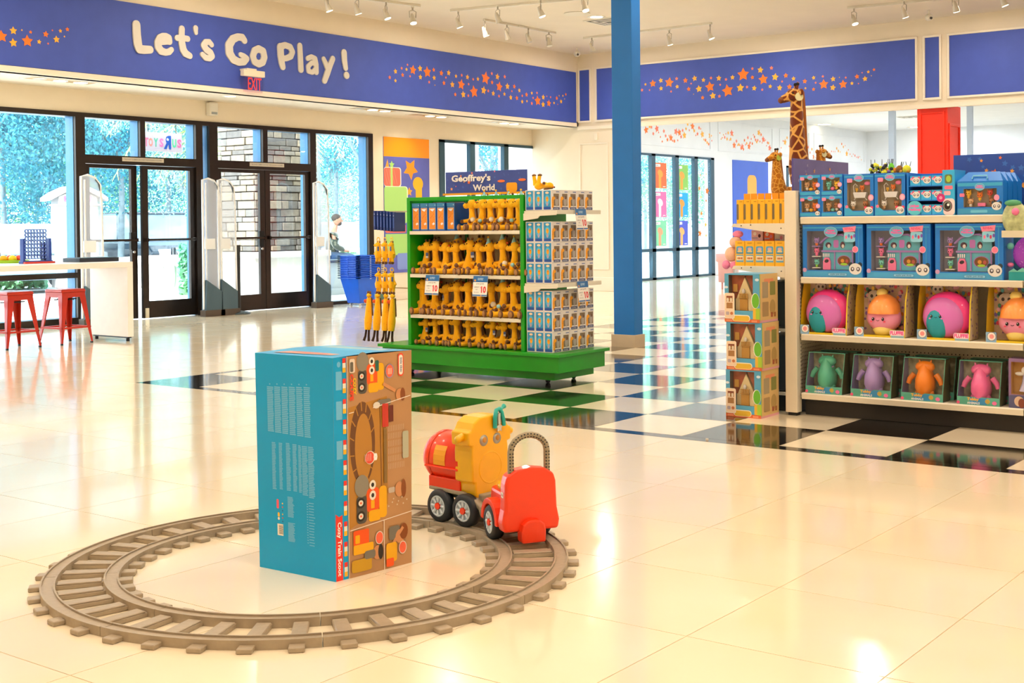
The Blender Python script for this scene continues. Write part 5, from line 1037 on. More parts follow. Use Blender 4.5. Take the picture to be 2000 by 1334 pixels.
g_ = put_g(0, 8.12, 6.03, 1.535, -PI/2, 'plush giraffe lying on its back on the highest window boxes', 'seated plush giraffes on the green stand', .72); g_.rotation_euler = (math.radians(-88), 0, -PI/2-.2); g_.location = (8.10, 6.12, 1.555)
# blue boxes with windows, top left of the front
def ordinal_box(i, n): return ordl(i, n)
BXV = M('box_royal_blue', '#0f4fa8', .35, coat=.2); ORP = spots('orange_plush_print', '#e08a2c', '#b85a24', 60, .2)
pb = None
for i in range(5):
    y = 7.335-i*.092; lb = '%s blue gift box with orange toy inside, on the top shelf' % ordl(i, 5)
    if pb is None:
        pb = thing('gift_box', lb, 'box', (8.04, y, 1.205), -PI/2, 'blue gift boxes on the top shelf'); W_, H_ = .086, .235
        MB().box(-W_/2, 0, 0, W_/2, .26, H_, BXV).build('carton', pb, .001); a = Art((-W_/2, 0, 0), XX, UP, -YY, .0004)
        a.rect(.006, .014, W_-.012, .185, '#5c9fd0'); a.rect(.010, .018, W_-.020, .175, ORP); a.poly([(.014, .185), (.07, .188), (.05, .165), (.03, .172)], '#dfe8f4'); a.poly([(.05, .05), (.072, .06), (.06, .075), (.04, .062)], '#e8e4ea'); a.rect(0, .205, W_, .03, '#3f8ccc'); a.text('GIFT', .01, .212, .035, .012, '#ffffff') if 0 else None; a.star(W_-.012, .218, .005, '#ffffff'); a.mb.build('front_print', pb); scan(pb)
    else: dup(pb, (8.04+(.02 if i == 4 else 0), y, 1.205), -PI/2, lb)
# blue packs on the left end
pk = None
for i in range(7):
    p = at(731+i*6.2, 405, 0, 8.3); lb = '%s slim dark blue pack on the stand left end' % ordl(i, 7)
    if pk is None:
        pk = thing('hanging_pack', lb, 'package', (8.3, p.y, 1.22), -PI/2, 'slim packs on the left end'); MB().box(-.011, 0, 0, .011, .14, .17, M('pack_navy', '#12307c', .3, coat=.3)).build('carton', pk, .001); a = Art((-.011, 0, 0), XX, UP, -YY, .0004); a.rect(.004, .03, .012, .09, '#3a5cb0'); a.ell(.011, .14, .005, .006, '#8fa8d8', 8); a.mb.build('front_print', pk); scan(pk)
    else: dup(pk, (8.3, p.y, 1.22-.003*i), -PI/2, lb)
# hanging plush on the left end
HKM = M('hook_metal', '#c9c4b4', .3, .8); RNG = M('ring_yellow', '#f5c21a', .4)
def hangplush(x, y, z, i, row, long=False):
    lb = ('%s long-bodied plush giraffe on the low hooks of the left end' if long else '%s small ringed plush giraffe on the '+('upper' if row == 0 else 'lower')+' hooks of the left end') % ordl(i, 4 if long else 3)
    k = ('L' if long else 'S')
    if k not in proto:
        t = thing('hanging_plush', lb, 'plush toy', (x, y, z), -PI/2, 'hanging plush giraffes on the left end')
        if not long:
            MB().lathe([(.016, -.003), (.022, 0), (.016, .003), (.012, 0), (.016, -.003)], RNG, 16, (0, 0, .0), 'y').build('ring', t)
            MB().tube([(0, 0, -.03), (0, 0, -.075), (.0, 0, -.13), (0, 0, -.16)], [.018, .022, .034, .03], PLY, 10).build('body', t); h = MB().ball((-.005, 0, -.045), (.026, .024, .022), PYP, 10, 8).ball((-.032, 0, -.05), (.02, .016, .014), PYP, 10, 6).build('head', t)
            for s_ in (-1, 1):
                MB().ball((s_*.014, .004, -.022), (.006, .006, .010), PB, 8, 6).build('ossicone', h); MB().tube([(s_*.02, 0, -.10), (s_*.042, -.004, -.13)], [.012, .010], PYP, 6).build('arm', t)
                MB().tube([(s_*.014, 0, -.15), (s_*.018, -.004, -.195)], [.014, .012], PYP, 6).build('leg', t); MB().ball((s_*.018, -.006, -.203), (.014, .018, .014), PB, 8, 6).build('foot', t)
            MB().box(.014, -.03, -.10, .034, -.028, -.06, M('hang_tag', '')).build('hang_tag', t)
        else:
            MB().tube([(0, 0, -.02), (-.005, 0, -.10), (-.012, 0, -.22), (-.02, 0, -.30)], [.018, .026, .036, .030], PLY, 10).build('body', t); h = MB().ball((0, 0, -.0), (.024, .022, .02), PYP, 10, 8).build('head', t)
            for s_ in (-1, 1): MB().ball((s_*.013, .0, .024), (.010, .010, .016), PB, 8, 6).build('ossicone', h); MB().tube([(s_*.015-.02, 0, -.29), (s_*.02-.03, 0, -.36), (s_*.03-.03, -.01, -.40)], [.010, .010, .012], PDK, 6).build('leg', t)
            MB().ball((-.03, -.01, -.05), (.026, .01, .018), REDT, 8, 6).build('ear', h); MB().tube([(.012, .02, -.02), (.012, .028, -.18)], .008, PB, 6).build('mane', t)
        proto[k] = t; scan(t)
    else: dup(proto[k], (x, y, z), -PI/2+rg.uniform(-.3, .3), lb)
for row, z in ((0, 1.135), (1, .87)):
    for i, u in enumerate((739, 752, 765)):
        p = at(u, 480, 0, 8.2); hangplush(8.2, p.y, z, i, row)
    MB().tube([(8.3, 7.42, z+.02), (8.26, 7.50, z+.02), (8.2, 7.56, z+.015)], .004, HKM, 6).build('peg_hook', dp)
for i, u in enumerate((721, 738, 754, 767)): p = at(u, 600, 0, 8.15); hangplush(8.15, p.y, .645, i, 0, True)
MB().box(8.1, 7.42, .655, 8.3, 7.46, .675, HKM).build('hang_bar', dp)
MB().box(8.36, 7.42, 1.372, 8.372, 8.10, 1.384, HKM).build('peg_hook', dp); MB().box(8.345, 7.42, .70, 8.355, 7.95, .71, HKM).build('peg_hook', dp)
tag(MB().box(-.05, -.03, 0, .05, .03, .085, M('pale_blue_pack', '#8fb4c4', .3)).build('blister_pack', loc=tuple(at(744, 592, 0, 8.35))), 'pale blue blister pack between the hanging plush rows', 'package')
# end boxes (display side)
wb = None; cnt = 0
def winb(x, y, z, lb):
    global wb
    if wb is None:
        wb = thing('figure_box', lb, 'box', (x, y, z), 0, 'window boxes on the end of the green stand'); W_, D_, H_ = .110, .082, .160
        CARD = M('card_white', '#e4dfdc', .4, coat=.15); MB().box(0, 0, 0, W_, D_, H_, CARD).build('carton', wb, .0008)
        a = Art((0, D_, 0), -YY, UP, -XX, .0004)      # side face towards the front of the stand
        a.rect(.006, .006, D_-.012, H_-.012, '#2f8cc0'); a.ell(D_/2, .083, .026, .04, '#4fb4d8'); a.rect(.006, .006, D_-.012, .022, '#2450a0'); a.ell(D_/2, .087, .013, .021, '#f0a01e'); a.ell(D_/2, .137, .017, .009, '#f2d2b0'); a.ell(D_/2, .05, .010, .016, '#b0a0b8'); [a.ell(D_/2-.005+.01*q, .095, .0025, .003, '#7a3a12', 8) for q in (0, 1)]
        a.mb.build('side_print', wb)
        b = Art((0, 0, 0), XX, UP, -YY, .0004)
        b.rect(.028, .035, .072, .095, '#7d6a52'); b.ell(.07, .07, .022, .04, '#a8a09a'); b.ell(.075, .10, .012, .014, '#6a4a38'); b.rr(.004, .018, .026, .075, .01, '#f4a41c'); b.ell(.028, .095, .020, .014, '#f4a41c'); b.rect(.06, .140, .044, .009, '#8a98c0'); b.text('GEOFFREY', .062, .142, .04, .005, '#4a5a98'); b.rr(.02, .005, .085, .02, .004, '#27386e'); b.text('GEOFFREY', .03, .009, .065, .010, '#d8dce8'); [b.ell(.012+.008*q, .06+.012*(q % 2), .0025, .003, '#a8500e', 8) for q in range(3)]
        b.mb.build('window_print', wb); scan(wb)
    else: dup(wb, (x, y, z), 0, lb)
for zi, (z0, nl, nm) in enumerate(((.252, 3, 'lower'), (.792, 3, 'middle'), (1.362, 1, 'top'))):
    for l in range(nl):
        for j in range(3):
            for i in range(5):
                if j < 2 and i > 0: continue
                lay = '' if nl == 1 else ('bottom', 'second', 'top')[l]+' layer of the '
                where = ('%s window box in front' % ORD[i] if i else 'corner window box') if j == 2 else ('middle blue-sided box' if j == 1 else 'blue-sided box by the green panel')
                winb(8.035+i*.1135+rg.uniform(-.001, .001), 6.175-.0855*(j+1)-.004, z0+l*.1615, '%s, %s%s end shelf' % (where, lay, nm))
# price signs
PS = None
def pricesign(x, y, z, rz, lb, tilt=.12):
    global PS
    if PS is None:
        PS = thing('price_sign', lb, 'sign', (x, y, z), rz, 'ten dollar price signs'); m = MB(); m.box(-.075, -.002, -.165, .075, 0, 0, M('sign_paper', '#f0ece6', .5)); m.build('card', PS)
        a = Art((-.075, -.002, -.165), XX, UP, -YY, .0005); a.rect(0, .115, .15, .05, '#2a6cae'); a.text('GEOFFREY', .045, .130, .06, .02, '#a8c8e4', bold=.03); a.star(.02, .128, .012, '#f5a21e'); a.text('plush giraffe', .035, .095, .08, .012, '#4a4a4a'); a.text('10', .088, .028, .05, .055, '#e0303a', bold=.04); a.text('$', .078, .065, .008, .014, '#e0303a'); a.text('COMPARE AT', .012, .07, .055, .010, '#8a8a8a'); a.text('9.99', .03, .05, .02, .010, '#8a8a8a'); a.text('Sale price', .015, .028, .05, .010, '#8a8a8a'); a.rect(.0, .004, .15, .010, '#2a6cae'); a.star(.09, .009, .007, '#f58a3e'); a.mb.build('print', PS); PS.rotation_euler = (-tilt, 0, rz); scan(PS)
    else: o = dup(PS, (x, y, z), None, lb); o.rotation_euler = (-tilt, 0, rz)
p = at(846, 533, 0, 8.01); pricesign(8.005, p.y, .842, -PI/2, 'price sign reading 10, left one under the upper plush shelf')
p = at(940, 536, 0, 8.01); pricesign(8.005, p.y, .842, -PI/2, 'price sign reading 10, right one under the upper plush shelf')
p = at(1133, 408, 1, 5.845); pricesign(p.x, 5.845, 1.372, 0, 'price sign reading 10 hanging from the top end shelf'); p = at(1137, 551, 1, 5.845); pricesign(p.x, 5.845, .80, 0, 'price sign reading 10 hanging from the middle end shelf')
# header sign
t = thing('header_sign', 'blue header board with white lettering on top of the green stand', 'sign', (0, 0, 0)); X8 = 8.32
p, q = at(870, 338, 0, X8), at(1029, 379, 0, X8); zt, zb = 1.705, 1.525; yl, yr = p.y, q.y; WS, HS = yl-yr, zt-zb
MB().box(X8, yr, zb, X8+.012, yl, zt, M('header_blue', '#3a4f9e', .35, nscale=6, namt=.08)).box(X8-.004, yr-.01, zb-.018, X8+.016, yl+.03, zb, M('header_strip', '#f0a21c', .4)).build('board', t, .001)
a = Art((X8, yl, zb), -YY, UP, -XX, .0008); rs_ = random.Random(5)
for k in range(24): a.star(rs_.uniform(.02, WS-.02), rs_.uniform(.02, HS-.02), rs_.uniform(.006, .014), '#4a66b4', rs_.random())
for x_, z_, r_, c_ in ((.08, .2, .016, '#f0a060'), (.3, .5, .02, '#f4753a'), (.135, .32, .008, '#f07a6a'), (.24, .52, .010, '#e8a05a'), (.20, .80, .012, '#e89060'), (.34, .92, .012, '#f0805a'), (.62, .96, .010, '#f08090')): a.star(WS*x_, HS*z_, r_, c_, .2)
a.text("Geoffrey's", WS*.08, HS*.44, WS*.49, HS*.42, '#efe8e0', bold=.035); a.text('World', WS*.35, HS*.08, WS*.27, HS*.30, '#efe8e0', bold=.035)
a.rr(WS*.76, 0, WS*.13, HS*.42, .02, '#f2a61c'); a.ell(WS*.70, HS*.5, WS*.045, HS*.06, '#f4753a'); a.ell(WS*.95, HS*.53, WS*.045, HS*.06, '#f4753a'); a.mb.build('artwork', t)
# ---------------------------------------------------------------- white gondola shelving
GX, YA, YM, YE = 7.62, 3.61, 2.27, .9; GB = 8.08
SHL = M('gondola_cream', '#e6dcc8', .4, .1, nscale=8, namt=.02); HOLE = M('peg_hole', '#3d352a', .8)
gd = thing('gondola_shelving', 'long cream retail shelving unit with dark kick base and pegboard back', 'shelving')
MB().box(7.59, 3.632, .02, 7.66, 3.715, 1.455, SHL).build('end_post', gd, .004); MB().box(7.60, 3.64, 0, 7.65, 3.70, .02, BLK).build('post_foot', gd)
MB().box(GB, YE, .12, GB+.02, 3.70, 1.30, SHL).build('pegboard_back', gd); MB().box(7.66, 3.655, .12, GB, 3.665, 1.45, SHL).build('pegboard_side', gd)
m = MB(); hr = .0038
for k in range(52):
    for j in range(10): y = 3.60-k*.0254; z = .17+j*.0254*1.0; m.add([(GB-.0008, y+hr*a_, z+hr*b_) for a_, b_ in ((1, .4), (.4, 1), (-.4, 1), (-1, .4), (-1, -.4), (-.4, -1), (.4, -1), (1, -.4))], [tuple(range(8))], HOLE)
for zz0, nz_ in ((.17, 12), (.56, 12), (.93, 12), (1.31, 5)):
    for k in range(14):
        for j in range(nz_): x = 7.69+k*.0254; z = zz0+j*.0254; m.add([(x+hr*a_, 3.6542, z+hr*b_) for a_, b_ in ((1, .4), (.4, 1), (-.4, 1), (-1, .4), (-1, -.4), (-.4, -1), (.4, -1), (1, -.4))], [tuple(range(8))], HOLE)
o = m.build('peg_holes', gd); o['kind'] = 'stuff'
m = MB()
for k in range(56): m.box(7.6605, 3.631, .10+k*.024, 7.6615, 3.6325, .112+k*.024, HOLE)
for k in range(56): m.box(7.645, 3.6312, .10+k*.024, 7.650, 3.6318, .112+k*.024, HOLE)
o = m.build('post_slots', gd); o['kind'] = 'stuff'
KB = M('kick_black', '#1d1812', .5, nscale=8, namt=.1)
MB().box(7.685, 2.215, 0, GB, 3.62, .115, KB).build('kick_plate', gd, .002); MB().box(7.685, YE, 0, GB, 2.205, .115, KB).build('kick_plate', gd, .002)
def shelf(z, y0, y1, lip=.04, dz=.012): return MB().box(GX, y0, z-dz, GB, y1, z, SHL).prism([(GX-.006, z), (GX-.014, z-.006), (GX-.010, z-lip), (GX, z-lip)], (0, y0, 0), XX, UP, YY, y1-y0, SHL).build('shelf', gd, .001)
ZA, ZB, ZC, ZD = 1.285, .898, .530, .150
for z in (ZB, ZC, ZD): shelf(z, 2.205, YA); shelf(z, YE, 2.198)
shelf(ZA, 2.30, YA, .045)
# end-cap shelves beyond the post
for z in (1.245, .965):
    MB().box(7.60, 3.715, z-.012, 8.10, 4.09, z, SHL).prism([(3.715, z), (4.09, z), (4.105, z-.022), (4.08, z-.022), (3.715, z-.075)], (7.595, 0, 0), YY, UP, XX, .006, SHL).build('end_shelf', gd, .001)
    m = MB(); [m.cyl((7.596, yy, z-.02-dz_), (7.592, yy, z-.02-dz_), .004, HOLE, n=8) for yy, dz_ in ((4.03, -.006), (3.96, -.01), (3.74, .012))]; m.build('shelf_rivets', gd)
for z in (.55, .13): MB().box(7.70, 3.715, z-.02, 8.10, 4.0, z, SHL).build('end_shelf', gd, .001)
MB().box(7.75, 3.716, 0, 8.10, 3.97, .11, KB).build('end_kick', gd); MB().box(8.10, 3.66, 0, 8.12, 4.0, 1.3, SHL).build('end_upright', gd)
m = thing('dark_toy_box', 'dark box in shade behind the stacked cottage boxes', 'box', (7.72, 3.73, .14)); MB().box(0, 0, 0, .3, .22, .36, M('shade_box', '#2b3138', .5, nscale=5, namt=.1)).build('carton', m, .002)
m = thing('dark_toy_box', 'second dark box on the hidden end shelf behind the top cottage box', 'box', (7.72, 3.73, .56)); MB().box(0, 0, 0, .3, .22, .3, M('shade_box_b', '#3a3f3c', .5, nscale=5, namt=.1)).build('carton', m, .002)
# yellow boxes on end-cap
YB = M('box_yellow', '#f3b422', .4, coat=.15); YBD = M('box_yellow_dark', '#e89c18', .4)
q = None
for i in range(7):
    y = 4.072-i*.0525; lb = '%s slim yellow box with window slot on the upper end shelf' % ordl(i, 7)
    if q is None:
        q = thing('yellow_toy_box', lb, 'box', (7.61, y, 1.245), -PI/2, 'yellow boxes on the upper end shelf'); MB().box(0, 0, 0, .050, .16, .158, YB).build('carton', q, .001); a = Art((0, 0, 0), XX, UP, -YY, .0004); a.rr(-.0, .025, .016, .105, .007, '#7a6a4c'); a.rect(.022, .142, .02, .006, '#c98a1e'); a.mb.build('window', q); MB().box(0.002, .10, .158, .048, .104, .2, YBD).build('hang_tab', q); scan(q)
    else: dup(q, (7.61, y, 1.245), -PI/2, lb)
q = None
for i in range(5):
    y = 4.085-i*.073; lb = '%s yellow box with blue cottage pictures on the lower end shelf' % ordl(i, 5)
    if q is None:
        q = thing('cottage_figure_box', lb, 'box', (7.61, y, .965), -PI/2, 'yellow picture boxes on the lower end shelf'); MB().box(0, 0, 0, .070, .07, .165, YB).build('carton', q, .001); a = Art((0, 0, 0), XX, UP, -YY, .0004)
        a.rr(.008, .080, .054, .05, .012, '#58a0c0'); a.ell(.035, .112, .015, .010, '#d8a8b0'); a.ell(.035, .095, .018, .010, '#e0c080'); a.rect(.008, .080, .054, .010, '#4890b0'); a.rect(.008, .025, .054, .048, '#6aa8c4'); a.rect(.010, .036, .050, .030, '#f0dcb8'); [a.ell(.020+.010*k, .050, .005, .008, ('#d88a4a', '#b8683a')[k % 2], 8) for k in range(4)]; a.rect(.018, .148, .034, .006, '#c98a1e'); a.mb.build('front_print', q); scan(q)
    else: dup(q, (7.61, y, .965), -PI/2, lb)
for i, (y, w, h, d, c_, lb) in enumerate(((4.01, .085, .235, .76, '#e8b8c4', 'pale pink box tilted behind the yellow picture boxes'), (3.915, .07, .23, .74, '#f0601e', 'orange dotted box behind the yellow picture boxes'), (3.84, .07, .22, .76, '#f0dce0', 'white and pink box behind the yellow picture boxes'), (3.765, .045, .215, .77, '#c88a8a', 'narrow pink box next to the cream post'))):
    t = thing('pink_toy_box', lb, 'box', (7.70, y, .965), -PI/2, 'boxes behind the picture boxes'); MB().box(0, 0, 0, w, .12, h, M('tb_%d' % i, c_, .4)).build('carton', t, .001); a = Art((0, 0, 0), XX, UP, -YY, .0005); a.ell(w*.3, h*.9, .012, .012, '#f8eef0'); a.ell(w*.7, h*.84, .010, .012, '#5a2430' if i in (0, 3) else '#e88ab0'); a.rect(.004, h*.76, w*.5, .01, '#b8a8c8'); a.mb.build('print', t)
t = thing('pink_plush_toy', 'soft pink plush toy hanging off the left end of the lower end shelf', 'plush toy', (7.66, 4.14, 1.02), -PI/2); PKP, PKL = M('plush_pink', '#f08ab4', .9, nscale=60, bump=.4), M('plush_peach', '#f0c0a4', .9, nscale=60, bump=.4)
MB().ball((0, 0, .02), (.045, .04, .05), PKL, 14, 10).build('body', t); h = MB().ball((.035, 0, .10), (.045, .04, .038), PKL, 14, 10).build('head', t); MB().ball((.045, .01, .155), (.04, .022, .024), PKP, 12, 8).build('hat', h); MB().ball((-.03, -.02, -.05), (.03, .022, .03), PKP, 10, 8).ball((.03, -.02, -.055), (.03, .022, .028), PKP, 10, 8).build('shoes', t)
# blue sign with stars over the end, and the right hand one
p, q_ = at(1549, 309, 1, 3.70), at(1657, 318, 1, 3.70)
t = thing('header_sign', 'purple blue header board over the shelf end, edge on to the viewer', 'sign'); w = q_.x-p.x; zt = p.z
MB().box(p.x, 3.70, 1.29, q_.x, 3.712, zt, M('header_purple', '#5a4f92', .25, nscale=5, namt=.08)).build('board', t, .001)
a = Art((p.x, 3.70, 1.29), XX, UP, -YY, .0008); hh = zt-1.29; rs_ = random.Random(8)
for k in range(14): a.star(rs_.uniform(.03, w-.03), rs_.uniform(.05, hh-.03), rs_.uniform(.012, .02), '#6f66a4', rs_.random())
for x_, z_ in ((.22, .72), (.36, .80), (.53, .55), (.64, .85), (.27, .35)): a.star(w*x_, hh*z_, .016, '#c88a52')
a.line(w*.78, hh*.45, w*.75, hh*.78, .02, '#c87a3a'); a.line(w*.85, hh*.45, w*.88, hh*.78, .02, '#c87a3a'); a.mb.build('artwork', t)
t = thing('header_sign', 'blue star-printed header board over the right part of the shelving', 'sign'); HBX = 8.0
MB().box(HBX, 1.0, 1.30, HBX+.012, 2.742, 1.662, M('header_star_blue', '#2a52a8', .3, nscale=5, namt=.06)).build('board', t, .001)
a = Art((HBX, 2.742, 1.30), -YY, UP, -XX, .0008)
for k in range(26): a.star(rs_.uniform(.03, .8), rs_.uniform(.1, .34), rs_.uniform(.010, .022), '#3f74c4', rs_.random())
for u, v, r_, c_ in ((1917, 314, .012, '#f0a048'), (1954, 308, .012, '#f07a48'), (1927, 333, .014, '#f0a848'), (1943, 337, .024, '#f07a3a'), (1977, 334, .015, '#f0a848'), (1998, 362, .02, '#f0a848')):
    pp = at(u, v, 0, HBX); a.star(2.742-pp.y, pp.z-1.30, r_, c_, .2)
a.mb.build('artwork', t)

# window-box maker: local x to the viewer's right, y inwards, z up
def winbox(t, w, d, h, col, win, inner, depth=.05, slant=0, film=True):
    x0, z0, x1, z1 = win; m = MB(); th = .002
    def sy(z): return slant*z/h
    def pnl(a, b, c, e):       # front card between x a..b and z c..e
        m.add([(a, sy(c), c), (b, sy(c), c), (b, sy(e), e), (a, sy(e), e)], [(0, 1, 2, 3)], col)
    pnl(0, w, 0, z0); pnl(0, w, z1, h); pnl(0, x0, z0, z1); pnl(x1, w, z0, z1)
    m.add([(0, 0, 0), (0, sy(h), h), (0, d, h), (0, d, 0)], [(0, 1, 2, 3)], col); m.add([(w, 0, 0), (w, d, 0), (w, d, h), (w, sy(h), h)], [(0, 1, 2, 3)], col)
    m.add([(0, sy(h), h), (w, sy(h), h), (w, d, h), (0, d, h)], [(0, 1, 2, 3)], col); m.add([(0, 0, 0), (0, d, 0), (w, d, 0), (w, 0, 0)], [(0, 1, 2, 3)], col); m.add([(0, d, 0), (0, d, h), (w, d, h), (w, d, 0)], [(0, 1, 2, 3)], col)
    m.build('carton', t)
    i_ = MB(); dd = sy(z1)+depth
    for a, b in (((x0, z0), (x1, z0)), ((x1, z0), (x1, z1)), ((x1, z1), (x0, z1)), ((x0, z1), (x0, z0))): i_.add([(a[0], sy(a[1]), a[1]), (b[0], sy(b[1]), b[1]), (b[0], dd, b[1]), (a[0], dd, a[1])], [(0, 1, 2, 3)], inner)
    i_.add([(x0, dd, z0), (x1, dd, z0), (x1, dd, z1), (x0, dd, z1)], [(0, 1, 2, 3)], inner); i_.build('inner_tray', t)
    if film: MB().add([(x0, sy(z0)-.0002, z0), (x1, sy(z0)-.0002, z0), (x1, sy(z1)-.0002, z1), (x0, sy(z1)-.0002, z1)], [(0, 1, 2, 3)], glassmat('clear_film', (.97, .98, 1, 1), .04, .03)).build('window_film', t)
def frontart(w, h, slant=0, off=.0006):
    V = Vector((0, slant, h)).normalized(); N = Vector((0, -h, slant)).normalized(); return Art(N*off, XX, V, N, .0004)
LB, LBD, LBL = M('box_cyan', '#35b2ec', .35, coat=.15), M('box_deep_blue', '#0f78d8', .35, coat=.15), M('box_light_cyan', '#6cc0e4', .35)
INB, ING = M('tray_brown', '#a89880', .6), M('tray_grey', '#8f8fa4', .5)
def logo(a, x, y, s):
    a.ell(x, y, s*1.35, s*1.0, '#8fc8e8', 20); a.ell(x, y, s*1.25, s*.9, '#64b4dc', 20); a.text('Littlest', x-s*.75, y+s*.10, s*1.5, s*.42, '#f060b4', bold=.05); a.text('PetShop', x-s*1.05, y-s*.48, s*2.1, s*.55, '#f060b4', bold=.05)
def bearface(a, x, y, s, ear='#2c3c4c'):
    for k in (-1, 1): a.ell(x+k*s*.62, y+s*.55, s*.3, s*.3, ear, 12)
    a.ell(x, y, s*.85, s*.72, '#e2e0e0', 18)
    for k in (-1, 1): a.ell(x+k*s*.38, y-s*.02, s*.24, s*.28, '#4a4450', 14); a.ell(x+k*s*.36, y+.02*s, s*.12, s*.15, '#e8e8f0', 10)
def bust(m, c, s, hairc, bodyc):
    x, y, z = c; m.ball((x, y, z+s*.62), (s*.36, s*.32, s*.34), hairc, 10, 8); m.ball((x, y, z+s*.2), (s*.2, s*.18, s*.24), bodyc, 8, 6)
    for k in (-1, 1): m.ball((x+k*s*.24, y, z+s*.92), (s*.09, s*.06, s*.14), hairc, 6, 5); m.ball((x+k*s*.13, y-s*.30, z+s*.6), (s*.06, s*.03, s*.07), M('eye_dark', '#241c1c', .2), 6, 5)
FC = [M('fig_tan', '#d0a074', .5), M('fig_orange', '#f07a2a', .5), M('fig_yellow', '#f2ba2c', .5), M('fig_teal', '#6fc4b8', .5), M('fig_white', '#e4dcd4', .5), M('fig_brown', '#a8683a', .5), M('fig_pink', '#f078a8', .5), M('fig_lilac', '#a88ad0', .5), M('fig_green', '#9ad84a', .5), M('fig_red', '#d8443a', .5)]
# small two-pet boxes, stacked in pairs
def petbox(x, y, z, cols, lb):
    t = thing('pet_pair_box', lb, 'box', (x, y, z), -PI/2, 'small pet figure boxes on the top shelf'); w, h = .147, .134
    winbox(t, w, .11, h, LBD, (.014, .03, .128, .112), INB, .04, 0); a = frontart(w, h); a.rect(.004, .116, w-.008, .014, '#3fa8dc'); a.rect(.004, .004, w-.008, .02, '#3fa8dc'); a.rr(.006, .10, .028, .02, .004, '#f490b4'); logo(a, .075, .118, .016); a.ell(.128, .068, .015, .015, '#f49ac0'); a.ell(.128, .068, .010, .010, '#f4bcd4'); bearface(a, .125, .022, .019); a.mb.build('print', t)
    for k, (cx, c1, c2) in enumerate(((.045, cols[0], cols[1]), (.100, cols[2], cols[3]))): m = MB(); bust(m, (cx, .02, .036), .055, FC[c1], FC[c2]); m.build('pet_figure', t)
    MB().ball((.072, .018, .042), (.015, .012, .012), FC[cols[4]], 8, 6).build('accessory', t)
petbox(GX+.005, 3.622, ZA, (0, 4, 1, 1, 2), 'upper left small pet box on the top shelf'); petbox(GX+.005, 3.472, ZA, (3, 3, 2, 2, 6), 'upper small pet box with teal pets, second from the left') if 0 else None
petbox(GX+.005, 3.622, ZA+.135, (0, 4, 1, 1, 2), 'small two-pet box, upper one of the leftmost pair'); petbox(GX+.005, 3.472, ZA+.135, (3, 3, 2, 2, 6), 'small two-pet box with teal pet, upper one of the second pair')
petbox(GX+.005, 3.472, ZA, (0, 0, 5, 4, 3), 'small two-pet box with brown pets, lower one of the second pair')
[o for o in list(C.objects) if o.get('label') == 'upper left small pet box on the top shelf'][0]['label'] = 'small two-pet box, lower one of the leftmost pair'
for i, y in enumerate((3.316, 3.113)):
    t = thing('bath_playset_box', ('left' if i == 0 else 'right')+' of the two boxes with a white toy bathtub', 'box', (GX+.005, y, ZA), -PI/2, 'bathtub boxes on the top shelf'); w, h = .198, .265
    winbox(t, w, .13, h, LBD, (.022, .035, .175, .228), INB, .05); a = frontart(w, h); a.rect(.004, .245, w-.008, .008, '#3fa8dc'); a.rect(.004, .004, w-.008, .026, '#3fa8dc'); a.poly([(.004, .03), (.004, .075), (.05, .04), (.06, .03)], '#3fa8dc'); logo(a, .1, .240, .024); a.rr(.022, .212, .035, .025, .005, '#f490b4'); a.ell(.18, .115, .018, .02, '#f49ac0'); a.ell(.18, .115, .012, .014, '#f4bcd4'); a.ell(.02, .06, .010, .010, '#f07aa0'); bearface(a, .165, .035, .032, '#e83a6a'); a.mb.build('print', t)
    m = MB(); TW = M('tub_white', '#e6e4e6', .3); m.prism([(.055, .150), (.145, .150), (.135, .115), (.065, .115)], (0, .012, 0), XX, UP, YY, .03, TW); [m.tube([(x_, .025, .118), (x_+(.012 if x_ > .1 else -.012), .025, .102)], .003, TW, 6) for x_ in (.07, .13)]; m.tube([(.06, .02, .15), (.055, .02, .19), (.068, .02, .205), (.082, .02, .19)], .0025, TW, 6); m.build('bathtub', t)
    m = MB(); bust(m, (.112, .025, .150), .045, FC[1], FC[0]); m.build('pet_figure', t); m = MB(); bust(m, (.078, .02, .152), .025, FC[2], FC[2]); m.build('duck', t); m = MB(); bust(m, (.055, .02, .045), .05, FC[4], FC[0]); m.build('pet_figure', t); m = MB(); bust(m, (.135, .02, .045), .05, FC[5], FC[2]); m.build('pet_figure', t); MB().ball((.15, .015, .205), (.02, .01, .013), FC[6], 10, 6).build('accessory', t)
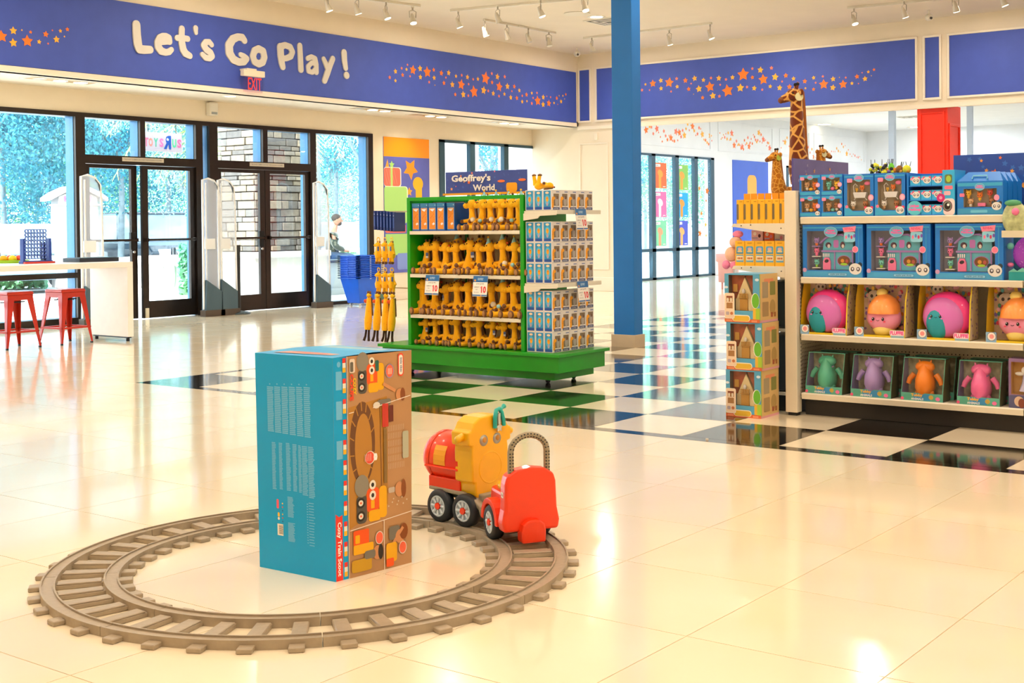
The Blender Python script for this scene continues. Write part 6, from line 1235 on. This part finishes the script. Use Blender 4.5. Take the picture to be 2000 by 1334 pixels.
# blind-box counter display
t = thing('blind_box_display', 'blue display carton of small panda-face packs with pink details', 'box', (GX+.005, 2.905, ZA), -PI/2); w, h = .298, .26
MB().box(0, 0, 0, w, .2, .004, LBD).box(0, .0, 0, .012, .2, h, LBD).box(w-.075, 0, 0, w, .2, h+.012, LB).box(0, .19, 0, w, .2, h, LBD).build('carton', t, .001)
for r_ in range(3):
    MB().box(.012, .004, .0+r_*.088, w-.075, .19, .006+r_*.088, LBD).build('tier_shelf', t)
    for k in range(3):
        x0 = .018+k*.068; pk_ = MB().box(x0, .01, .006+r_*.088, x0+.065, .06, .066+r_*.088, LB).build('small_pack', t); a = Art((x0, .01, .006+r_*.088), XX, UP, -YY, .0005); a.ell(.010, .04, .010, .008, '#f49ac0', 10); bearface(a, .038, .032, .028, '#e0507a'); a.mb.build('face_print', pk_)
a = Art((0, 0, 0), XX, UP, -YY, .0006); a.ell(.05, .045, .048, .044, '#58c4dc', 20); a.text('Littlest', .018, .05, .06, .018, '#f060b4', bold=.05); a.text('PetShop', .012, .024, .076, .022, '#f060b4', bold=.05); a.rr(w-.07, 0, .07, .10, .02, '#ecd8dc'); a.ell(w-.045, .055, .030, .034, '#6a2a4c', 20); a.ell(w-.045, .055, .025, .029, '#7c8478', 18); a.ell(w-.045, .055, .018, .021, '#201818', 16); a.ell(w-.040, .062, .008, .008, '#f8f8f8'); a.ell(w-.085, .105, .026, .026, '#c8307c'); a.ell(w-.085, .105, .010, .010, '#f49ac0'); a.rr(w-.06, .19, .045, .055, .012, '#6a7a4c'); a.ell(w-.037, .218, .015, .02, '#a8c84a'); a.rr(w-.062, .155, .05, .022, .006, '#f07a98'); a.rr(w-.065, .12, .04, .025, .006, '#f4b4c8'); a.mb.build('print', t)
# playset with handle roof: front one and the row behind it
for i in range(4):
    t = thing('carry_playset_box', ('front' if i == 0 else ORD[i]+' in the row behind the front')+' blue carry-handle playset box with peaked roof', 'box', (GX+.005+i*.085, 2.592-i*.004, ZA), -PI/2, 'carry playset boxes on the top shelf'); w, h = .272, .20
    if i == 0:
        winbox(t, w, .08, h, LBD, (.038, .045, .235, .155), INB, .045); a = frontart(w, h); a.rect(.003, .17, w-.006, .02, '#3fa8dc'); a.rect(.003, .004, w-.006, .034, '#3f98cc'); a.rr(.08, .012, .10, .016, .005, '#6cc0e4'); logo(a, .135, .165, .022); a.rr(.015, .108, .03, .02, .005, '#f07aa0'); a.ell(.235, .10, .016, .018, '#f49ac0'); bearface(a, .235, .05, .034); a.mb.build('print', t)
        for k, (x_, z_, c1, c2) in enumerate(((.062, .098, 2, 2), (.13, .085, 1, 2), (.19, .098, 9, 5), (.075, .048, 0, 4), (.20, .048, 5, 5))): m = MB(); bust(m, (x_, .02, z_), .05, FC[c1], FC[c2]); m.build('pet_figure', t)
        MB().box(.12, .01, .05, .165, .03, .07, FC[6]).build('bench_toy', t)
    else: MB().box(0, 0, 0, w, .08, h, LBD).build('carton', t)
    MB().add([(0, 0, h), (w, 0, h), (w-.03, .04, h+.055), (.055, .04, h+.055), (0, .08, h), (w, .08, h)], [(0, 1, 2, 3), (5, 4, 3, 2), (4, 0, 3), (1, 5, 2)], LBD).build('roof_top', t); MB().tube([(.09, .0, h+.012), (.095, .012, h+.032), (.175, .012, h+.032), (.18, 0, h+.012)], .004, LBL, 6).build('handle', t)
# big playset boxes
def bigset(y, lb):
    t = thing('pet_house_box', lb, 'box', (GX+.005, y, ZB), -PI/2, 'large pet house boxes on the second shelf'); w, h = .410, .335
    winbox(t, w, .30, h, LBD, (.030, .045, .360, .295), ING, .07); a = frontart(w, h)
    a.rect(.004, .312, w-.012, .008, '#3fa8dc'); a.rect(.004, .003, w-.012, .036, '#4aa4dc'); a.rect(w-.03, .04, .004, .27, '#3fa8dc'); logo(a, .195, .288, .034); a.poly([(.275, .316), (.365, .325), (.36, .292), (.285, .285)], '#f490b4'); a.text('REVEAL', .290, .300, .06, .014, '#e84a84', bold=.03); a.rr(.285, .225, .075, .062, .012, '#8fd0ec'); [a.ell(.30+.018*k, .255+.008*(k % 2), .007, .012, ('#f078a8', '#5a8ad0', '#c83a6a', '#7a5ac0')[k], 10) for k in range(4)]; a.ell(.36, .178, .020, .021, '#f4b4cc'); a.ell(.36, .178, .016, .017, '#f07aa0'); a.ell(.014, .045, .014, .014, '#c89ac8'); bearface(a, .36, .055, .05); a.rr(.175, .010, .13, .018, .007, '#3a7ab8'); a.rr(.177, .012, .126, .014, .006, '#8ccaec'); a.text('stylin pet shop', .19, .014, .10, .010, '#2a5a98', bold=.02); a.mb.build('print', t)
    m = MB(); TQ2, LIL = M('house_teal', '#58b4cc', .4), M('house_lilac', '#a07cc4', .4); m.prism([(.125, .048), (.335, .048), (.335, .165), (.33, .245), (.26, .275), (.19, .275), (.135, .235), (.125, .165)], (0, .03, 0), XX, UP, YY, .02, TQ2); m.build('toy_house', t)
    m = MB(); m.box(.12, .022, .16, .34, .032, .172, LIL); m.tube([(.11, .025, .215), (.15, .025, .250), (.20, .025, .27), (.26, .025, .27), (.31, .025, .245)], .007, LIL, 6); m.box(.205, .024, .05, .213, .031, .16, LIL); m.box(.325, .024, .05, .335, .031, .16, LIL); m.build('house_trim', t)
    m = MB(); m.prism([(.132, .048), (.182, .048), (.182, .10), (.172, .125), (.142, .125), (.132, .10)], (0, .018, 0), XX, UP, YY, .012, FC[6]); m.build('pink_door', t); a = Art((.132, .0175, .048), XX, UP, -YY, .0006); a.ell(.025, .055, .015, .011, '#3a2c3c', 14, .3); [a.rect(.0+.0125*k, .082, .0062, .022, '#f8e8ec') for k in range(4)]; a.mb.build('door_hole', t)
    a = Art((0, .0295, 0), XX, UP, -YY, .0006); a.ell(.27, .105, .048, .036, '#a07cc4', 16); a.ell(.27, .105, .042, .031, '#7a4a28', 16); a.ell(.26, .105, .012, .012, '#e09a3a'); a.ell(.29, .103, .010, .012, '#c0584a'); a.ell(.27, .083, .024, .008, '#a8dc3c'); a.ell(.165, .205, .020, .018, '#4a2c44'); a.ell(.168, .198, .010, .012, '#dcd4d4'); a.rr(.20, .188, .035, .05, .01, '#c078c8'); a.ell(.262, .205, .016, .022, '#5a2c44'); a.ell(.264, .198, .009, .012, '#e4dcd8'); a.mb.build('house_details', t)
    for z_, c1, c2 in ((.20, 7, 1), (.135, 6, 6), (.062, 3, 8)): MB().box(.055, .02, z_-.006, .112, .06, z_, FC[7] if z_ > .15 else FC[4]).build('ledge', t); m = MB(); bust(m, (.082, .035, z_), .052, FC[c1], FC[c2]); m.build('pet_figure', t)
for i, y in enumerate((3.602, 3.167, 2.729)): bigset(y, ('leftmost', 'middle', 'right-hand')[i]+' large pet house box on the second shelf')
# smiling foam toys in open boxes
def smile(a, x, y, s, cheek):
    for k in (-1, 1): a.ell(x+k*s, y, s*.28, s*.34, '#1c1418', 12); a.ell(x+k*s-s*.08, y+s*.12, s*.09, s*.10, '#f0f0f0', 8); a.ell(x+k*s*1.35, y-s*.5, s*.24, s*.16, cheek, 10)
    pts = [(x+s*.32*math.cos(math.radians(q)), y-s*.15+s*.22*math.sin(math.radians(q))) for q in range(180, 361, 30)]+[(x+s*.22*math.cos(math.radians(q)), y-s*.15+s*.12*math.sin(math.radians(q))) for q in range(360, 179, -30)]; a.poly(pts, '#1c1418')
CARD_Y = M('carton_yellow_edge', '#e8c81c', .4); CARD_P = spots('carton_pattern', '#d8c0b0', '#8a6aa8', 34, .25, rough=.4, sheen=0)
def plushbox(y, w, kind, lb, d=.2):
    t = thing('smiling_plush_box', lb, 'box', (GX+.005, y, ZC), -PI/2, 'smiling plush boxes on the third shelf'); h = .325; sl = .05; dp_ = .16
    m = MB(); m.add([(0, 0, 0), (0, sl*.5, h*.7), (0, sl+.01, h), (0, dp_, h), (0, dp_, 0)], [(0, 1, 2, 3, 4)], CARD_Y); m.add([(w, 0, 0), (w, sl*.5, h*.7), (w, sl+.01, h), (w, dp_, h), (w, dp_, 0)], [(4, 3, 2, 1, 0)], CARD_P); m.box(0, 0, 0, w, dp_, .004, CARD_Y); m.box(0, sl, h-.003, w, dp_, h, CARD_P); m.box(0, dp_-.003, 0, w, dp_, h, CARD_P)
    m.box(0, -.001, 0, w, .003, .012, CARD_Y); m.add([(w-.008, -.0006, 0), (w, -.0006, 0), (w, sl*.5-.0006, h*.7), (w, sl+.0094, h), (w-.008, sl+.0094, h), (w-.008, sl*.5-.0006, h*.7)], [(0, 1, 2, 3, 4, 5)], CARD_Y); m.build('carton', t)
    a = Art((0, dp_-.004, 0), XX, UP, -YY, .0006); rz_ = random.Random(int(y*100))
    for k in range(110): a.ell(rz_.uniform(.01, w-.01), rz_.uniform(.05, h-.01), .011, .013, rz_.choice(('#e8506a', '#58b4cc', '#f0c84a', '#8a6ac0', '#f09a4a', '#4a9a8a', '#f0b4c8')), 8)
    x_, z_ = (w*.25, h*.92) if kind else (w*.23, h*.76); s_ = .035 if kind else .045
    for k in (-1, 1): a.ell(x_+k*s_*.7, z_+s_*.6, s_*.35, s_*.35, '#2a2024', 12)
    a.ell(x_, z_, s_, s_*.85, '#d8ccc4', 18); [a.ell(x_+k*s_*.4, z_, s_*.22, s_*.26, '#3a2c2c', 10) for k in (-1, 1)]; a.mb.build('backing_print', t)
    a = Art((0, -.0016, 0), XX, UP, -YY, .0005); a.rr(0, .0, .062, .06, .004, '#8fb8dc'); a.ell(.034, .034, .026, .026, '#3a3038', 20); a.ell(.034, .034, .024, .024, '#f4ece8', 20); a.ell(.034, .034, .014, .014, '#f49a9a', 12); a.rr(w-.098, .012, .094, .034, .010, '#fbe4ec'); a.text('FLUFFIE', w-.094, .018, .086, .024, '#f0489c', bold=.05); a.rr(w-.09, 0, .085, .013, .002, '#8fb8c8'); a.mb.build('front_labels', t)
    cx = w*.5
    if kind:
        PK1, PK2, TL = M('foam_pink', '#fb3f98', .35, coat=.3), M('foam_lilac_pink', '#dc74cc', .35, coat=.3), M('foam_teal', '#1f9cb0', .45)
        R_ = w*.475; zc = .034
        def arch(r0, r1, yy, dd, mt):
            m = MB(); q = [(cx+r1*math.cos(math.radians(k)), zc+.02+r1*1.02*math.sin(math.radians(k))) for k in range(-12, 193, 12)]+([(cx+r0*math.cos(math.radians(k)), zc+.02+r0*math.sin(math.radians(k))) for k in range(192, -13, -12)] if r0 else []); m.prism(q, (0, yy, 0), XX, UP, YY, dd, mt); return m
        b1 = MB(); b1.ball((cx, .088, zc+.112), (R_, .066, R_*.93), PK1, 28, 18); o = b1.build('rainbow_body', t); b1 = MB(); b1.ball((cx-.014, .062, zc+.100), (R_*.86, .056, R_*.82), PK2, 28, 16); b1.build('inner_band', o); b1 = MB(); b1.ball((cx-.045, .040, zc+.068), (R_*.47, .042, R_*.66), TL, 24, 14); o2 = b1.build('face_band', o)
        a = Art((0, .0, 0), XX, UP, -YY, .0006); a.O = Vector((0, -.0012, 0)); smile(a, cx-.045, zc+.108, .027, '#e878d0'); a.mb.build('face', o2)
    else:
        OG, PKc, CR = M('foam_orange', '#ff9a4a', .35, coat=.3), M('foam_rose', '#f096bc', .35, coat=.3), M('foam_cream', '#f2d878', .4, coat=.3)
        o = MB().lathe([(0, 0), (.055, 0), (.07, .03), (.055, .055)], CR, 28, (cx, .08, .012)).build('cone_base', t); c1 = MB(); c1.ball((cx, .08, .118), (.112, .074, .092), PKc, 28, 18); o1 = c1.build('scoop', t); MB().tube([(cx, .08, .145), (cx, .08, .195), (cx-.004, .08, .228), (cx-.008, .08, .252), (cx-.01, .08, .268)], [.104, .097, .078, .050, .014], OG, 24).build('orange_swirl', t); MB().ball((cx-.012, .08, .272), (.036, .03, .030), CR, 16, 10).build('cream_top', t)
        a = Art((0, .005, 0), XX, UP, -YY, .0006); smile(a, cx-.012, .112, .032, '#f0486a'); a.mb.build('face', o1)
plushbox(3.623, .318, True, 'rainbow-shaped pink plush box, leftmost on the third shelf'); plushbox(3.252, .330, False, 'ice-cream shaped plush box, left one on the third shelf'); plushbox(2.846, .325, True, 'rainbow-shaped pink plush box, second on the third shelf'); plushbox(2.425, .330, False, 'ice-cream shaped plush box, cut off by the right frame edge')
# squeezable animal figures
GRAD = M('carton_teal', '#5fae98', .4); GRP = M('carton_pink_blue', '#8f86b8', .4)
def tubby(y, w, col, tie, lb, back=False):
    t = thing('squeeze_animal_box', lb, 'box', (GX+.008+(.14 if back else 0), y-(.02 if back else 0), ZD), -PI/2, 'squeeze animal boxes on the bottom shelf'); h = .258; sl = .055; d = .13
    m = MB(); m.add([(0, 0, 0), (0, sl, h), (0, d, h), (0, d, 0)], [(0, 1, 2, 3)], GRP); m.add([(w, 0, 0), (w, d, 0), (w, d, h), (w, sl, h)], [(0, 1, 2, 3)], M('carton_olive', '#5c5a3c', .4)); m.box(0, d-.003, 0, w, d, h, M('carton_back_mix', '#b0ac90', .5, nscale=25, namt=.35)); m.box(0, sl, h-.003, w, d, h, GRAD); m.box(0, 0, 0, w, d, .003, GRP); m.box(0, -.001, 0, w, .002, .048, GRAD); m.build('carton', t)
    e_ = MB()
    for x_ in (.002, w-.002): e_.tube([(x_, 0, .048), (x_, sl, h)], .0022, GRAD, 6)
    e_.tube([(0, sl, h), (w, sl, h)], .0022, GRAD, 6); e_.build('front_edges', t)
    a = Art((0, -.0012, 0), XX, UP, -YY, .0005); a.rect(w*.3, .004, w*.4, .040, '#3f90c4'); a.ell(w*.15, .026, .024, .018, '#58a890', 12); a.text('Tubby', w*.24, .022, w*.28, .022, '#f0b43a', bold=.05); a.text('ANIMALS', w*.24, .005, w*.30, .014, '#eef0f0', bold=.04); a.ell(w*.72, .026, .015, .014, '#c8a84a', 12); a.ell(w*.88, .018, .014, .012, '#f078b0', 12); a.ell(.008, .012, .010, .010, '#f0608a', 10); a.mb.build('front_print', t)
    if not back:
        BD = M('squeeze_'+col.strip('#'), col, .4, coat=.25); cx = w/2; yb = .068
        MB().tube([(cx, yb, .045), (cx, yb, .08), (cx, yb, .125), (cx, yb, .165), (cx, yb, .20), (cx, yb, .228)], [.066, .084, .082, .064, .048, .022], BD, 24, flat=.62).build('animal_body', t); hd_ = MB().ball((cx, yb-.004, .197), (.054, .036, .034), BD, 20, 12).ball((cx, yb-.03, .182), (.018, .014, .012), BD, 10, 8).build('head', t)
        for k in (-1, 1):
            MB().tube([(cx+k*.060, yb-.004, .155), (cx+k*.084, yb-.008, .125), (cx+k*.093, yb-.010, .098)], [.016, .015, .013], BD, 10).build('arm', t); MB().ball((cx+k*.03, yb-.012, .05), (.024, .024, .016), BD, 10, 6).build('foot', t); MB().cyl((cx+k*.028, yb, .215), (cx+k*.034, yb, .236), .010, BD, .002, 8).build('ear', hd_); MB().ball((cx+k*.009, yb-.036, .202), .004, M('eye_dark', ''), 6, 5).build('eye', hd_)
        if tie: TI = M('tie_'+tie.strip('#'), tie, .5); MB().tube([(cx-.046, yb-.018, .172), (cx-.02, yb-.038, .158), (cx+.02, yb-.038, .158), (cx+.046, yb-.018, .172)], .003, TI, 6).prism([(cx-.005, .158), (cx+.005, .158), (cx+.009, .125), (cx, .112), (cx-.009, .125)], (0, yb-.046, 0), XX, UP, YY, .006, TI).build('necktie', t)
        for o_ in [c_ for c_ in t.children if c_.name.split('.')[0] in ('animal_body', 'head', 'arm', 'foot', 'necktie')]: o_.scale = (1.13, 1.0, 1.08); o_.location = (-cx*.13, -.004, -.008)
        MB().add([(.003, 0, .048), (w-.003, 0, .048), (w-.003, sl, h), (.003, sl, h)], [(0, 1, 2, 3)], glassmat('clear_film', None)).build('window_film', t)
for i, (y, w, c_, ti, nm) in enumerate(((3.590, .25, '#52ae90', '#7a5a8c', 'green cat figure with purple tie'), (3.281, .265, '#a48ac8', None, 'lilac bear figure'), (2.950, .262, '#f0841c', None, 'orange figure'), (2.602, .255, '#ee6aa4', '#7a4a88', 'pink cat figure with purple tie'))):
    tubby(y, w, c_, ti, 'box with a '+nm+' on the bottom shelf'); tubby(y, w, c_, ti, 'box standing behind the '+nm+' on the bottom shelf', True)
# things at the right frame edge
t = thing('doll_box', 'purple and gold doll box cut off at the lower right frame edge', 'box', (GX+.01, 2.295, ZD), -PI/2); w, h = .26, .29
winbox(t, w, .12, h, M('doll_card', '#8a6a98', .4), (.015, .08, w-.02, h-.02), M('doll_gold', '#c8944a', .5), .05); m = MB(); m.ball((.09, .02, .22), (.022, .018, .024), FC[4], 10, 8); m.tube([(.09, .02, .2), (.09, .02, .15), (.09, .02, .10)], [.010, .018, .034], M('doll_dress', '#b8b0cc', .5), 10); m.ball((.06, .02, .2), (.03, .015, .012), FC[4], 8, 6); m.build('doll', t)
a = frontart(w, h); a.rr(0, .0, w, .075, .012, '#5a5a80'); a.ell(.06, .04, .028, .03, '#d8b8a0'); a.ell(.075, .03, .02, .028, '#8a4a3a'); a.mb.build('print', t)
t = thing('glitter_toy_box', 'teal box with round purple glitter toy at the right frame edge', 'box', (GX+.01, 2.292, ZB), -PI/2); w, h = .3, .33
MB().box(0, 0, 0, w, .12, .05, M('teal_card', '#1fa0a8', .4)).box(0, .10, .0, w, .12, h, M('teal_card_b', '#2c7a9c', .4)).build('carton', t, .001); MB().ball((.125, .055, .155), (.115, .05, .11), spots('purple_glitter', '#a44ac8', '#e4b4ec', 60, .12, rough=.25, sheen=0), 24, 16).build('glitter_body', t); MB().prism([(0, .05), (.03, .07), (.05, .055), (.08, .075), (.11, .055), (.14, .075), (.18, .055), (.2, .05)], (0, -.002, 0), XX, UP, YY, .003, FC[3]).build('wave_card', t); MB().ball((.0, .04, .20), (.022, .02, .02), FC[3], 8, 6).ball((-.0, .04, .09), (.02, .016, .014), FC[6], 8, 6).build('fins', t)
t = thing('clamshell_toy', 'green and cream flower toy in a clear pack hanging in front of the right shelves', 'toy', (GX-.06, 2.30, 1.16), -PI/2); MB().ball((.06, .03, .10), (.075, .03, .10), M('pale_green', '#b4bc8c', .4, nscale=30, namt=.3), 16, 12).build('pack', t); MB().ball((.07, .0, .14), (.022, .016, .022), FC[6], 10, 8).build('pink_bloom', t); MB().ball((.05, .02, .19), (.05, .02, .02), M('leaf_green', '#4a9a6c', .4), 10, 6).build('leaf', t); MB().box(-.01, .0, -.01, .12, .05, .03, M('cream_card', '#d8d0b8', .5)).build('base_card', t); MB().tube([(.06, .05, .17), (.06, .5, .17)], .003, HKM, 6).build('hook', t)
# cottage boxes, a stack of three
def cottage(z, dy, h, lb, rz):
    t = thing('cottage_playset_box', lb, 'box', (7.352, 4.022+dy, z), -PI/2+rz, 'stack of cottage playset boxes'); w, d = .253, .25
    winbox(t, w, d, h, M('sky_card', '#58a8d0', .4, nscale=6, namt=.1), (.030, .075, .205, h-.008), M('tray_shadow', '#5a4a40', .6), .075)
    CRM, RF, DR = M('cottage_cream', '#ecd49c', .5), M('cottage_roof', '#a8512c', .6, nscale=25, namt=.25), M('cottage_door', '#c89236', .5)
    m = MB(); m.prism([(.06, .04), (.19, .04), (.19, h*.48), (.128, h-.025), (.068, h*.48), (.06, h*.48)], (0, .035, 0), XX, UP, YY, .03, CRM); m.build('cottage_wall', t)
    m = MB(); m.prism([(.128, h-.012), (.03, h-.012), (.03, h*.52), (.06, h*.47)], (0, .045, 0), XX, UP, YY, .02, RF); m.prism([(.128, h-.012), (.205, h-.012), (.205, h*.47)], (0, .045, 0), XX, UP, YY, .02, RF); m.build('roof', t)
    m = MB(); m.box(.095, .026, .04, .152, .036, h*.48, DR); m.build('door', t, .002); m = MB(); [m.box(.098+k*.009, .018, h*.50, .102+k*.009, .022, h*.58, DR) for k in range(7)]; m.box(.095, .016, h*.58, .158, .024, h*.59, DR); m.box(.095, .016, h*.49, .158, .030, h*.50, DR); m.build('balcony', t)
    m = MB(); m.ball((.127, .022, h*.64), (.012, .01, .016), FC[4], 8, 6); m.build('rabbit_figure', t); MB().prism([(.168, .075), (.198, .075), (.198, .105), (.183, .125), (.168, .105)], (0, .012, 0), XX, UP, YY, .02, CRM).build('small_house', t)
    m = MB(); m.box(.045, .034, h*.62, .075, .04, h*.78, DR); m.build('dormer_window', t)
    a = frontart(w, h); a.rect(0, 0, .03, h*.42, '#a8c83c'); a.rect(.205, 0, w-.205, h*.30, '#a8c83c'); a.rect(.205, .0, .02, h*.3, '#e8b83c'); a.ell(.012, h*.72, .014, .008, '#dce8f0'); a.ell(.235, h*.88, .014, .009, '#dce8f0'); a.ell(.222, h*.45, .030, h*.16, '#f2ecd8', 16); a.ell(.224, h*.45, .026, h*.15, '#6cb834', 16)
    a.rect(0, .0, w, .022, '#d86a3a'); a.rr(.055, .006, .13, .042, .02, '#f2ecd8'); a.rr(.06, .008, .12, .034, .016, '#e4b83c'); a.rr(-.0, .022, .073, h*.53, .012, '#f2e8d8'); a.rr(.004, .026, .065, h*.51, .010, '#eed4b8'); a.rect(.014, h*.28, .045, h*.26, '#a87848'); a.rect(.014, h*.40, .045, .006, '#eed4b8'); [a.ell(.024+.024*k, h*.46, .007, .014, '#e8dcc8', 8) for k in (0, 1)]; a.rect(.014, h*.50, .045, .012, '#8a4a34'); a.rr(.010, .045, .024, .022, .006, '#b8a8b0'); a.ell(.052, .056, .011, .010, '#c8784a'); a.rr(.012, .004, .045, .012, .003, '#e8946a'); a.rr(.195, .004, .04, .012, .003, '#e8946a'); a.mb.build('front_print', t)
    b = Art((w+.0004, 0, 0), YY, UP, XX, .0004); b.rect(0, 0, d, h, '#dcb878'); b.rect(0, 0, .008, h, '#a8c83c'); b.rect(0, 0, d, .014, '#e0a0a8'); b.rr(.06, h*.80, .13, .03, .008, '#e8946a'); b.rr(.035, h*.50, .08, .10*h/.3, .006, '#a89878'); b.rr(.14, h*.55, .075, .085*h/.3, .006, '#8a8a4a'); b.rr(.035, h*.12, .085, .09*h/.3, .006, '#a88a5a'); b.ell(.175, h*.30, .04, .05, '#b8985c'); b.rect(.15, .03, .03, .03, '#a85a3a'); b.rect(.195, .03, .025, .03, '#a8683a'); b.text('Cottage', .075, h*.82, .10, .018, '#f8e8c8') if 0 else None; b.mb.build('side_print', t)
cottage(0, 0, .303, 'bottom cottage playset box of the stack of three', 0); cottage(.304, -.006, .306, 'middle cottage playset box of the stack of three', .02); cottage(.611, .004, .312, 'top cottage playset box of the stack of three', -.01)
# tall standing plush giraffes
NET = spots('giraffe_coat', '#d8a050', '#6e2f10', 13, .06, kind='net'); NETS = spots('giraffe_coat_small', '#dca23c', '#b06a14', 20, .05, kind='net'); MANE = M('giraffe_mane', '#9a5614', .9, nscale=80, bump=.6); BLK2 = M('plush_black', '#17130f', .9); TAGG = M('round_tag_green', '#b4c84a', .5); TAGW = M('round_tag_cream', '#dcd8a8', .5)
def bigg(x, y, z, rz, s, mat, tagm, lb, neck=.62, full=True):
    t = thing('standing_giraffe', lb, 'plush toy', (x, y, z), rz, 'standing toy giraffes'); t.scale = (s,)*3
    MB().ball((.12, 0, .30), (.20, .095, .115), mat, 20, 14).build('body', t)
    H = .34+neck
    MB().tube([(-.02, 0, .32), (-.05, 0, .42), (-.065, 0, .55), (-.07, 0, .34+neck*.75), (-.07, 0, H)], [.10, .085, .062, .05, .045], mat, 16).build('neck', t)
    MB().tube([(-.02, 0, H+.04), (-.018, 0, H-.1), (-.005, 0, .5), (.03, 0, .42)], [.012, .022, .026, .02], MANE, 8).build('mane', t)
    h = MB().ball((-.09, 0, H+.015), (.062, .05, .048), mat, 16, 12).tube([(-.10, 0, H+.012), (-.15, 0, H-.01), (-.185, 0, H-.025)], [.045, .034, .028], mat, 12).build('head', t)
    MB().ball((-.195, 0, H-.03), (.022, .03, .024), M('muzzle_brown', '#7a4522', .9, nscale=60, bump=.3), 12, 8).build('muzzle', h)
    for k in (-1, 1):
        MB().cyl((-.075, k*.02, H+.05), (-.07, k*.022, H+.085), .010, mat, n=8).ball((-.07, k*.022, H+.092), (.015, .015, .014), BLK2, 8, 6).build('ossicone', h); MB().ball((-.055, k*.055, H+.03), (.018, .03, .026), mat, 8, 6).build('ear', h); MB().ball((-.115, k*.044, H+.022), .008, BLK2, 8, 6).build('eye', h)
        for xx in (-.01, .24): MB().tube([(xx, k*.05, .27), (xx, k*.055, .14), (xx, k*.055, .0)], [.045, .03, .028], mat, 10).build('leg', t)
    MB().cyl((-.07, .05, H-.005), (-.07, .056, H-.005), .032, tagm, n=18).cyl((-.07, -.05, H-.005), (-.07, -.056, H-.005), .032, tagm, n=18).build('round_tag', h)
    MB().tube([(.31, 0, .33), (.34, 0, .22)], [.014, .02], MANE, 8).build('tail', t); return t
p = at(1562, 355, 1, 3.93); bigg(p.x+.10, 3.93, 1.245, -.75, .93, NET, TAGW, 'tall standing toy giraffe, highest of the three behind the shelf end', .62)
p = at(1520, 374, 1, 4.02); bigg(p.x+.06, 4.02, 1.245, -.55, .62, NETS, TAGG, 'small standing toy giraffe above the yellow boxes', .40)
p = at(1592, 330, 1, 3.86); bigg(p.x-.02, 3.84, 1.245, PI*.85, .62, NETS, TAGW, 'toy giraffe head peeking out right of the tall giraffe', .44)
MB().box(7.98, 3.74, 1.20, 8.9, 4.12, 1.245, SHL).build('end_top', gd, .002)
# spiky caterpillar toys on top
for i, (u, n_, cols, lb) in enumerate(((1722, 26, ('#d8d83a', '#7a68a0', '#3a3a34', '#e8e04a'), 'yellow and purple spiky toy on top of the shelves'), (1741, 0, ('#6fc83c', '#e8902c'), 'green wedge toy between the spiky toys'), (1757, 8, ('#8a5a2c', '#e8b04a'), 'brown shell toy among the spiky toys'), (1771, 12, ('#d8d83a', '#e89a2c'), 'small yellow spiky toy at the right of the row'))):
    p = at(u, 339, 0, 7.80); t = thing('spiky_toy', lb, 'plush toy', (7.80, p.y, ZA+.265), -PI/2, 'creature toys on top of the shelves'); r_ = random.Random(i+3); S = (.075, .045, .03, .035)[i]
    ms = [M('spk'+c_.strip('#'), c_, .9, nscale=50, bump=.4) for c_ in cols]
    b_ = MB()
    if i == 0:
        for k in range(46): b_.ball((r_.uniform(-S, S), r_.uniform(-.03, .03), r_.uniform(.008, .062)), (.013, .010, .012), r_.choice(ms), 6, 5)
    elif i == 1: b_.ball((0, 0, .034), (.02, .02, .036), ms[0], 12, 8).ball((-.022, 0, .02), (.014, .016, .02), ms[1], 10, 6).ball((.022, 0, .02), (.014, .016, .02), ms[1], 10, 6)
    else: b_.ball((0, 0, .025), (S*.8, .024, .028), ms[0], 12, 8).ball((S*.3, -.008, .015), (.014, .014, .014), ms[1], 8, 6)
    b_.build('body', t); m = MB()
    for k in range((9, 2, 2, 3)[i]): x_ = r_.uniform(-S, S); m.tube([(x_, 0, .055 if i == 0 else .045), (x_+r_.uniform(-.012, .012), 0, .095 if i == 0 else .075)], [.0022, .0018], M('spike_black', '#1c1a1a', .6), 5)
    m.build('antennae', t)
MB().box(7.72, 2.9, ZA+.14, 7.94, 3.3, ZA+.263, LBD).build('carton', tag(thing('rear_stock_box', 'plain blue stock box behind the bathtub boxes', 'box', (0, 0, 0))))
# pink bin far back
x, y, z = at(1423, 563, 2, 0); t = thing('pink_bin', 'pink drum bin on the floor behind the cottage boxes', 'bin', (x, y, 0)); PKB = M('bin_pink', '#eab8bc', .5)
MB().lathe([(0, .12), (.19, .12), (.2, .5), (.24, .52), (.24, .66), (0, .66)], PKB, 24).build('drum', t); m = MB(); [m.cyl((.12*math.cos(k*2.1), .12*math.sin(k*2.1), 0), (.12*math.cos(k*2.1), .12*math.sin(k*2.1), .12), .02, PKB, n=8) for k in range(3)]; m.build('feet', t); MB().box(-.12, -.2, .2, -.0, -.17, .45, M('bin_grey', '#b8b4b8', .5)).build('label_patch', t)
tag(MB().cyl((0, 0, 0), (0, 0, .011), .0085, M('pellet_white', '#efe6d8', .5), r1=.0085, n=12).build('paper_scrap', loc=tuple(at(1381, 860, 2, .0))), 'tiny white scrap lying on the cream tile by the checkered border', 'scrap')
